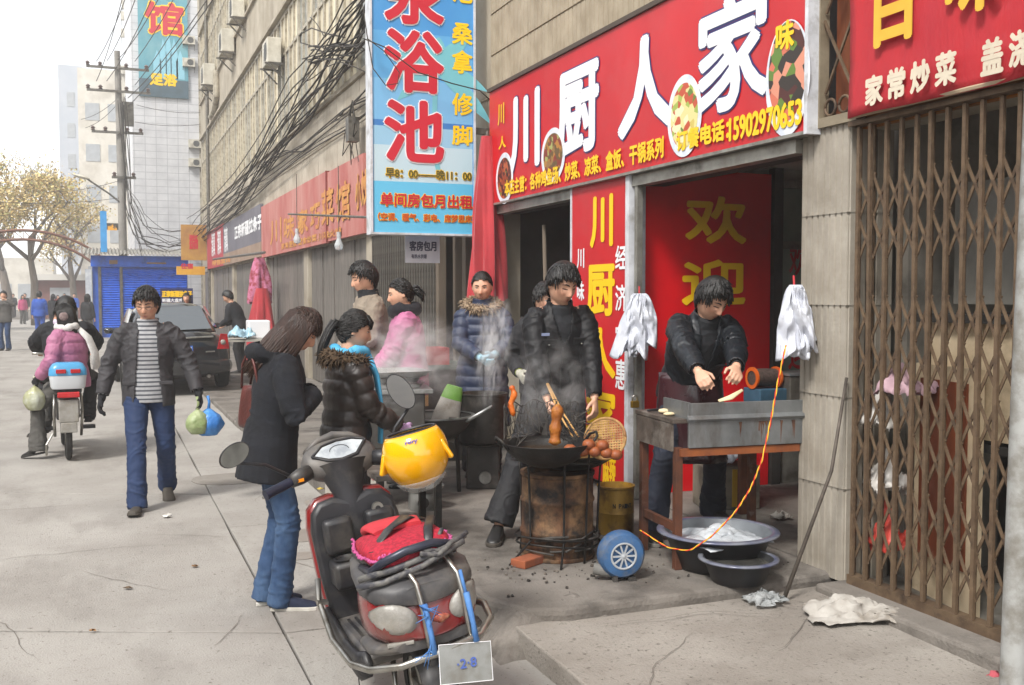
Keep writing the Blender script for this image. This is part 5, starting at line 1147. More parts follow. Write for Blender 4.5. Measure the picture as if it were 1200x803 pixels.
# ================================================================ vehicles
m_plk = M('plastic_black', '26262a', '1d1d20', sc=9, rough=.45, bump=.06, bsc=150, dirt='5d5850', dsc=5, dlo=.5, dhi=.85)
m_pgr = M('plastic_dusty', '4c4b4c', '3c3b3d', sc=9, rough=.5, dirt='7b746a', dsc=4, dlo=.45, dhi=.8)
m_sred = M('scooter_red', '7c1418', '68100f', sc=4, rough=.25, coat=.5, dirt='6f5a50', dsc=4, dlo=.5, dhi=.85)
m_chr = M('dull_chrome', 'b4b2ac', '97948c', sc=12, rough=.3, metal=.9, dirt='6b6258', dsc=7, dlo=.55, dhi=.75)
m_tyre = M('tyre', '1e1d1c', '2d2b29', sc=12, rough=.85, bump=.2, bsc=60); m_mir = M('mirror_glass', 'c8ccd0', rough=.03, metal=1)
m_lens = M('clear_lens', '9d9a94', '84817a', sc=14, rough=.25, bump=.2, bsc=90, dirt='8a8274', dsc=6); m_lred = M('red_lens', 'a51018', 'c01820', sc=8, rough=.12, coat=.6); m_amb = M('amber_lens', 'e08a18', rough=.2)
m_str = M('blue_string', '3f6fae', '5584bc', sc=20, rough=.8)
def wheel(name, parent, c, r, w_, axis='x', rimmat=None, spokes=6):
    o = MB(); prof = [(r * .72, -w_ * .45), (r * .9, -w_ * .5), (r * .985, -w_ * .3), (r, 0), (r * .985, w_ * .3), (r * .9, w_ * .5), (r * .72, w_ * .45)]
    o.lathe(prof, c, 28, axis); t = o.build('tyre', m_tyre, parent, smooth=True)
    o = MB(); o.lathe([(r * .74, -w_ * .4), (r * .66, -w_ * .3), (r * .66, w_ * .3), (r * .74, w_ * .4)], c, 28, axis); o.lathe([(.0, -w_ * .42), (r * .16, -w_ * .42), (r * .16, w_ * .42), (.0, w_ * .42)], c, 14, axis)
    for k in range(spokes):
        a = 2 * math.pi * k / spokes; d = Vector((0, math.cos(a), math.sin(a))); o.bar(Vector(c) + d * r * .1, Vector(c) + d * r * .7, r * .16, w_ * .5, up=(1, 0, 0))
    o.build('rim', rimmat or m_chr, t, smooth=True); return t
# ---------------------------------------------------------------- scooter parked in the foreground
sct = thing('motor_scooter', 'dusty black and dark red motor scooter parked in the foreground', 'scooter', (1.12, 3.38, 0)); sct.rotation_euler = (0, R(-9), R(2)); sct.scale = (.94, .87, .98)
def poly_prism(pts, y0, y1, lean=0):   # pts (x, z); lean: y shift per z
    mb = MB(); n = len(pts); a = [(x, y0 + lean * z, z) for x, z in pts]; b = [(x, y1 + lean * z, z) for x, z in pts]; mb.add(a + b, [tuple(range(n)), tuple(reversed(range(n, 2*n)))] + [(i, (i+1) % n, n + (i+1) % n, n + i) for i in range(n)]); return mb
shp = [(-.185, .30), (-.20, .50), (-.205, .70), (-.19, .775), (-.15, .815), (-.08, .825), (0, .80), (.08, .825), (.15, .815), (.19, .775), (.205, .70), (.20, .50), (.185, .30)]
poly_prism(shp, .90, .955, .16).build('leg_shield', m_plk, sct, bevel=.018, smooth=True)
poly_prism([(x * 1.03, .29 + (z - .29) * 1.015) for x, z in shp], .956, 1.03, .16).build('front_apron', m_sred, sct, bevel=.02, smooth=True)
mb = MB(); mb.b2((-.165, .835, .47), (.17, .985, .585)); mb.build('glove_box', m_plk, sct, bevel=.02, smooth=True)
mb = MB(); mb.lathe([(.0, 0), (.048, 0), (.052, .008), (.044, .01), (.04, -.0), (.0, -.002)], (-.10, .90, .586), 20); mb.build('cup_holder', m_plk, sct, smooth=True)
mb = MB(); mb.b2((-.02, .85, .5855), (.155, .97, .5875)); mb.build('pocket_shade_plate', M('pocket_shade', '0c0c0c', rough=.9), sct)  # flat black plate, its colour stands in for shade inside the pocket
mb = MB(); mb.tube([(.04 + .085 * math.cos(a), .93, .585 + .075 * math.sin(a)) for a in [math.pi * k / 12 for k in range(13)]], .008, 6); mb.build('green_coil', M('green_rubber', '2c4a3a', rough=.5), sct, smooth='all')
for sx in (-1, 1):
    mb = MB(); mb.b2((sx * .03, .935, .60), (sx * .165, 1.0, .755)); mb.build('inner_panel', m_plk, sct, bevel=.022, smooth=True)
mb = MB(); q = Vector((.095, .985, .755)); mb.lathe([(0, 0), (.026, 0), (.026, .02), (0, .02)], q - Vector((0, .03, 0)), 18, 'y'); mb.lathe([(0, -.004), (.012, -.004), (.012, .0)], q - Vector((0, .03, 0)), 12, 'y', 1); mb.build('key_lock', [m_chr, m_plk], sct, smooth=True)
mb = MB(); mb.tube([(0, 1.07, .76), (0, 1.085, .83), (0, 1.11, .90), (0, 1.13, .95)], [(.075, .05), (.07, .05), (.10, .06), (.13, .08)], 18, side=(1, 0, 0)); mb.build('steering_neck', m_plk, sct, smooth=True)
mb = MB(); rings = []
for (t, a, b) in ((-.055, .12, .055), (-.045, .155, .085), (-.01, .178, .105), (.025, .172, .10), (.045, .15, .085), (.056, .11, .055)):
    rings.append([Vector((a * math.copysign(abs(math.cos(k)) ** .8, math.cos(k)), b * math.sin(k), t)) for k in [2 * math.pi * j / 28 for j in range(28)]])
DM = Matrix.Translation((0, 1.165, .965)) @ Matrix.Rotation(R(40), 4, 'X')
mb.loft([[DM @ p for p in r] for r in rings]); mb.build('dash_housing', m_pgr, sct, smooth=True)
mb = MB(); mb.add([DM @ Vector((x, y, .061)) for x, y in [(-.115, -.005), (-.07, .035), (0, .05), (.07, .048), (.12, .03), (.07, -.03), (0, -.045), (-.06, -.035)]], [tuple(range(8))]); mb.build('meter_glass', M('meter_face', 'c2c8ca', '8b9298', sc=12, rough=.08, coat=.8), sct, recalc=False)
mb = MB(); mb.tube([DM @ Vector((.045 * math.cos(a) + .0, .03 * math.sin(a), .0615)) for a in [math.pi * k / 10 for k in range(11)]], .002, 4); mb.build('meter_arc', m_plk, sct)
mb = MB(); mb.tube([DM @ Vector((x, y, .058)) for x, y in [(-.13, -.005), (-.075, .045), (0, .062), (.075, .058), (.135, .035), (.075, -.04), (0, -.057), (-.065, -.045), (-.13, -.005)]], .006, 6); mb.build('meter_bezel', m_plk, sct, smooth='all')
mb = MB(); q = DM @ Vector((.045, -.108, -.005)); mb.box(q, (.055, .004, .018), DM.to_3x3() @ Matrix.Rotation(R(0), 3, 'X')); mb.box(q + DM.to_3x3() @ Vector((0, -.0022, -.016)), (.055, .004, .012), DM.to_3x3(), 1); mb.build('warning_sticker', [m_amb, m_lens], sct)
mb = MB(); mb.tube([DM @ Vector((-.14, .07, .01)), DM @ Vector((-.08, .108, .012)), DM @ Vector((0, .125, .016)), DM @ Vector((.08, .108, .012)), DM @ Vector((.14, .07, .01))], [(.012, .03), (.02, .038), (.022, .04), (.02, .038), (.012, .03)], 10, side=(0, .5, 1)); mb.build('headlight_cowl', m_pgr, sct, smooth='all')
for sx in (-1, 1):
    mb = MB(); mb.tube([(sx * .13, 1.14, .945), (sx * .20, 1.11, .935), (sx * .37, 1.05, .905)], .014, 10); mb.build('handlebar', m_chr, sct, smooth='all')
    mb = MB(); mb.tube([(sx * .245, 1.093, .927), (sx * .26, 1.088, .924), (sx * .35, 1.056, .908), (sx * .372, 1.048, .904)], [.019, .021, .021, .024], 12); mb.build('grip', M('grip_rubber', '1c2138', '15192a', sc=30, rough=.5), sct, smooth=True)
    mb = MB(); mb.tube([(sx * .15, 1.13, .945), (sx * .20, 1.11, .937), (sx * .245, 1.093, .927)], [.034, .036, .028], 12); mb.build('switch_block', m_plk, sct, smooth='all')
    mb = MB(); mb.tube([(sx * .2, 1.14, .93), (sx * .28, 1.125, .91), (sx * .38, 1.08, .89)], [.008, .008, .007], 7); mb.build('brake_lever', m_chr, sct, smooth='all')
mb = MB(); mb.box((-.205, 1.078, .928), (.03, .012, .014)); mb.build('indicator_switch', m_amb, sct)
def mirror(base, c, ra, rb, nrm, roll):
    mb = MB(); base = Vector(base); c = Vector(c); n = Vector(nrm).normalized(); u = n.cross(Vector((0, 0, 1))).normalized(); v = u.cross(n); u, v = u * math.cos(roll) + v * math.sin(roll), v * math.cos(roll) - u * math.sin(roll)
    t = MB(); e = c - v * rb * .9 + n * -.02; t.tube([base, base.lerp(e, .45) + Vector((0, .03, .02)), e], [.008, .008, .007], 8); st = t.build('mirror_stalk', m_plk, sct, smooth='all')
    for (s_, o_, mi) in ((1.0, -.022, 0), (1.08, -.004, 0), (1.02, .004, 0)): pass
    rings = [[c + (u * math.cos(k) * ra * s_ + v * math.sin(k) * rb * s_) + n * o_ for k in [2 * math.pi * j / 24 for j in range(24)]] for (s_, o_) in ((.55, -.03), (.95, -.018), (1.07, -.002), (1.05, .004), (.97, .004))]
    mb.loft(rings); mb.build('mirror_shell', m_plk, sct, smooth=True)
    g_ = MB(); g_.add([c + (u * math.cos(k) * ra + v * math.sin(k) * rb) + n * .0045 for k in [2 * math.pi * j / 24 for j in range(24)]], [tuple(range(24))]); g_.build('mirror_glass', m_mir, sct, recalc=False)
mirror((-.235, 1.11, .945), (-.475, 1.02, 1.105), .070, .044, (.30, -1, .0), R(-18))
mirror((.215, 1.11, .945), (.325, 1.10, 1.215), .05, .086, (-.25, -1, .05), R(-28))
mb = MB(); mb.b2((-.175, .40, .275), (.175, .98, .325)); mb.build('floorboard', m_pgr, sct, bevel=.015, smooth=True)
rib_me = MB().b2((-.006, .48, .325), (.006, .9, .331)).mesh('floor_rib', m_plk)
for i in range(9): inst('floor_rib', rib_me, sct, (-.13 + i * .0325, 0, 0))
for sx in (-1, 1):
    mb = MB(); mb.tube([(sx * .2, .98, .34), (sx * .195, .7, .27), (sx * .2, .45, .28), (sx * .2, .28, .34)], [(.022, .05), (.022, .05), (.025, .06), (.02, .05)], 10, side=(1, 0, 0)); mb.build('side_skirt', m_plk, sct, smooth='all')
def sring(y, hw, zb, zt, ex=2.8, n=26, tilt=0):
    c = (zb + zt) / 2; hh = (zt - zb) / 2; out = []
    for k in range(n):
        t = 2 * math.pi * k / n; a, b = math.cos(t), math.sin(t); a = math.copysign(abs(a) ** (2 / ex), a); b = math.copysign(abs(b) ** (2 / ex), b); out.append(Vector((hw * a, y + tilt * b, c + hh * b)))
    return out
mb = MB(); mb.loft([sring(.60, .10, .32, .66), sring(.50, .15, .34, .68), sring(.32, .195, .38, .695), sring(.15, .215, .43, .70), sring(.05, .205, .45, .695, tilt=.015), sring(.0, .18, .47, .68, tilt=.02), sring(-.03, .12, .49, .66, tilt=.02)]); 
mb.build('rear_body', m_sred, sct, smooth=True)
mb = MB(); mb.loft([sring(.52, .16, .645, .70), sring(.32, .202, .635, .715), sring(.15, .222, .615, .715), sring(.04, .20, .60, .71, tilt=.01), sring(-.015, .14, .60, .69), sring(-.035, .10, .61, .68)]); mb.build('tail_cowl', m_pgr, sct, smooth=True)
mb = MB(); mb.loft([sring(.35, .205, .37, .44), sring(.12, .225, .41, .475), sring(.02, .205, .435, .492), sring(-.035, .15, .45, .495)]); mb.build('rear_valance', m_pgr, sct, smooth=True)
def lens(cx, sgn):
    mb = MB(); rings = []
    for (s_, o_) in ((1.0, .0), (.95, -.014), (.6, -.022), (.1, -.024)):
        ring = []
        for k in [2 * math.pi * j / 20 for j in range(20)]:
            x = cx + .078 * math.cos(k) * s_; z = .575 + (.056 * math.sin(k) - .012 * sgn * math.cos(k) * 0) * s_ + .012 * math.cos(k) * s_ * -sgn
            yy = np.interp(abs(x), [0, .1, .16, .2, .23], [-.04, -.03, -.005, .04, .13]); ring.append((x, yy + o_, z))
        rings.append(ring)
    mb.loft(rings); mb.build('indicator_lens', m_lens, sct, smooth='all')
lens(-.135, 1); lens(.145, -1)
mb = MB(); mb.box((-.13, -.02, .487), (.10, .02, .014), (0, 0, R(-18))); mb.build('reflector_strip', m_lens, sct, bevel=.004)
mb = MB(); mb.ball((.03, -.042, .545), (.035, .006, .014), 12); mb.ball((.03, -.045, .545), (.018, .006, .02), 10); mb.build('emblem', M('emblem_rust', '9a4a3c', 'b0785c', sc=30, lo=.45, hi=.6, rough=.4), sct, smooth='all')
mb = MB(); mb.loft([sring(.64, .10, .66, .72), sring(.5, .15, .67, .765), sring(.3, .16, .68, .765), sring(.12, .14, .69, .76), sring(.07, .10, .70, .74)]); mb.build('seat', m_plk, sct, smooth=True)
# rear grab rail, carrier hoops, bumper tube
mb = MB(); mb.tube([(-.16, .30, .70), (-.165, .12, .725), (-.14, .05, .765), (-.05, .02, .795), (.06, .02, .80), (.14, .05, .77), (.165, .12, .73), (.16, .30, .70)], .016, 10); mb.build('grab_rail', M('rail_blueblack', '2a2d3c', '3c3f4a', sc=10, rough=.35, metal=.3), sct, smooth='all')
mb = MB(); mb.tube([(-.22, .10, .715), (-.10, .04, .735), (.05, .01, .76), (.20, .06, .785)], .013, 8); mb.tube([(-.24, .06, .70), (-.15, .02, .705), (.0, -.01, .735), (.18, .02, .775)], .011, 8); mb.build('tied_strips', M('strip_grey', '6a6864', '3a3a40', sc=26, lo=.42, hi=.58, rough=.6), sct, smooth='all')
mb = MB(); random.seed(3)
for k in range(7): a = Vector((random.uniform(-.2, .1), random.uniform(.0, .1), random.uniform(.70, .80))); mb.tube([a, a + Vector((random.uniform(.03, .09), random.uniform(-.03, .03), random.uniform(-.02, .03))), a + Vector((random.uniform(.08, .14), random.uniform(-.04, .04), random.uniform(-.02, .03)))], random.uniform(.005, .011), 6)
o = mb.build('rag_knots', M('rag_dark', '37353a', '6e6c68', sc=30, lo=.4, hi=.6, rough=.9), sct, smooth='all'); o['kind'] = 'stuff'
for x in (-.045, .115):
    mb = MB(); mb.tube([(x - .02, .10, .735), (x - .01, .03, .73), (x, -.05, .69), (x + .005, -.065, .60), (x + .008, -.065, .50), (x + .01, -.075, .445)], .010, 8); mb.build('carrier_hoop', m_chr, sct, smooth='all')
mb = MB(); mb.tube([(-.225, .95, .52), (-.245, .90, .44), (-.265, .60, .36), (-.27, .25, .37), (-.24, .05, .40), (-.15, -.07, .425), (.0, -.09, .44), (.16, -.08, .455), (.235, .0, .475), (.25, .10, .50), (.22, .16, .51)], .0135, 10); mb.build('bumper_tube', m_chr, sct, smooth='all')
mb = MB(); mb.box((-.235, .88, .44), (.045, .05, .012), (0, R(15), 0)); mb.build('clamp', m_chr, sct)
mb = MB()
for x in (-.04, .125):
    mb.tube([(x + .004, -.08, .62), (x + .012, -.083, .5), (x + .01, -.09, .44)], [.012, .010, .014], 6)
mb.tube([(.125, -.06, .70), (.13, -.075, .6)], .007, 5)
for k in range(12): a = Vector((-.04, -.085, .60 - .15 * (k % 2))); mb.tube([a, a + Vector((random.uniform(-.05, .05), -.01, random.uniform(-.02, .03))), a + Vector((random.uniform(-.07, .07), -.01, random.uniform(-.06, .01)))], [.004, .003, .001], 4)
mb.build('blue_twine', m_str, sct, smooth='all')['kind'] = 'stuff'
pm = Matrix.Translation((.075, -.115, .385)) @ Matrix.Rotation(R(12), 4, 'Y') @ Matrix.Rotation(R(-18), 4, 'X')
mb = MB(); mb.box((0, 0, 0), (.205, .004, .135)); pl_o = mb.build('licence_plate', M('plate_grey', '8f918f', '777873', sc=8, rough=.5, dirt='6f6a62', dsc=9), sct, bevel=.002); pl_o.matrix_basis = pm
lettering('·2·8', pl_o, M('plate_blue', '4c62a8'), (-.035, -.003, -.02), (.04, -.003, -.014), (-.035, -.003, .012), .002, .001)
mb = MB(); mb.tube([(-.102, -.003, -.067), (.102, -.003, -.067), (.102, -.003, .067), (-.102, -.003, .067), (-.102, -.003, -.067)], .0018, 4); mb.build('plate_rim', m_white, pl_o)
mb = MB(); mb.b2((-.05, -.09, .40), (.1, -.05, .44)); mb.build('plate_bracket', m_plk, sct)
mb = MB()
mb.loft([[Vector((x, .20 + .235 * math.sin(a), .20 + .235 * math.cos(a) + .0 - .03 * (x / .06) ** 2)) for x in (-.065, -.03, .03, .065)] for a in [R(-120 + 15 * k) for k in range(12)]], caps=False, closed=False); mb.build('rear_mudguard', m_pgr, sct, solid=.006, smooth='all')
wheel('wheel', sct, (0, .20, .20), .20, .09); wheel('wheel', sct, (0, 1.32, .20), .20, .085)
mb = MB(); mb.tube([(-.06, 1.32, .2), (-.06, 1.2, .48)], .018, 8); mb.tube([(.06, 1.32, .2), (.06, 1.2, .48)], .018, 8); mb.tube([(0, 1.2, .47), (0, 1.1, .8)], .03, 8); mb.build('fork', m_chr, sct, smooth='all')
mb = MB(); mb.loft([[Vector((x, 1.32 - .225 * math.sin(a), .20 + .225 * math.cos(a) - .03 * (x / .06) ** 2)) for x in (-.06, -.03, .03, .06)] for a in [R(-60 + 15 * k) for k in range(10)]], caps=False, closed=False); mb.build('front_mudguard', m_sred, sct, solid=.006, smooth='all')
mb = MB(); mb.tube([(-.06, .45, .3), (-.10, .38, .0)], .012, 7); mb.tube([(.06, .45, .3), (.10, .38, .0)], .012, 7); mb.build('centre_stand', m_chr, sct, smooth='all')
MB().tube([(-.19, .55, .30), (-.20, .54, .15), (-.195, .55, .03)], .003, 4).build('dangling_wire', m_plk, sct)
# red rucksack lying on the seat
bag = thing('rucksack', 'red rucksack with pink frilled edges lying on the scooter seat', 'bag', (1.12, 3.38, 0)); bag.rotation_euler = (0, R(-9), R(2)); bag.scale = (.84, .84, .905)
m_rbag = M('rucksack_red', 'b01c34', '8f142a', sc=60, lo=.42, hi=.58, rough=.8, bump=.3, bsc=150); m_frill = M('frill_pink', 'c0588e', 'a84478', sc=30, rough=.9); m_rbag2 = M('rucksack_plain_red', 'c4323c', 'b02834', sc=8, rough=.7)
mb = MB(); mb.loft([sring(.52, .11, .765, .80), sring(.47, .16, .76, .85), sring(.32, .185, .765, .885), sring(.16, .185, .77, .885), sring(.08, .16, .775, .865), sring(.045, .10, .78, .84)]); mb.build('pouch', m_rbag, bag, smooth=True)
mb = MB(); mb.loft([sring(.56, .07, .80, .84), sring(.50, .115, .82, .885), sring(.38, .125, .87, .905), sring(.28, .11, .875, .90)]); mb.build('top_pocket', m_rbag2, bag, smooth=True)
mb = MB()
for sx in (-1, 1):
    for k in range(46):
        t = k / 45; y = .05 + .45 * t; x = sx * (.155 + .04 * math.sin(math.pi * min(1, t * 1.1))); mb.tube([(x, y, .83), (x + sx * random.uniform(.006, .016), y + random.uniform(-.006, .006), .828 + random.uniform(-.008, .01))], [.008, .003], 5)
for k in range(40): t = k / 39; mb.tube([(-.16 + .32 * t, .06, .845), (-.16 + .32 * t + random.uniform(-.01, .01), .055 + random.uniform(-.01, .005), .855 + random.uniform(-.006, .008))], [.008, .003], 5)
mb.build('frill', m_frill, bag, smooth='all')['kind'] = 'stuff'
mb = MB(); mb.tube([(.17, .42, .86), (.06, .34, .912), (-.05, .24, .905), (-.17, .15, .85)], [(.028, .006), (.03, .006), (.03, .006), (.024, .006)], 8, side=(0, 1, 0)); mb.tube([(.16, .30, .895), (.10, .16, .895), (.06, .06, .85)], [(.02, .005)] * 3, 8, side=(1, 0, 0)); mb.build('strap', m_plk, bag, smooth='all')
# yellow helmet hanging upside down from the right mirror stalk
HLc = atd(487, 531, 4.28)
hel = thing('crash_helmet', 'yellow open face helmet with clear visor hanging upside down on the scooter', 'helmet', HLc); hel.scale = (.86, .86, .93)
m_hy = M('helmet_yellow', 'f0b400', 'eaa800', sc=2, rough=.14, coat=.9)
HR = Matrix.Rotation(-YAW, 3, 'Z') @ Matrix.Rotation(R(-14), 3, 'Y')
mb = MB(); rings = []
for i in range(15):
    ph = R(-88 + i * (88 + 40) / 14); rings.append([HR @ Vector(((.158) * math.cos(ph) * math.cos(a), .162 * math.cos(ph) * math.sin(a), .155 * math.sin(ph))) for a in [2 * math.pi * k / 36 for k in range(36)]])
mb.loft(rings, caps=False); mb.add(rings[0], [tuple(range(36))]); o = mb.build('shell', m_hy, hel, smooth='all', solid=.012)
mb = MB(); rr = rings[-1]; mb.tube(rr + [rr[0]], .007, 8); mb.build('edge_trim', m_plk, hel, smooth='all')
mb = MB(); mb.loft([[p * .93 for p in r] for r in rings[3:]], caps=False); mb.build('lining', M('lining_grey', '5a5a60', '47474c', sc=20, rough=.95), hel, smooth='all')
mb = MB(); mb.loft([[HR @ Vector(((.158 + .004 * i) * math.cos(R(ph)) * math.cos(a), .172 * math.cos(R(ph)) * math.sin(a), .166 * math.sin(R(ph)) - .012)) for a in [R(188 + 164 * k / 24) for k in range(25)]] for i, ph in enumerate((-38, -46, -54, -62, -70))], caps=False, closed=False)
mb.build('visor', M('visor_clear', 'd8dcdc', rough=.08, alpha=.22), hel, smooth='all', solid=.003)
for sx in (-1, 1):
    mb = MB(); mb.box(HR @ Vector((sx * .152, -.05, -.01)), (.022, .055, .10), HR @ Matrix.Rotation(R(sx * -22), 3, 'Y') @ Matrix.Rotation(R(20 * sx), 3, 'Z')); mb.build('side_cap', m_hy, hel, bevel=.009, smooth=True)
lg = MB(); cen = HR @ Vector((.012, -.15, .062)); nrm = (HR @ Vector((.05, -1, .42))).normalized(); ux = nrm.cross(Vector((0, 0, 1))).normalized() * -1; ux = (ux + Vector((0, 0, .28))).normalized(); ux = (ux - nrm * ux.dot(nrm)).normalized(); vx = nrm.cross(ux)
rings = []
for s_ in (0.02, .35, .7, 1): rings.append([HR @ (lambda q: (Vector((q.x / .148, q.y / .160, q.z / .148)).normalized() * 1.006 * Vector((1, 1, 1)) if False else Vector((q.x, q.y, q.z)).normalized() * .1655))(HR.inverted() @ (cen.normalized() * .155 + ux * math.cos(a) * .042 * s_ + vx * math.sin(a) * .016 * s_)) for a in [2 * math.pi * k / 24 for k in range(24)]])
lg.loft(rings); lgo = lg.build('logo_patch', m_white, hel, smooth='all')
c0 = cen.normalized() * .1685; lettering('rory', lgo, M('logo_blue', '2a3c9c'), c0 - ux * .030 - vx * .006, c0 + ux * .028 - vx * .006, c0 - ux * .030 + vx * .010, .001, .0009)
# ---------------------------------------------------------------- electric moped with two riders
mo = thing('electric_moped', 'electric moped carrying two riders away down the street', 'moped', (-.34, 10.85, 0), R(4))
wheel('wheel', mo, (0, .24, .24), .24, .06, spokes=8); wheel('wheel', mo, (0, 1.35, .24), .24, .06, spokes=8)
mb = MB(); mb.tube([(0, .24, .24), (0, .55, .36), (0, .95, .34), (0, 1.15, .75), (0, 1.1, 1.0)], [.03, .05, .06, .04, .03], 10); mb.tube([(0, 1.35, .24), (0, 1.15, .75)], .025, 8); mb.build('frame', m_pgr, mo, smooth='all')
mb = MB(); mb.tube([(-.3, 1.0, 1.03), (0, 1.1, 1.02), (.3, 1.0, 1.03)], .014, 8); mb.build('handlebar', m_chr, mo, smooth='all')
mb = MB(); mb.b2((-.11, .18, .40), (.11, .75, .62)); mb.build('battery_case', m_pgr, mo, bevel=.03); mb = MB(); mb.b2((-.13, .1, .66), (.13, .85, .74)); mb.build('seat', m_plk, mo, bevel=.03)
mb = MB(); mb.b2((-.09, -.02, .40), (.09, .04, .62)); mb.b2((-.075, -.03, .30), (.075, -.0, .40)); mb.build('rear_guard', m_lens, mo, bevel=.01); MB().b2((-.1, -.05, .645), (.1, -.01, .70)).build('tail_light', m_lred, mo, bevel=.008)
for sx in (-1, 1): MB().tube([(sx * .12, .24, .24), (sx * .13, .15, .5), (sx * .12, .2, .66)], .014, 7).build('shock_absorber', m_chr, mo, smooth='all'); MB().b2((sx * .13, .5, .27), (sx * .27, .62, .30)).build('foot_peg', m_plk, mo)
MB().tube([(-.14, .3, .26), (-.2, .25, .16), (-.2, .3, .05)], .012, 6).build('stand', m_chr, mo)
tb = thing('top_box', 'blue and white luggage box with red reflectors on the back of the moped', 'box', (-.34, 10.85, 0), R(4))
mb = MB(); mb.loft([[Vector((x * .17, -.06 + (y + 1) * .11, .73 + z)) for x, y in [(math.copysign(abs(math.cos(a)) ** .5, math.cos(a)) * s_, math.copysign(abs(math.sin(a)) ** .5, math.sin(a)) * s_) for a in [2 * math.pi * k / 24 for k in range(24)]]] for z, s_ in ((0, .86), (.02, .93), (.13, 1.0))]); mb.build('tray', M('box_white', 'c8ccd0', rough=.35), tb, smooth=True)
mb = MB(); mb.loft([[Vector((x * .175, -.062 + (y + 1) * .112, .862 + z)) for x, y in [(math.copysign(abs(math.cos(a)) ** .5, math.cos(a)) * s_, math.copysign(abs(math.sin(a)) ** .5, math.sin(a)) * s_) for a in [2 * math.pi * k / 24 for k in range(24)]]] for z, s_ in ((0, 1.0), (.06, .97), (.11, .8), (.125, .6))]); mb.build('lid', M('box_blue', '4f9ac8', '4590be', sc=4, rough=.3), tb, smooth=True)
MB().b2((-.11, -.078, .885), (-.02, -.05, .925)).build('reflector', m_lred, tb, bevel=.006); MB().b2((.02, -.078, .885), (.11, -.05, .925)).build('reflector', m_lred, tb, bevel=.006)
Lr = Vector((-.37, 11.62, 0))
rider, ri = person('moped rider in dark jacket seen from behind', Lr, -3, 1.74, lean=8, pel=(0, -.06, .82), hands=((-.27, .46, 1.03), (.27, .46, 1.03)), poles=((-1, -.3, -.3), (1, -.3, -.3)), feet=((-.2, .22, .28, -8, 0), (.2, .22, .28, 8, 0)), knees=((-.4, 1, .3), (.4, 1, .3)), top=dict(mat=m_dk, bulk=1.25, hem=-.05, collar=.06, sleeve=1.25), pants=dict(mat=m_tblk), shoes=SH, hair='short')
Lp = Vector((-.34, 11.22, 0))
pas, pi2 = person('moped passenger in pink padded jacket, white scarf and face mask', Lp, -48, 1.62, lean=4, pel=(0, -.02, .86), female=True, head=(8, -32, 0), hands=((-.26, .16, .86), (.2, .3, .95)), feet=((-.20, .26, .02, -8, -12), (.02, .42, .20, 0, -12)), knees=((-.2, 1, .4), (.2, 1, .4)), top=dict(mat=M('jacket_mauve', 'b0708e', '9c5f7e', sc=6, rough=.6, bump=.1, bsc=60), bulk=1.22, hem=-.12, puff=(.12, .010), amp=.005, sleeve=1.2), pants=dict(mat=m_tgry, r=1.05, hem=.09), shoes=dict(mat=m_shoe, heel=.5), hair='long', gloves=M('knit_black', '16161a'))
m_wsc = M('scarf_white', 'd8d6d2', 'c4c2be', sc=30, rough=.95, bump=.4, bsc=70); scarf_ring(pas, pi2, m_wsc, .085, .036, .02)
mb = MB(); b_ = pi2['nb'] - pi2['fw'] * .1; mb.tube([b_ + pi2['rt'] * .05, b_ + pi2['rt'] * .11 - pi2['fw'] * .06 - pi2['up'] * .1, b_ + pi2['rt'] * .15 - pi2['fw'] * .09 - pi2['up'] * .26, b_ + pi2['rt'] * .16 - pi2['fw'] * .09 - pi2['up'] * .42], [(.03, .025), (.05, .02), (.055, .02), (.05, .02)], 10, side=pi2['rt']); mb.build('scarf_end', m_wsc, pas, smooth='all')
mb = MB(); mb.ball(pi2['HM'] @ Vector((0, .062, -.05)), [k * pi2['HS'] for k in (.062, .055, .045)], 14, rot=pi2['HM3']); mb.build('face_mask', M('mask_cloth', 'c8bcd0', rough=.9), pas, smooth='all')
for sx in (-1, 1):
    mb = MB(); mb.ball(pi2['HM'] @ Vector((sx * .09, -.01, -.005)), [k * pi2['HS'] for k in (.025, .045, .045)], 14, rot=pi2['HM3']); mb.build('earmuff', M('earmuff_fur', '8b7a78', '6a5a58', sc=40, rough=.95), pas, smooth='all')
hl2 = pas.matrix_basis @ (pi2['wr'][0] + pi2['hdir'][0] * .07)
plastic_bag('clear plastic bag of groceries hanging from the moped passenger\'s hand', hl2 + Vector((0, 0, -.03)), .10, .24, M('plastic_clear', 'b9bcae', '9a9a6a', sc=7, rough=.25, bump=.5, bsc=20), 5)
# ---------------------------------------------------------------- parked black sedan
car = thing('sedan_car', 'black sedan parked half on the kerb beyond the walking man', 'car', (1.13, 17.3, .03), R(2)); car.rotation_euler = (0, R(-2.2), R(2))
m_cp = M('car_black', '1a1b1f', '15161a', sc=2, rough=.16, coat=.9, dirt='3f3d3a', dsc=2, dlo=.55, dhi=.9); m_cg = M('car_glass', '6a7074', rough=.04, coat=1, spec=1, metal=.55)
def cring(y, hw, z0, z1, hw2=None, n=24, ex=3.4):
    c = (z0 + z1) / 2; hh = (z1 - z0) / 2; out = []
    for k in range(n):
        t = 2 * math.pi * k / n; a, b = math.cos(t), math.sin(t); a = math.copysign(abs(a) ** (2 / ex), a); b = math.copysign(abs(b) ** (2 / ex), b); w_ = hw + ((hw2 or hw) - hw) * (b + 1) / 2; out.append(Vector((w_ * a, y, c + hh * b)))
    return out
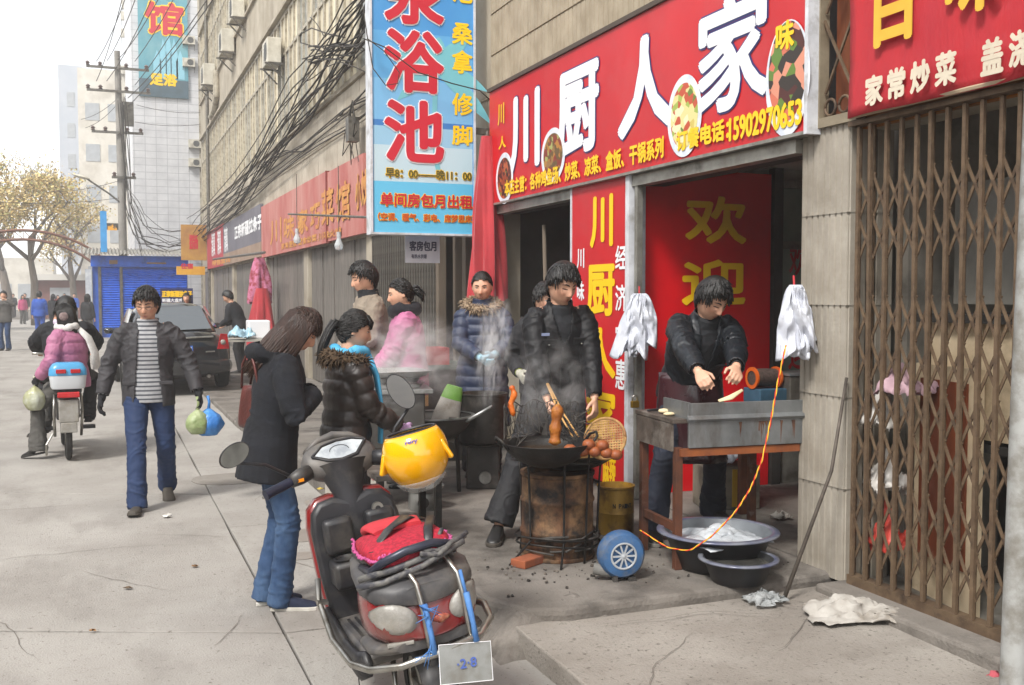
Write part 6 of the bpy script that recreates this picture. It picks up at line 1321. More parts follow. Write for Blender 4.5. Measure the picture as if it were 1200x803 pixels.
mb = MB(); mb.loft([cring(.0, .62, .36, .80, .58), cring(.03, .76, .30, .90, .70), cring(.12, .83, .24, .985, .76), cring(.35, .86, .22, 1.0, .80), cring(.9, .87, .20, 1.0, .82), cring(2.4, .87, .20, .97, .82), cring(3.3, .86, .20, .93, .80), cring(4.1, .82, .22, .82, .74), cring(4.4, .72, .28, .72, .62), cring(4.48, .55, .36, .62, .5)])
mb.build('body', m_cp, car, smooth=True)
def gh(y0, y1, hw0, hw1, z0, z1): return [Vector((-hw0, y0, z0)), Vector((hw0, y0, z0)), Vector((hw1, y1, z1)), Vector((-hw1, y1, z1))]
RZ = 1.47; mb = MB(); mb.loft([cring(.62, .70, .95, .99, .66), cring(1.12, .70, .95, RZ - .06, .55), cring(1.4, .72, .95, RZ, .57), cring(2.1, .72, .95, RZ, .58), cring(2.5, .72, .95, RZ - .07, .57), cring(3.15, .70, .93, .97, .66)]); mb.build('cabin', m_cp, car, smooth=True)
mb = MB(); 
def gq(pts, mbx): mbx.add(pts, [tuple(range(len(pts)))])
gq([(-.60, .60, 1.012), (.60, .60, 1.012), (.49, 1.06, RZ - .075), (-.49, 1.06, RZ - .075)], mb)
o = mb.build('rear_window', m_cg, car, recalc=False); o.location = (0, -.025, .012)
for sx in (-1, 1):
    mb = MB(); gq([(sx * .722, .98, 1.03), (sx * .735, 1.75, 1.03), (sx * .60, 1.75, RZ - .07), (sx * .58, 1.22, RZ - .09)], mb); mb.build('side_window', m_cg, car, recalc=False).location = (sx * .018, 0, 0)
    mb = MB(); gq([(sx * .735, 1.8, 1.03), (sx * .72, 2.85, 1.01), (sx * .60, 2.36, RZ - .08), (sx * .60, 1.8, RZ - .07)], mb); mb.build('side_window', m_cg, car, recalc=False).location = (sx * .018, 0, 0)
    mb = MB(); mb.loft([[Vector((sx * (.60 + .0), .022, .70)), Vector((sx * .79, .10, .70)), Vector((sx * .775, .12, .93)), Vector((sx * .67, .055, .95))], [Vector((sx * .60, -.02, .70)), Vector((sx * .81, .07, .69)), Vector((sx * .79, .09, .94)), Vector((sx * .67, .02, .955))]]); tl = mb.build('tail_light', m_lred, car, bevel=.01); mb = MB(); mb.ball((sx * .70, .035, .81), (.05, .03, .05), 10); mb.build('lamp_centre', m_lens, tl, smooth='all')
    MB().box((sx * .55, .0, .44), (.22, .03, .035)).build('bumper_reflector', m_lred, car)
    for y in (.85, 3.45): wheel('wheel', car, (sx * .76, y, .30), .30, .19)
    mb = MB(); mb.ball((sx * .93, 2.55, 1.0), (.09, .05, .065), 10); mb.build('wing_mirror', m_cp, car, smooth='all')
mb = MB(); mb.loft([cring(-.05, .66, .32, .55), cring(.02, .80, .28, .58), cring(.2, .86, .26, .58)]); mb.build('rear_bumper', m_cp, car, smooth=True)
mb = MB(); mb.b2((-.55, -.035, .90), (.55, .05, .925)); mb.build('boot_trim', m_chr, car, bevel=.006)
mb = MB(); mb.b2((-.22, -.02, .64), (.22, .01, .78)); pc = mb.build('number_plate', M('plate_blue_bg', '3a66b8', rough=.4), car); lettering('A·N465', pc, m_white, (-.20, -.02, .665), (.20, -.02, .665), (-.20, -.02, .755), .004, .003)
mb = MB(); mb.b2((.42, -.022, .66), (.56, .0, .68)); mb.build('badge', m_chr, car)
MB().tube([(.45, -.02, .27), (.45, .3, .27)], .03, 8).build('exhaust', m_chr, car)
# ================================================================ folding gates
m_gate = M('gate_rust_brown', '7a6650', '5c4a3a', sc=7, rough=.65, metal=.35, dirt='3c3028', dsc=9, dlo=.5, dhi=.72, rv=.08, bump=.1, bsc=80)
m_gate2 = M('gate_grey_steel', '6f6a62', '55514b', sc=7, rough=.6, metal=.4, dirt='3f3a34', dsc=9, rv=.1)
gt = thing('folding_gate', 'rusty brown folding lattice gate closing the shop at the right edge', 'gate', (3.56, 4.2, .155))
PITCHB = .0985; NB = 17
bar_me = MB().b2((-.016, -.012, .05), (.004, .012, 2.34)).b2((.03, .014, .05), (.046, .030, 2.34)).mesh('bar', m_gate); 
bar_f = MB().b2((-.012, -.010, .05), (.004, .010, 2.34)).mesh('bar', m_gate); bar_b = MB().b2((.034, -.006, .05), (.044, .006, 2.34)).mesh('rear_bar', m_gate)
dz = .40; L_ = math.hypot(PITCHB * 2, dz); str_me = MB().b2((-.003, -L_ / 2, -.0075), (.003, L_ / 2, .0075)).mesh('lattice_strip', m_gate); ang = math.atan2(dz, PITCHB * 2)
riv = MB().lathe([(0, -.004), (.008, -.003), (.008, 0)], n=8, axis='x').mesh('rivet', m_gate)
for i in range(NB):
    y = -i * PITCHB; inst('bar', bar_f, gt, (0, y, 0), (0, R(random.uniform(-.25, .25)), 0)); inst('rear_bar', bar_b, gt, (0, y + .03, 0))
for zc in (1.99, 1.78, 1.38, 1.17, .93, .72, .45, .24):
    for i in range(0, NB - 2):
        inst('lattice_strip', str_me, gt, (.008, -(i + .5) * PITCHB, zc), (ang, 0, 0), (1, .55, 1)); inst('lattice_strip', str_me, gt, (.015, -(i + .5) * PITCHB, zc), (-ang, 0, 0), (1, .55, 1))
MB().b2((-.012, -NB * PITCHB, .0), (.055, .03, .048)).build('bottom_rail', m_gate, gt)
MB().b2((.05, -NB * PITCHB, 2.34), (.09, .05, 2.44)).build('top_rail', M('rail_orange', 'a8681c', '8a5218', sc=5, rough=.6, dirt='4a3a28', dsc=6), gt)
MB().b2((-.03, -NB * PITCHB, 2.345), (.049, .05, 2.37)).build('top_guide', m_gate, gt)
g2 = thing('steel_folding_gate', 'grey steel folding gate of close bars behind the pink woman', 'gate', (3.57, 11.4, .17))
b2 = MB().b2((-.015, -.014, 0), (.01, .014, 2.3)).mesh('bar', m_gate2); st2 = MB().b2((-.003, -.12, -.008), (.003, .12, .008)).mesh('lattice_strip', m_gate2)
for i in range(27):
    inst('bar', b2, g2, (0, i * .112, 0))
    if i < 26:
        for z in (.4, .9, 1.4, 1.9): inst('lattice_strip', st2, g2, (.012, i * .112 + .056, z), (R(60 if i % 2 else -60), 0, 0))
MB().b2((-.03, -.05, 2.3), (.04, 3.1, 2.36)).build('top_rail', m_gate2, g2); MB().b2((-.03, -.05, 0), (.04, 3.1, .03)).build('bottom_rail', m_gate2, g2)
for i, (y, wd) in enumerate(((11.2, .1), (10.6, .08), (10.25, .12))):
    t = thing('door_post', ('weathered wooden door post beside the grey folding gate', 'thin dark post in the opening under the blue sign', 'grey wooden post nearest the folded parasol')[i], 'post', (3.6, y, .17))
    MB().b2((-.05, 0, 0), (.05, wd, 2.35)).build('timber', M('old_timber', '6b5f52', '4f463c', sc=6, stretch=(1, 1, .15), rough=.9), t, bevel=.008)
# steel transom grille between the red sign and the fabric banner
tg = thing('transom_grille', 'steel window grille with scrolls between the red sign and the fabric banner', 'grille', (3.56, 4.20, 2.53))
MB().b2((.12, -.02, 0), (.15, .33, 1.5)).build('backing_board', M('brown_boards', '7c4426', '5f3420', sc=4, stretch=(1, 6, .5), rough=.8), tg)
mb = MB(); mb.b2((-.02, .29, 0), (.04, .33, 1.6)); mb.b2((-.02, .0, 0), (.04, .05, 1.6)); mb.b2((-.02, .051, 0), (.04, .289, .05)); mb.build('frame', M('beige_steel', '8f8470', '766b58', sc=6, rough=.6), tg)
for k in range(3): z = .18 + k * .42; mb = MB(); mb.bar((0, .06, z), (0, .28, z + .38), .014, .01, up=(1, 0, 0)); mb.build('brace', m_gate, tg); mb = MB(); mb.bar((.012, .06, z + .38), (.012, .28, z), .014, .01, up=(1, 0, 0)); mb.build('brace', m_gate, tg)
for k in range(2): mb = MB(); mb.tube([(0, .115 + .11 * k + .042 * math.cos(a), .10 + .042 * math.sin(a)) for a in [2 * math.pi * j / 16 for j in range(17)]], .008, 6); mb.build('scroll_ring', m_gate, tg, smooth='all')
# white post at the right edge of the view
wp = thing('white_post', 'weathered white painted post at the right edge in front of the gate', 'post', (3.19, 2.86, .06))
MB().tube([(0, 0, 0), (.02, -.006, 1.2), (.05, -.015, 2.6), (.09, -.028, 4.8)], .047, 16).build('pipe', M('post_white', 'a3a4a2', '8c8b86', sc=6, rough=.6, dirt='6a645a', dsc=6, dlo=.45, dhi=.7, bump=.1), wp, smooth=True)
# clutter behind the gate
def simple(name, label, cat, loc, build, group=None, rz=0):
    t = thing(name, label, cat, loc, rz, group); build(t); return t
m_cream = M('cream_board', 'd4c2a4', 'c0ac8c', sc=4, rough=.8, dirt='7c6a50', dsc=3); m_brn = M('brown_door', '7a3c1e', '64301a', sc=5, stretch=(1, 1, .3), rough=.6, dirt='a88a68', dsc=4, dlo=.6, dhi=.8)
simple('serving_counter', 'cream serving counter front seen through the rusty gate', 'counter', (3.78, 2.0, .155), lambda t: (MB().b2((0, 0, .82), (.05, 1.95, 1.36)).build('front_panel', m_cream, t), MB().b2((-.05, -.05, 1.36), (.6, 2.0, 1.40)).build('worktop', m_dark, t), MB().b2((.0, 0, .76), (.6, 1.95, .80)).build('shelf', m_dark, t), MB().b2((.5, 0, 0), (.55, 1.95, .76)).build('back_panel', m_dark, t), MB().b2((0.0, 0, .42), (.5, 1.2, .46)).build('shelf', m_dark, t)))
simple('cupboard', 'reddish brown cupboard door with cream frame behind the gate', 'cupboard', (3.70, 3.55, .155), lambda t: (MB().b2((0, 0, 0), (.04, .50, 1.15)).build('frame', m_cream, t), MB().b2((-.012, .06, .2), (.0, .44, 1.08)).build('door', m_brn, t)), rz=R(-12))
def jar(name, label, cat, loc, r, h_, mat, cap=None, group=None):
    t = thing(name, label, cat, loc, 0, group); MB().lathe([(0, 0), (r, 0), (r, h_ * .75), (r * .55, h_ * .88), (r * .5, h_)], n=16).build('body', mat, t, smooth=True); MB().lathe([(r * .55, h_), (r * .55, h_ * 1.08), (0, h_ * 1.08)], n=14).build('cap', cap or m_white, t, smooth=True); return t
simple('grey_screen', 'grey board hanging behind the gate above the cream counter', 'board', (4.1, 2.0, 1.6), lambda t: MB().b2((0, 0, 0), (.04, 2.1, .62)).build('board', M('screen_grey', '8a8780', '76736c', sc=3, rough=.8), t))
m_yb = M('bottle_yellow', 'c8a018', 'b48c14', sc=6, rough=.35)
jar('oil_bottle', 'yellow oil bottle on the floor behind the gate, nearer the post', 'bottle', (3.80, 2.95, .155), .09, .34, m_yb, m_redp, 'oil bottles behind the gate'); jar('oil_bottle', 'yellow oil bottle on the floor behind the gate, further from the post', 'bottle', (3.84, 3.16, .155), .09, .34, m_yb, m_redp, 'oil bottles behind the gate')
jar('sauce_jar', 'white sauce jar on the low shelf behind the gate', 'jar', (4.0, 3.05, .615), .05, .13, m_white, m_redp); jar('sauce_jar', 'red topped jar on the counter behind the gate', 'jar', (4.0, 3.1, 1.555), .04, .1, m_redp, m_redp)
def crumple(name, label, cat, loc, fn, mat, nu=26, nv=26, solid=.002, rz=0, part='cloth'):
    t = thing(name, label, cat, loc, rz); mb = MB(); mb.sheet(fn, nu, nv); mb.build(part, mat, t, smooth=50, solid=solid); return t
def ragf(a, b, h_, seed, flat=0):
    def f(u, v):
        x = (u - .5) * a * (1 - .15 * abs(v - .5)); y = (v - .5) * b * (1 + .25 * math.sin(u * 5 + seed)); r = min(1, 1.25 - 1.9 * max(abs(u - .5), abs(v - .5)))
        z = h_ * max(0, r) * (.55 + .9 * mnoise.noise((u * 2.6 + seed, v * 2.6, 1)) + .7 * abs(mnoise.noise((u * 6, v * 6 + seed, 4))) + .3 * abs(mnoise.noise((u * 13, v * 13 + seed, 4)))) + .004
        return (x + .03 * mnoise.noise((u * 7, v * 7, seed)), y + .03 * mnoise.noise((u * 7, v * 7, seed + 9)), z)
    return f
m_sack = M('sack_white', 'aeaaa3', '948e86', sc=9, rough=.85, dirt='7d7264', dsc=7, dlo=.55, dhi=.75); m_pinkc = M('rag_pink', 'b89aa2', 'a0838c', sc=12, rough=.9)
p = onz(1000, 722, .115); crumple('woven_sack', 'crumpled white woven sack lying on the pavement below the gate', 'sack', (p.x, p.y, apz(p.y)), ragf(.46, .28, .085, 1), m_sack, 40, 34, rz=R(-30))
p = onz(897, 706, .115); crumple('plastic_wrap', 'crumpled clear plastic bag on the pavement at the platform step', 'bag', (p.x, p.y, apz(p.y)), ragf(.19, .14, .06, 6), M('plastic_wrap', 'b0b2b2', '989c9c', sc=14, rough=.2, bump=.3, bsc=40, alpha=.6), 24, 22)
crumple('rag', 'pinkish rag stuffed through the gate bars', 'rag', (3.66, 3.98, 1.13), ragf(.2, .26, .16, 3), m_pinkc)
for i, (y, z, c, lb) in enumerate(((4.10, .62, 'b8b4ae', 'grey plastic bag stuffed behind the gate beside the column'), (4.06, .33, 'c0453a', 'small red plastic bag stuffed behind the gate low by the column'), (4.12, .95, 'c9c6c0', 'pale plastic bag stuffed behind the gate at hand height'))): crumple('plastic_bag', lb, 'bag', (3.67, y, z), ragf(.16, .18, .2, 11 + i), M('bagplastic' + c, c, rough=.4))
stk = thing('leaning_rod', 'long dark iron rod leaning from the pavement against the column', 'rod', onz(918, 704, .115)); a_ = Vector(stk.location); MB().tube([(0, 0, 0), (Vector((3.60, 4.2, 1.18)) - a_) * .6 + Vector((.005, 0, 0)), Vector((3.555, 4.26, 1.22)) - a_], [.011, .009, .008], 8).build('rod', M('iron_dark', '4a443e', '6b625a', sc=12, rough=.7, metal=.5), stk, smooth='all')
# ================================================================ barrel stove and frying gear
m_rust = M('drum_rust', '5c3e2a', '8a6a4a', sc=5.5, lo=.42, hi=.6, rough=.75, metal=.25, bump=.35, bsc=40, dirt='1c1816', dsc=5, dlo=.42, dhi=.6, stretch=(1, 1, .6))
m_iron = M('iron_black', '1d1c1b', '2a2826', sc=10, rough=.5, metal=.5, bump=.15, bsc=70, dirt='3e3a36', dsc=8); m_ash = M('ashy_iron', '4e4a46', '2e2b29', sc=12, rough=.85)
SX0, SY0 = 2.37, 5.26
stv = thing('barrel_stove', 'sooty rusty oil drum stove under the two woks', 'stove', (SX0, SY0, .17))
MB().lathe([(.0, .0), (.205, .0), (.213, .004), (.213, .018), (.205, .024), (.204, .135), (.212, .146), (.212, .158), (.204, .168), (.203, .31), (.211, .321), (.211, .333), (.203, .343), (.203, .46), (.211, .468), (.211, .485), (.19, .485), (.17, .45), (0, .45)], n=40).build('drum', m_rust, stv, smooth=True)
for i, (a, r1) in enumerate(((205, .36), (255, .33), (290, .24), (330, .30), (60, .25), (130, .25))):
    a = R(a); MB().tube([(.25 * math.cos(a), .25 * math.sin(a), .62), (.235 * math.cos(a), .235 * math.sin(a), .4), (.225 * math.cos(a), .225 * math.sin(a), .12), (r1 * math.cos(a - .1), r1 * math.sin(a - .1), .0)], .0065, 6).build('stand_rod', m_iron, stv, smooth='all')
for z, r_ in ((.09, .232), (.13, .24), (.56, .262)): MB().tube([(r_ * math.cos(a), r_ * math.sin(a), z + .012 * math.sin(2 * a)) for a in [2 * math.pi * k / 36 for k in range(37)]], .006, 6).build('stand_hoop', m_iron, stv, smooth='all')
mb = MB(); random.seed(2)
for k in range(12): a = R(random.uniform(190, 330)); z = random.uniform(.06, .14); mb.tube([(.225 * math.cos(a), .225 * math.sin(a), z), (.235 * math.cos(a + .4), .235 * math.sin(a + .4), z + random.uniform(-.02, .03)), (.228 * math.cos(a + .8), .228 * math.sin(a + .8), z + random.uniform(-.03, .04))], random.uniform(.004, .008), 5)
mb.build('wicker_scraps', m_ash, stv, smooth='all')['kind'] = 'stuff'
b_ = thing('brick', 'orange brick piece lying left of the barrel stove', 'brick', (2.13, 5.12, .17), R(30)); MB().b2((-.09, -.05, 0), (.09, .05, .045)).build('clay', M('brick_orange', '9a5434', '7c4630', sc=12, rough=.9), b_, bevel=.006)
def wok(label, loc, r, d, mat, content=None, tilt=0, ears=True, name='wok'):
    t = thing(name, label, 'wok', loc); t.rotation_euler = (0, R(tilt), 0); prof = [(0, -d)] + [(r * math.sin(R(a)) / math.sin(R(68)), -d + d * (1 - math.cos(R(a))) / (1 - math.cos(R(68)))) for a in range(8, 69, 6)]
    inn = [(x * .975, z + .006) for x, z in reversed(prof)]
    MB().lathe(prof + [(r * 1.015, .004)] + inn, n=44).build('pan', mat, t, smooth='all')
    if ears:
        for s_ in (-1, 1):
            MB().tube([(s_ * r * .98, -.05, -.02), (s_ * (r + .035), -.045, .03), (s_ * (r + .05), 0, .045), (s_ * (r + .035), .045, .03), (s_ * r * .98, .05, -.02)], .008, 7).build('ear_handle', mat, t, smooth='all')
    if content:
        rr = r * .86; MB().lathe([(0, -d * .32), (rr * .5, -d * .318), (rr, -d * .32)], n=36).build('content', content, t, smooth='all')
    return t
m_oil = M('hot_oil', '4a3416', '33240f', sc=6, rough=.08, coat=.5)
W1 = atd(641, 519, 5.52); wok('black frying wok with hot oil on top of the barrel stove', W1, .245, .135, m_iron, m_oil)
W2 = Vector((SX0 + .10, SY0 + .04, .745)); wok('second flat wok of fried dough balls tucked under the frying wok', W2, .262, .10, m_iron, M('draining_food', '8a6a2c', '6c5020', sc=30, rough=.5), ears=True)
m_dough = M('fried_dough', 'a8621c', '7c4212', sc=16, rough=.5, bump=.5, bsc=40, dirt='c88a34', dsc=10, dlo=.5, dhi=.7)
def dough_stick(label, pts, r, seed, name='fried_dough'):
    t = thing(name, label, 'fried dough', pts[0]); base = Vector(pts[0]); rnd = random.Random(seed); P_ = [Vector(p) - base for p in pts]; out = []; n = 14
    for i in range(n + 1):
        u = i / n * (len(P_) - 1); k = min(int(u), len(P_) - 2); out.append(P_[k].lerp(P_[k + 1], u - k))
    MB().tube(out, [r * (.35 if i in (0, n) else 1) * (1 + .12 * math.sin(i * 1.1 + seed) + rnd.uniform(-.09, .09)) for i in range(n + 1)], 12).build('crust', m_dough, t, smooth='all'); return t
dough_stick('golden fried dough stick lifted from the wok with chopsticks', [atd(650, 522, 5.5), atd(651, 500, 5.5), atd(654, 474, 5.5)], .03, 1)
m_dor = M('fried_orange', 'd8701c', 'b85414', sc=14, rough=.4, bump=.4, bsc=40)
t = dough_stick('bright orange fried dough piece hooked on the wire left of the wok', [atd(599, 452, 5.6), atd(603, 462, 5.6), atd(598, 474, 5.6), atd(602, 488, 5.6)], .016, 2); t.children[0].data.materials[0] = m_dor
for i, (x, y) in enumerate(((668, 527), (683, 529), (697, 529), (711, 531), (722, 533), (690, 521), (706, 522))):
    c = atd(x, y, 5.42); t = thing('dough_ball', 'browned dough ball in the second wok, one of a heap', 'dough ball', c, 0, 'fried dough balls in the second wok'); mb = MB(); mb.ball((0, 0, 0), (.036, .034, .030), 12); mb.build('crust', M('dough_ball_brown', '9a5428', '7d4020', sc=10, rough=.45, bump=.3, bsc=30), t, smooth='all')
ch = thing('chopsticks', 'pair of long wooden chopsticks in the frying man\'s hand', 'chopsticks', atd(641, 450, 5.95)); c0 = Vector(ch.location)
for k in range(2): MB().tube([Vector((.008 * k, .006 * k, 0)), atd(656 + 5 * k, 486, 5.72) - c0, atd(671 + 7 * k, 512, 5.56) - c0], [.0065, .006, .005], 6).build('chopstick', M('bamboo_wood', 'c79a5c', 'b0844a', sc=12, stretch=(1, 1, .2), rough=.6), ch, smooth='all')
# wire draining rack standing in the wok
wr_ = thing('wire_rack', 'sooty bent wire draining rack standing over the frying wok', 'rack', W1); m_wire = M('wire_sooty', '3a3734', '56524d', sc=20, rough=.7, metal=.4)
mb = MB(); random.seed(9)
def rackp(u, v): a = R(20 + 150 * u); return Vector((.235 * math.cos(a), .235 * math.sin(a) * .9, .03 + .17 * v * (1 + .12 * mnoise.noise((u * 6, v, 2)))))
for i in range(19):
    mb.tube([rackp(i / 18 + .05 * v * math.sin(i), v) for v in (0, .33, .66, 1)], .0028, 4)
    if i < 17: mb.tube([rackp(i / 18, 0), rackp((i + 1.3) / 18, .5), rackp((i + .2) / 18, 1)], .0022, 4)
for v in (.0, .35, .7, 1): mb.tube([rackp(i / 24, v) + Vector((0, 0, .01 * math.sin(i * 1.3))) for i in range(25)], .0034 if v == 1 else .0024, 4)
for s_, n_ in ((-1, 16), (1, 26)):
    for k in range(n_): a = Vector((s_ * random.uniform(.10, .2), random.uniform(-.1, .05), random.uniform(.0, .16))); mb.tube([a, a + Vector((random.uniform(-.05, .05), random.uniform(-.03, .03), random.uniform(-.04, .05))), a + Vector((random.uniform(-.07, .07), random.uniform(-.03, .03), random.uniform(-.05, .06)))], .0022, 4)
mb.build('wires', m_wire, wr_)['kind'] = 'stuff'
# bamboo strainer
bst = thing('bamboo_strainer', 'round woven bamboo strainer leaning behind the second wok', 'strainer', atd(709, 514, 5.66)); BM_ = Matrix.Rotation(-YAW, 3, 'Z') @ Matrix.Rotation(R(68), 3, 'X') @ Matrix.Rotation(R(-20), 3, 'Y'); m_bam = M('bamboo_weave', 'b08a54', '8a6638', sc=30, rough=.75, dirt='6e3a24', dsc=12, dlo=.5, dhi=.7)
MB().tube([BM_ @ Vector((.115 * math.cos(a), .115 * math.sin(a), 0)) for a in [2 * math.pi * k / 32 for k in range(33)]], .009, 8).build('rim', m_bam, bst, smooth='all')
mb = MB()
for k in range(-7, 8):
    x = k * .0145; h_ = math.sqrt(max(0, .113 ** 2 - x * x)); mb.bar(BM_ @ Vector((x, -h_, .001 * (k % 2))), BM_ @ Vector((x, h_, .001 * (k % 2))), .008, .003, up=BM_ @ Vector((0, 0, 1))); mb.bar(BM_ @ Vector((-h_, x, .003 - .001 * (k % 2))), BM_ @ Vector((h_, x, .003 - .001 * (k % 2))), .008, .003, up=BM_ @ Vector((0, 0, 1)))
mb.build('weave', m_bam, bst)
# blower
bl = thing('blower_fan', 'small blue blower fan with spoked cover beside the barrel stove', 'blower', atd(727, 664, 5.32)); bl.location.z = .17; bl.rotation_euler = (0, 0, R(12) - YAW)
m_blu = M('blower_blue', '3a6390', '2c5078', sc=9, rough=.55, dirt='6a6a68', dsc=8, dlo=.5, dhi=.75)
MB().lathe([(0, .05), (.085, .05), (.112, .04), (.122, .02), (.122, -.03), (.108, -.05), (.072, -.058), (.07, -.045), (0, -.04)], (0, 0, .135), 32, 'y').build('housing', m_blu, bl, smooth=True)
mb = MB(); c = Vector((0, -.056, .135)); mb.tube([c + Vector((.066 * math.cos(a), 0, .066 * math.sin(a))) for a in [2 * math.pi * k / 28 for k in range(29)]], .006, 7)
for k in range(10): a = 2 * math.pi * k / 10; mb.bar(c + Vector((.012 * math.cos(a), 0, .012 * math.sin(a))), c + Vector((.066 * math.cos(a), 0, .066 * math.sin(a))), .009, .004, up=(0, 1, 0))
mb.ball(c, (.014, .008, .014), 10); mb.build('spoked_cover', M('cover_grey', 'a8acb0', '8a8e92', sc=10, rough=.5), bl, smooth=True)
MB().tube([(.0, 0, .045), (-.08, .0, .05), (-.14, .02, .06)], [(.04, .035), (.032, .032), (.03, .03)], 12).build('outlet', M('cast_grey', '6e6c68', '55534f', sc=8, rough=.7), bl, smooth='all')
MB().b2((-.05, -.05, 0), (-.03, .05, .03)).build('foot', m_ash, bl); MB().b2((.03, -.05, 0), (.07, .05, .02)).build('foot', m_ash, bl)
# paint can
pc_ = thing('paint_can', 'rusty yellow paint can between the stove and the table', 'can', (2.93, 5.62, .17)); m_can = M('can_yellow', 'a8822c', '7c5c1c', sc=6, rough=.5, dirt='4a3018', dsc=6, dlo=.45, dhi=.65, stretch=(1, 1, .3), metal=.3)
MB().lathe([(0, 0), (.112, 0), (.115, .004), (.112, .01), (.112, .13), (.115, .136), (.112, .142), (.112, .285), (.118, .29), (.118, .30), (.108, .30), (.106, .03), (0, .03)], n=32).build('drum', m_can, pc_, smooth=True)
MB().lathe([(0, .26), (.106, .26)], n=24).build('content', M('pale_slops', '9c8c74', rough=.3), pc_)
for i, chh in enumerate('N PAINT'):
    if chh == ' ': continue
    a = R(238 + i * 9); u = Vector((-math.sin(a), math.cos(a), 0)); q = Vector((.1135 * math.cos(a), .1135 * math.sin(a), .175)); lettering(chh, pc_, M('can_print', '1a1612'), q - u * .008, q + u * .008, q - u * .008 + Vector((0, 0, .026)), .001, .001)
# ================================================================ preparation table
tb_ = thing('work_table', 'rusty steel work table with galvanised front tray at the stall', 'table', (2.82, 4.72, .17), R(-5))
m_galv = M('galvanised', '8f9293', '777a7b', sc=6, rough=.45, metal=.6, bump=.1, bsc=30, dirt='5a4e44', dsc=4.5, dlo=.48, dhi=.72, stretch=(1, 1, 1), dstretch=(1, 1, .3)); m_trust = M('table_rust', '6a3e28', '4a3026', sc=7, rough=.75, metal=.3, bump=.2, bsc=50, dirt='8a8078', dsc=5, dlo=.58, dhi=.75); m_tdirty = M('table_greasy', '5a5048', '3e3731', sc=7, rough=.5, bump=.2, bsc=30, dirt='8a847c', dsc=5)
MB().b2((-.02, .0, .79), (.76, .50, .815)).build('table_top', m_tdirty, tb_, bevel=.004)
MB().b2((-.018, .02, .64), (-.005, .48, .788)).build('side_apron', m_tdirty, tb_)
MB().b2((.06, -.03, .66), (.76, -.012, .90)).build('front_tray', m_galv, tb_, bevel=.003); MB().b2((.055, -.012, .815), (.76, .28, .83)).build('tray_floor', m_galv, tb_); mb = MB(); mb.prism([(.05, -.036, .80), (.76, -.036, .80), (.76, -.05, .815), (.05, -.05, .815)], (0, .02, .02)); mb.build('tray_lip', m_galv, tb_)
MB().b2((.055, -.03, .83), (.068, .28, .905)).build('tray_side', m_galv, tb_)
MB().b2((.02, -.02, .615), (.74, .01, .655)).build('front_rail', M('rust_orange', '8f4f24', '6e3a1e', sc=7, rough=.7), tb_)
for (x, y) in ((.0, .0), (.0, .44), (.70, .44)): MB().b2((x, y, 0), (x + .042, y + .042, .66)).build('leg', m_trust, tb_, bevel=.003)
MB().b2((.008, .043, .20), (.034, .438, .245)).build('stretcher', m_trust, tb_)
mb = MB(); random.seed(21)
for k in range(11): x = .30 + random.random() * .4; mb.tube([(x, -.0295, .792), (x + random.uniform(-.003, .003), -.0295, .792 - random.uniform(.02, .05)), (x + random.uniform(-.004, .004), -.0295, .79 - random.uniform(.05, .12))], [random.uniform(.004, .012), random.uniform(.003, .006), .001], 5)
mb.build('rust_drips', M('rust_drip', '4a2f22', '6a4a38', sc=20, rough=.6), tb_)['kind'] = 'stuff'
for i, (x, y, s_) in enumerate(((.03, .25, .05), (.0, .15, .035), (.12, .38, .045))):
    t = thing('dough_piece', ('flat piece of raw dough on the table by the man\'s hand', 'small piece of raw dough at the left table edge', 'piece of raw dough at the back of the table')[i], 'dough', tb_.matrix_basis @ Vector((x + .03, y, .816)), 0, 'raw dough on the work table'); mb = MB(); mb.ball((0, 0, s_ * .3), (s_, s_ * .7, s_ * .3), 12); mb.build('dough', M('raw_dough', 'd8c8a0', 'c8b690', sc=10, rough=.6), t, smooth='all')
kn_ = thing('knife', 'dark cleaver handle lying on the table', 'knife', tb_.matrix_basis @ Vector((.0, .33, .82)), R(20)); MB().b2((-.02, -.01, 0), (.06, .01, .014)).build('handle', m_plk, kn_, bevel=.004); MB().b2((.06, -.03, .004), (.15, .012, .007)).build('blade', m_chr, kn_)
dh = thing('dough_strip', 'strip of white dough being stretched between the man\'s hands', 'dough', atd(856, 466, 5.38)); c0 = Vector(dh.location); MB().tube([atd(842, 470, 5.36) - c0, Vector((0, 0, .0)), atd(870, 457, 5.40) - c0], [(.008, .004), (.016, .006), (.008, .004)], 10).build('dough', M('raw_dough', 'd8c8a0'), dh, smooth='all')
pk = thing('padlock', 'brass padlock hanging on the white door post', 'padlock', atd(744, 470, 7.25)); pk.scale = (1.2, 1.2, 1.2); MB().b2((-.025, -.012, -.04), (.025, .012, .0)).build('case', M('brass', 'b8922c', '9c7a24', sc=9, rough=.35, metal=.8), pk, bevel=.004); MB().tube([(-.016, 0, 0), (-.016, 0, .025), (0, 0, .036), (.016, 0, .025), (.016, 0, 0)], .005, 7).build('shackle', m_chr, pk, smooth='all')
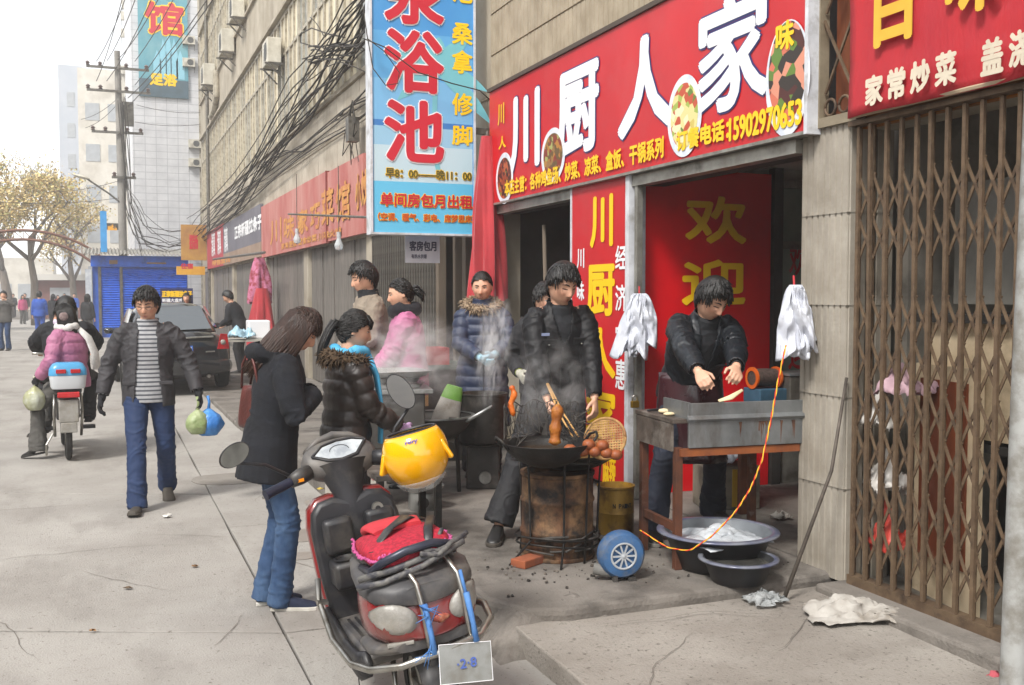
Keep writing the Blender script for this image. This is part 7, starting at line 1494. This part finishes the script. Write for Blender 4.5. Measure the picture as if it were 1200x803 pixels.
# red and yellow cord
cp = [atd(*q) for q in ((921, 405, 5.42), (912, 445, 5.25), (904, 490, 5.1), (893, 540, 5.06), (880, 572, 5.05), (862, 600, 5.05), (835, 628, 5.06), (808, 646, 5.1), (782, 642, 5.2), (748, 620, 5.35))]
cord = thing('twisted_cord', 'red and yellow twisted cord looping over the table down to the blower', 'cord', cp[0]); fine = []
for i in range(len(cp) - 1):
    for k in range(14): fine.append(cp[i].lerp(cp[i + 1], k / 14) - cp[0])
for _ in range(8): fine = [fine[0]] + [(fine[i - 1] + fine[i] * 2 + fine[i + 1]) / 4 for i in range(1, len(fine) - 1)] + [fine[-1]]
for k, c in enumerate(('c8281c', 'd8b020')): MB().tube([p + Vector((math.cos(i * .8 + math.pi * k), math.sin(i * .8 + math.pi * k), math.sin(i * .8 + math.pi * k) * .3)) * .0026 for i, p in enumerate(fine)], .0030, 5).build('strand', M('cord_' + c, c, rough=.6), cord, smooth='all')
# basins
def basin(label, loc, r, h_, mo_, mi_, rimc, content=None):
    t = thing('basin', label, 'basin', loc); MB().lathe([(0, 0), (r * .66, 0), (r * .72, .01), (r * .93, h_ * .9), (r * .96, h_)], n=44).build('outside', mo_, t, smooth='all'); MB().lathe([(r * .945, h_), (r * .91, h_ * .88), (r * .70, .018), (0, .014)], n=44).build('inside', mi_, t, smooth='all')
    MB().lathe([(r * .94, h_), (r * .96, h_ + .006), (r * 1.08, h_ + .002), (r * 1.085, h_ - .006), (r * .955, h_ - .004)], n=44).build('rim', rimc, t, smooth='all'); return t
m_en = M('enamel_dark', '1c1c20', '141417', sc=5, rough=.45); m_eni = M('enamel_grey', '70757a', '585d62', sc=5, rough=.3, coat=.3); m_enr = M('enamel_rim', '7d8086', '4a4e68', sc=6, rough=.35, coat=.3)
pB = onz(841, 621, .37); basin('large dark enamel basin with wet plastic on the platform under the table', (pB.x, pB.y, .17), .305, .2, m_en, m_eni, m_enr)
crumple('wet_plastic', 'wet white plastic sheet soaking in the large basin', 'plastic', (pB.x, pB.y, .315), ragf(.46, .42, .05, 14), M('plastic_white', 'c0c4c8', 'a4a9ae', sc=8, rough=.2, bump=.4, bsc=30), 36, 30, part='sheet')
pC = onz(866, 658, .29); sb = basin('small black basin of dirty water in front of the large basin', (pC.x + .03, pC.y + .05, .17), .19, .125, m_en, M('basin_in', '3e3f40', '2c2d2e', sc=8, rough=.35), m_enr); MB().lathe([(0, .10), (.16, .10)], n=36).build('water', M('dirty_water', '3a3a38', '55534e', sc=14, rough=.06), sb)
# hanging bundles of white plastic bags
m_wbag = M('bag_white', 'cfd2da', 'b9bcc6', sc=7, rough=.35, bump=.3, bsc=20)
def bag_bundle(label, hook, w_, h_, seed, n=5):
    t = thing('bag_bundle', label, 'bags', hook, -YAW, 'hanging bundles of white plastic bags'); rnd = random.Random(seed)
    for k in range(n):
        mb = MB(); ox = rnd.uniform(-.3, .3) * w_; tilt = rnd.uniform(-.35, .35); ln = h_ * rnd.uniform(.65, 1); ww = w_ * rnd.uniform(.45, .8)
        def f(u, v):
            sp = .38 + .62 * min(1, v * 2.2) ** .6; x = (u - .5) * ww * sp + ox * v + tilt * v * v * .12; z = -ln * v * (1 - .08 * math.cos(u * 6 + k)); y = -.018 * k + .05 * mnoise.noise((u * 3 + seed, v * 3, k * 3.1)) * sp + .035 * abs(mnoise.noise((u * 6 + k, v * 5 + seed, 3.3))) + .02 * math.sin(u * 9 + k) * v - .05 * v * math.sin(math.pi * u)
            return (x, y, z)
        mb.sheet(f, 22, 24); mb.build('bag', m_wbag, t, smooth=60, solid=.002)
    MB().tube([(0, 0, .05), (0, -.01, 0), (.01, -.02, -.03)], .006, 6).build('hook', m_redp, t); return t
bag_bundle('bundle of white plastic bags hanging beside the white door post', atd(749, 344, 7.2), .31, .45, 1); bag_bundle('bundle of white plastic bags hanging on the column edge', atd(930, 334, 5.52), .22, .42, 2)
# back bench with grinder and boxes
bn2 = thing('back_bench', 'dark bench at the back of the stall room', 'bench', (4.0, 5.75, .17)); MB().b2((-.1, 0, .66), (1.0, .5, .70)).build('top', m_tdirty, bn2)
for (x, y) in ((-.05, .02), (.9, .02), (-.05, .44), (.9, .44)): MB().b2((x, y, 0), (x + .05, y + .04, .66)).build('leg', m_trust, bn2)
gr = thing('meat_grinder', 'red and steel grinder machine on the back bench', 'machine', (4.22, 5.9, .90)); gr.scale = (.72, .72, .72); MB().b2((-.1, -.08, 0), (.25, .2, .14)).build('base', M('machine_blue', '3a5a70', '2c4858', sc=6, rough=.5), gr, bevel=.01); MB().lathe([(.0, -.1), (.085, -.1), (.09, 0), (.085, .16), (0, .16)], (0, .05, .24), 20, 'x').build('drum', M('drum_wire', '6a5a54', '4a3e3a', sc=40, rough=.5, metal=.4), gr, smooth=True)
for x in (-.1, .17): MB().lathe([(.07, -.01), (.105, -.01), (.105, .01), (.07, .01)], (x, .05, .24), 20, 'x').build('ring', M('ring_orange', 'c85a1c', rough=.4), gr, smooth=True)
sbx = thing('steel_box', 'dull grey steel box on the back bench beside the grinder', 'box', (4.36, 5.80, .87), R(-6)); MB().b2((0, 0, 0), (.34, .26, .22)).build('body', m_steel, sbx, bevel=.008); MB().b2((-.008, -.008, .22), (.348, .268, .235)).build('lid', m_galv, sbx)
cb = thing('taped_carton', 'stained carton with yellow tape on the floor under the table', 'carton', (4.02, 6.05, .17), R(-16)); MB().b2((-.2, -.13, 0), (.2, .15, .30)).build('box', M('carton_grey', '8a8274', '6e6658', sc=5, rough=.85, dirt='4a443a', dsc=5), cb, bevel=.01); MB().b2((.0, -.135, .02), (.06, -.1305, .28)).build('tape', M('tape_yellow', 'c09a24', rough=.4), cb)
crumple('white_bundle', 'white plastic bundle resting on the taped carton', 'bundle', (4.02, 6.05, .47), ragf(.3, .24, .14, 19), m_wbag)
crumple('tissue_scrap', 'scrap of white tissue on the floor beside the carton', 'tissue', (4.12, 5.55, .17), ragf(.12, .09, .06, 8), m_sack, 12, 12)
# ================================================================ steaming pots and counters further back
m_pot = M('pot_sooty', '45423f', '2f2d2b', sc=6, rough=.5, metal=.5, dirt='6a6560', dsc=6); m_alupot = M('alu_pot', 'a9aaa8', '8c8d8a', sc=7, rough=.35, metal=.7, dirt='5c5850', dsc=6)
PP = Vector((2.69, 7.36, .17)); st2_ = thing('pot_stove', 'small sooty square stove under the tall pot', 'stove', PP, -YAW); MB().b2((-.125, -.12, 0), (.125, .12, .33)).build('body', m_pot, st2_, bevel=.012); MB().lathe([(0, -.01), (.045, -.01), (.05, 0), (.038, .002), (0, .004)], (.02, -.125, .09), 18, 'y').build('draught_cap', m_alupot, st2_, smooth=True); MB().lathe([(.19, .33), (.195, .345), (.16, .345)], n=24).build('collar', m_iron, st2_)
tp = thing('tall_pot', 'tall dark steaming pot on the small stove before the navy coat woman', 'pot', PP + Vector((0, 0, .35))); MB().lathe([(0, 0), (.175, 0), (.182, .01), (.182, .36), (.19, .365), (.19, .375), (.176, .375), (.172, .02), (0, .02)], n=36).build('wall', m_pot, tp, smooth=True); MB().lathe([(0, .33), (.172, .33)], n=30).build('broth', M('broth', '8c7a5c', rough=.1), tp)
CC = atd(507, 488, 7.55); cz = CC.z; cwk = wok('big shallow cauldron of broth with ladle handle behind the yellow helmet', CC, .30, .2, m_pot, M('broth_pale', 'a08c70', '8f7c60', sc=5, rough=.12), ears=False, name='cauldron'); MB().lathe([(.29, -.004), (.315, .004), (.315, .014), (.285, .012)], n=40).build('rim', m_alupot, cwk, smooth=True)
mb = MB(); c0 = CC.copy(); mb.tube([(.12, -.05, -.02), atd(548, 493, 7.4) - c0, atd(577, 476, 7.35) - c0], [.018, .014, .012], 8); mb.build('ladle_handle', m_alupot, cwk, smooth='all')
for a in (30, 150, 270): a = R(a - 20); MB().bar(Vector((.2 * math.cos(a), .2 * math.sin(a), -.1)), Vector((.22 * math.cos(a), .22 * math.sin(a), .17 - cz)), .025).build('stand_leg', m_iron, cwk)
ct = thing('steel_counter', 'aluminium topped counter with trays before the pink woman', 'counter', (1.88, 6.98, .17), R(-10)); MB().b2((-.40, -.20, .42), (.20, .26, .80)).build('cabinet', M('counter_grey', '55534f', '43413e', sc=4, rough=.5, metal=.3, dirt='46423c', dsc=3), ct, bevel=.01); MB().b2((-.44, -.25, .80), (.25, .31, .83)).build('top', m_alupot, ct, bevel=.004)
for s_ in (-.4, .16):
    for y in (-.2, .22): MB().b2((s_, y, 0), (s_ + .04, y + .04, .42)).build('leg', m_iron, ct)
for i, (x, z, sx) in enumerate(((-.10, .83, .30), (-.12, .87, .29), (-.08, .91, .31))):
    t = thing('metal_tray', ('lowest of three stacked aluminium trays on the counter', 'middle of three stacked aluminium trays on the counter', 'topmost of three stacked aluminium trays on the counter')[i], 'tray', ct.matrix_basis @ Vector((x, .02, z)), R(-10 + i * 7), 'trays stacked on the counter'); MB().loft([[Vector((a * sx * s_, b * .22 * s_, h_)) for a, b in [(math.copysign(abs(math.cos(k)) ** .35, math.cos(k)), math.copysign(abs(math.sin(k)) ** .35, math.sin(k))) for k in [2 * math.pi * j / 28 for j in range(28)]]] for s_, h_ in ((.92, 0), (1, .034), (1.04, .036), (.98, .035), (.9, .008))]).build('tray', m_alupot, t, smooth=True)
bw = thing('patterned_bowl', 'stack of white bowls with red pattern on the counter', 'bowls', ct.matrix_basis @ Vector((-.30, .18, .96))); 
for k in range(4): MB().lathe([(.05, 0), (.10, .06), (.105, .062), (.1, .055)], (0, 0, k * .03), 22).build('bowl', M('bowl_pattern', 'd4d0cc', 'b04440', sc=22, lo=.52, hi=.6, rough=.25), bw, smooth=True)
dk = thing('dark_counter', 'dark counter with red crate behind the steaming pots', 'counter', (2.35, 8.6, .17)); MB().b2((-.2, 0, 0), (.75, .45, .82)).build('cabinet', M('counter_dark', '3c3a36', '2e2c29', sc=4, rough=.7), dk); MB().b2((-.24, -.04, .82), (.8, .5, .86)).build('top', M('counter_green', '4a5a50', '3a463e', sc=4, rough=.5), dk); MB().b2((.1, -.006, .5), (.28, -.001, .68)).build('sticker', M('sticker_orange', 'c8923c', 'd8b080', sc=8), dk)
rc_ = thing('red_crate', 'small red plastic crate on the dark counter', 'crate', (2.62, 8.72, 1.03)); m_rcr = M('crate_red', 'a82824', '8c201e', sc=5, rough=.5)
for (a, b, c, d) in ((-.2, -.14, .2, -.125), (-.2, .125, .2, .14), (-.2, -.124, -.185, .124), (.185, -.124, .2, .124)): MB().b2((a, b, 0), (c, d, .15)).build('side', m_rcr, rc_)
MB().b2((-.184, -.124, 0), (.184, .124, .01)).build('bottom', m_rcr, rc_)
fb_ = thing('flour_bag', 'white bag with green top propped before the navy coat woman', 'bag', atd(527, 474, 7.75)); fb_.rotation_euler = (0, R(16), -YAW); fb_.scale = (.85, .85, .85); MB().loft([[Vector((a * w_, b * .04, z)) for a, b in [(math.cos(k), math.sin(k)) for k in [2 * math.pi * j / 16 for j in range(16)]]] for z, w_ in ((-.32, .13), (-.1, .12), (.05, .095))]).build('sack', m_sack, fb_, smooth=True); MB().loft([[Vector((a * w_, b * .041, z)) for a, b in [(math.cos(k), math.sin(k)) for k in [2 * math.pi * j / 16 for j in range(16)]]] for z, w_ in ((.051, .095), (.12, .085), (.17, .07))]).build('green_top', M('bag_green', '6fa040', '5f9036', sc=6, rough=.6), fb_, smooth=True)
sp = thing('small_burner', 'small aluminium burner with round knob on the platform behind the scooter', 'burner', onz(497, 596, .17)); MB().lathe([(0, 0), (.105, 0), (.11, .01), (.105, .12), (.135, .15), (.14, .165), (.12, .17), (0, .17)], n=28).build('body', m_alupot, sp, smooth=True); MB().lathe([(0, -.015), (.036, -.015), (.04, .0), (.0, .01)], (-.035, -.10, .06), 18, 'y').build('knob', m_pot, sp, smooth=True)
bx = thing('red_print_carton', 'white carton with red print standing between the two girls', 'carton', (1.62, 7.05, .17), R(-15)); MB().b2((-.2, -.15, 0), (.2, .15, .62)).build('box', M('carton_white', 'b9b4aa', 'a29c92', sc=5, rough=.8), bx, bevel=.006)
for z in (.12, .36): lettering('小心轻放', bx, m_redp, (-.16, -.151, z), (.0, -.151, z), (-.16, -.151, z + .06), .002, .002); lettering('易碎', bx, m_redp, (.04, -.151, z + .08), (.14, -.151, z + .08), (.04, -.151, z + .14), .002, .002)
lt = thing('low_bun_table', 'low dark table holding a basket of buns behind the scooter dash', 'table', (1.72, 6.25, .17)); MB().b2((-.2, -.2, .34), (.25, .22, .37)).build('top', m_tdirty, lt); 
for (x, y) in ((-.17, -.17), (.2, -.17), (-.17, .17), (.2, .17)): MB().b2((x - .02, y - .02, 0), (x + .02, y + .02, .34)).build('leg', m_iron, lt)
for i, (x, y) in enumerate(((-.08, -.1), (.03, -.12), (.13, -.08), (-.02, .02), (.1, .05))):
    t = thing('steamed_bun', 'tan bun in the heap on the low table', 'bun', (1.72 + x, 6.25 + y, .57), 0, 'buns on the low table'); mb = MB(); mb.ball((0, 0, .01), (.055, .05, .04), 12); mb.build('bun', M('bun_tan', 'c08a5a', 'a87648', sc=8, rough=.6), t, smooth='all')
# stall table far down by the parked car
tq = thing('street_table', 'pale table with boxes and bags beyond the parked car', 'table', (2.55, 19.6, .06)); MB().b2((-.5, -.4, .72), (.5, .5, .76)).build('top', M('pale_board', 'b4b0a6', 'a09c92', sc=3), tq); 
for (x, y) in ((-.46, -.36), (.46, -.36), (-.46, .46), (.46, .46)): MB().b2((x - .025, y - .025, 0), (x + .025, y + .025, .72)).build('leg', m_steel, tq)
tw = thing('foam_box', 'white foam box standing on the table beyond the parked car', 'box', (2.7, 19.8, .82)); MB().b2((-.2, -.2, 0), (.2, .2, .34)).build('box', m_white, tw, bevel=.02); crumple('plastic_bag', 'pale blue plastic bag on the table beyond the parked car', 'bag', (2.35, 19.4, .82), ragf(.5, .4, .25, 31), M('bag_paleblue', '8fb8cc', 'b4d0dc', sc=5, rough=.4))
# leaning poles in the dark shop opening
for i, (x0, x1, y) in enumerate(((612, 648, 8.2), (668, 671, 7.8))):
    t = thing('leaning_pole', ('bare pole leaning in the dark opening beside the parasol', 'thin upright pole in the dark opening beside the red panel')[i], 'pole', (3.62, y, .17)); MB().tube([(0, 0, 0), (.05, .25 if i == 0 else .02, 2.1)], .018, 8).build('shaft', _M['old_timber'], t, smooth='all')
sh_ = thing('storage_shelf', 'dim storage shelf inside the dark opening behind the frying man', 'shelf', (4.6, 7.6, .17))
for z in (.4, .9, 1.4): MB().b2((0, 0, z), (.4, 1.7, z + .03)).build('board', m_tdirty, sh_)
for y in (0, 1.66): MB().b2((0, y, 0), (.04, y + .04, 2.0)).build('upright', m_iron, sh_)
for i in range(6): jar('storage_jar', 'jar standing on the dim shelf inside the dark opening', 'jar', (4.75, 7.75 + i * .25, 1.10 + (.5 if i % 2 else 0)), .07, .2, [m_can, m_alupot, m_redp][i % 3], None, 'jars on the dim shelf')
# ================================================================ cables
m_cab = M('cable_black', '26231f', '3c362f', sc=10, rough=.7)
def cable_run(name, label, pts, n, spread, r, seed, sag=0, cat='cables'):
    rnd = random.Random(seed); t = thing(name, label, cat, pts[0]); base = Vector(pts[0]); out = []
    for i in range(len(pts) - 1):
        for k in range(6): out.append((Vector(pts[i]).lerp(Vector(pts[i + 1]), k / 6), i + k / 6))
    out.append((Vector(pts[-1]), len(pts) - 1))
    for c in range(n):
        ph = rnd.uniform(0, 9); ox, oz = rnd.gauss(0, 1), rnd.gauss(0, 1); P_ = []
        for (p, s_) in out:
            sp = spread[min(int(s_), len(spread) - 1)] * (1 - (s_ % 1)) + spread[min(int(s_) + 1, len(spread) - 1)] * (s_ % 1)
            P_.append(p - base + Vector((ox * sp * .5 + .3 * sp * math.sin(s_ * 2.3 + ph), .2 * sp * math.cos(s_ * 3 + ph), oz * sp + .5 * sp * math.sin(s_ * 1.9 + ph * 2))))
        MB().tube(P_, rnd.uniform(.6, 1.3) * r, 5).build('cable', m_cab, t, smooth='all')
    return t
CX_ = 3.32
path = [onx(x, y, CX_) for x, y in ((440, -25), (425, 10), (402, 50), (372, 92), (340, 135), (305, 190), (275, 232), (245, 262), (222, 284), (205, 292))]
cable_run('cable_bundle', 'thick drooping bundle of black cables running down along the facade', path, 16, [.10, .12, .22, .20, .22, .20, .22, .25, .3, .3], .013, 3)
cable_run('cable_tangle', 'tangle of loose cables crossing the bundle beside the blue sign', [onx(x, y, CX_ - .05) for x, y in ((362, 68), (380, 66), (400, 58), (420, 52), (437, 46))], 12, [.16, .08, .12, .14, .18], .011, 8)
cable_run('thin_cables', 'thin cables strung along the fascia above the faded signs', [onx(x, y, 3.5) for x, y in ((436, 118), (400, 140), (350, 178), (300, 215), (250, 252))], 5, [.05, .12, .10, .14, .2], .010, 5)
cable_run('fascia_wire', 'loose wire drooping across the pale panels above the faded sign', [onx(x, y, 3.45) for x, y in ((436, 90), (405, 128), (380, 150), (350, 175), (330, 178), (300, 196))], 3, [.05, .1, .15, .1, .1, .1], .010, 15)
loopw = thing('cable_loop', 'long loop of cable hanging in front of the window band', 'cable', onx(352, 40, 3.3)); b0 = Vector(loopw.location)
MB().tube([onx(x, y, 3.3) - b0 for x, y in ((404, 44), (385, 40), (365, 33), (352, 40), (352, 50), (372, 56), (398, 50))], .012, 6).build('cable', m_cab, loopw, smooth='all')
sw_ = thing('sign_wire', 'thin wire looping across the face of the blue sign', 'wire', ony(430, 20, 9.5)); b0 = Vector(sw_.location)
MB().tube([ony(x, y, 9.5) - b0 for x, y in ((425, 5), (430, 40), (437, 80), (452, 100), (466, 98), (468, 85), (450, 60), (430, 45))], .005, 5).build('strand', m_cab, sw_, smooth='all'); MB().tube([ony(x, y, 9.48) - b0 for x, y in ((425, 45), (450, 55), (490, 85), (530, 98), (562, 106), (575, 118))], .006, 5).build('strand', m_cab, sw_, smooth='all')
jb = thing('junction_box', 'small cable junction hanging with wires above the faded sign', 'junction', onx(413, 142, 3.4)); MB().b2((-.08, -.1, -.3), (.08, .1, .05)).build('box', m_steel, jb)
for k in range(6): MB().tube([(0, 0, .3), (random.uniform(-.1, .1), random.uniform(-.5, .4), random.uniform(-.2, .1)), (random.uniform(-.1, .1), random.uniform(-.6, .5), random.uniform(-.7, -.4))], .008, 4).build('wire', m_cab, jb)
# wires from the pole
random.seed(31)
for i, (x0, y0, x1, y1) in enumerate(((113, 72, 160, -40), (125, 72, 172, -40), (138, 70, 205, -40), (158, 72, 232, -60), (125, 95, 190, -30), (113, 95, 150, -30), (158, 100, 255, -60), (150, 115, 262, -30), (150, 125, 330, -120))):
    a = ony(x0, y0, 43.4); b = onx(x1, y1, 3.0) if x1 > 140 and i in (3, 6, 7, 8) else ony(x1, y1, 30); t = thing('overhead_wire', 'overhead wire running up from the utility pole, %s from the left' % ('first', 'second', 'third', 'fourth', 'fifth', 'sixth', 'seventh', 'eighth', 'ninth')[i], 'wire', a, 0, 'overhead wires from the utility pole'); MB().tube([p - a for p in catenary(a, b, .25, 10)], .014, 4).build('strand', m_cab, t)
for i, (x0, y0, x1, y1) in enumerate(((0, 237, 140, 232), (60, 225, 145, 210), (95, 140, 135, 118), (100, 150, 135, 125), (160, 123, 240, 132), (158, 143, 240, 145), (160, 285, 240, 275))):
    a = ony(x0, y0, 43.5); b = ony(x1, y1, 43.5); t = thing('street_wire', 'thin wire strung across the street beside the pole, %s from the top of the list' % ('first', 'second', 'third', 'fourth', 'fifth', 'sixth', 'seventh')[i], 'wire', a, 0, 'thin wires strung across the street'); MB().tube([p - a for p in catenary(a, b, .12, 8)], .012, 4).build('strand', m_cab, t)
cable_run('pole_tangle', 'tangle of cables drooping from the pole to the kiosk roof', [ony(x, y, 43.0) for x, y in ((142, 118), (146, 180), (150, 240), (165, 278), (200, 290), (232, 284))], 12, [.15, .15, .2, .35, .3, .2], .014, 22)
# string of market rope before the far shops
rp = thing('awning_pole', 'thin steel awning pole projecting before the grey and red sign', 'pole', onx(250, 304, 3.1)); MB().tube([(0, 0, 0), onx(310, 296, 3.1) - Vector(rp.location)], .03, 6).build('tube', m_steel, rp)
rp2 = thing('sign_rod', 'steel rod carrying the bare bulbs before the faded sign', 'rod', onx(338, 251, 3.0)); MB().tube([(0, 0, 0), onx(437, 255, 3.0) - Vector(rp2.location)], .016, 6).build('tube', m_steel, rp2)
# litter on the road
m_lit = M('litter_white', 'd0ccc4', rough=.8)
for i, (x, y, s_, c, lb) in enumerate(((196, 606, .06, 'd4d2cc', 'white scrap of paper on the road below the walking man'), (376, 600, .04, 'c8b050', 'small yellow scrap on the platform behind the scooter'), (1165, 795, .07, 'a84a54', 'pink wrapper lying near the white post'), (108, 740, .025, 'a07850', 'tiny brown leaf on the road joint'), (228, 664, .03, '8a6a4a', 'tiny brown leaf on the road left of the girl'), (150, 690, .03, '6a5a48', 'dark scrap on the open road'))):
    p = onz(x, y, .006 if i != 2 else .076); crumple('litter_scrap', lb, 'litter', (p.x, p.y, p.z if i != 1 else .175), ragf(s_, s_ * .7, s_ * .3, i), M('litter' + c, c, rough=.8), 5, 5)
# ================================================================ steam and haze
def steam(label, c, size, dens, seed, tilt=0):
    mb = MB(); mb.ball((0, 0, 0), (1, 1, 1), 20); m = bpy.data.materials.new('steam_%d' % seed); m.use_nodes = True; t = m.node_tree; t.nodes.clear()
    o = t.nodes.new('ShaderNodeOutputMaterial'); v = t.nodes.new('ShaderNodeVolumePrincipled'); tc = t.nodes.new('ShaderNodeTexCoord'); ln = t.nodes.new('ShaderNodeVectorMath'); ln.operation = 'LENGTH'; mp = t.nodes.new('ShaderNodeMapping'); mp.inputs['Location'].default_value = (seed * 3.1, seed, 0); mp.inputs['Scale'].default_value = (1.6, 1.6, 1.9)
    nz = t.nodes.new('ShaderNodeTexNoise'); nz.inputs['Scale'].default_value = 1.5; nz.inputs['Detail'].default_value = 4; nz.inputs['Distortion'].default_value = 1.1
    r1 = t.nodes.new('ShaderNodeMapRange'); r1.inputs[1].default_value = .46; r1.inputs[2].default_value = .64; r2 = t.nodes.new('ShaderNodeMapRange'); r2.inputs[1].default_value = 1.0; r2.inputs[2].default_value = .25; mu = t.nodes.new('ShaderNodeMath'); mu.operation = 'MULTIPLY'; m2 = t.nodes.new('ShaderNodeMath'); m2.operation = 'MULTIPLY'; m2.inputs[1].default_value = dens
    L = t.links.new; L(tc.outputs['Object'], ln.inputs[0]); L(ln.outputs['Value'], r2.inputs[0]); L(tc.outputs['Object'], mp.inputs[0]); L(mp.outputs[0], nz.inputs[0]); L(nz.outputs['Fac'], r1.inputs[0]); L(r1.outputs[0], mu.inputs[0]); L(r2.outputs[0], mu.inputs[1]); L(mu.outputs[0], m2.inputs[0]); L(m2.outputs[0], v.inputs['Density'])
    v.inputs['Color'].default_value = (1, 1, 1, 1); v.inputs['Anisotropy'].default_value = .0; L(v.outputs[0], o.inputs['Volume'])
    ob = mb.build('steam', m, None); ob.location = c; ob.scale = size; ob.rotation_euler = (0, tilt, 0); tag(ob, label, 'steam', kind='stuff'); return ob
steam('steam rising over the frying wok', atd(645, 455, 5.75), (.30, .15, .32), 3, 1)
steam('steam plume rising from the tall pot before the navy coat woman', atd(578, 410, 7.3), (.15, .12, .45), 15, 2, R(6))
steam('steam drifting over the counter before the pink woman', atd(480, 425, 7.25), (.5, .16, .40), 8, 3)
steam('steam rising from the cauldron behind the yellow helmet', atd(455, 450, 7.0), (.4, .16, .25), 7, 4)
hz = MB(); hz.b2((-90, -20, -1), (60, 140, 30)); hm_ = bpy.data.materials.new('haze_air'); hm_.use_nodes = True; ht = hm_.node_tree; ht.nodes.clear(); ho = ht.nodes.new('ShaderNodeOutputMaterial'); hv = ht.nodes.new('ShaderNodeVolumePrincipled'); hv.inputs['Color'].default_value = (.93, .95, .97, 1); hv.inputs['Density'].default_value = .0030; hv.inputs['Anisotropy'].default_value = .3; ht.links.new(hv.outputs[0], ho.inputs['Volume'])
HAZE = True
if HAZE: tag(hz.build('haze', hm_), kind='stuff')
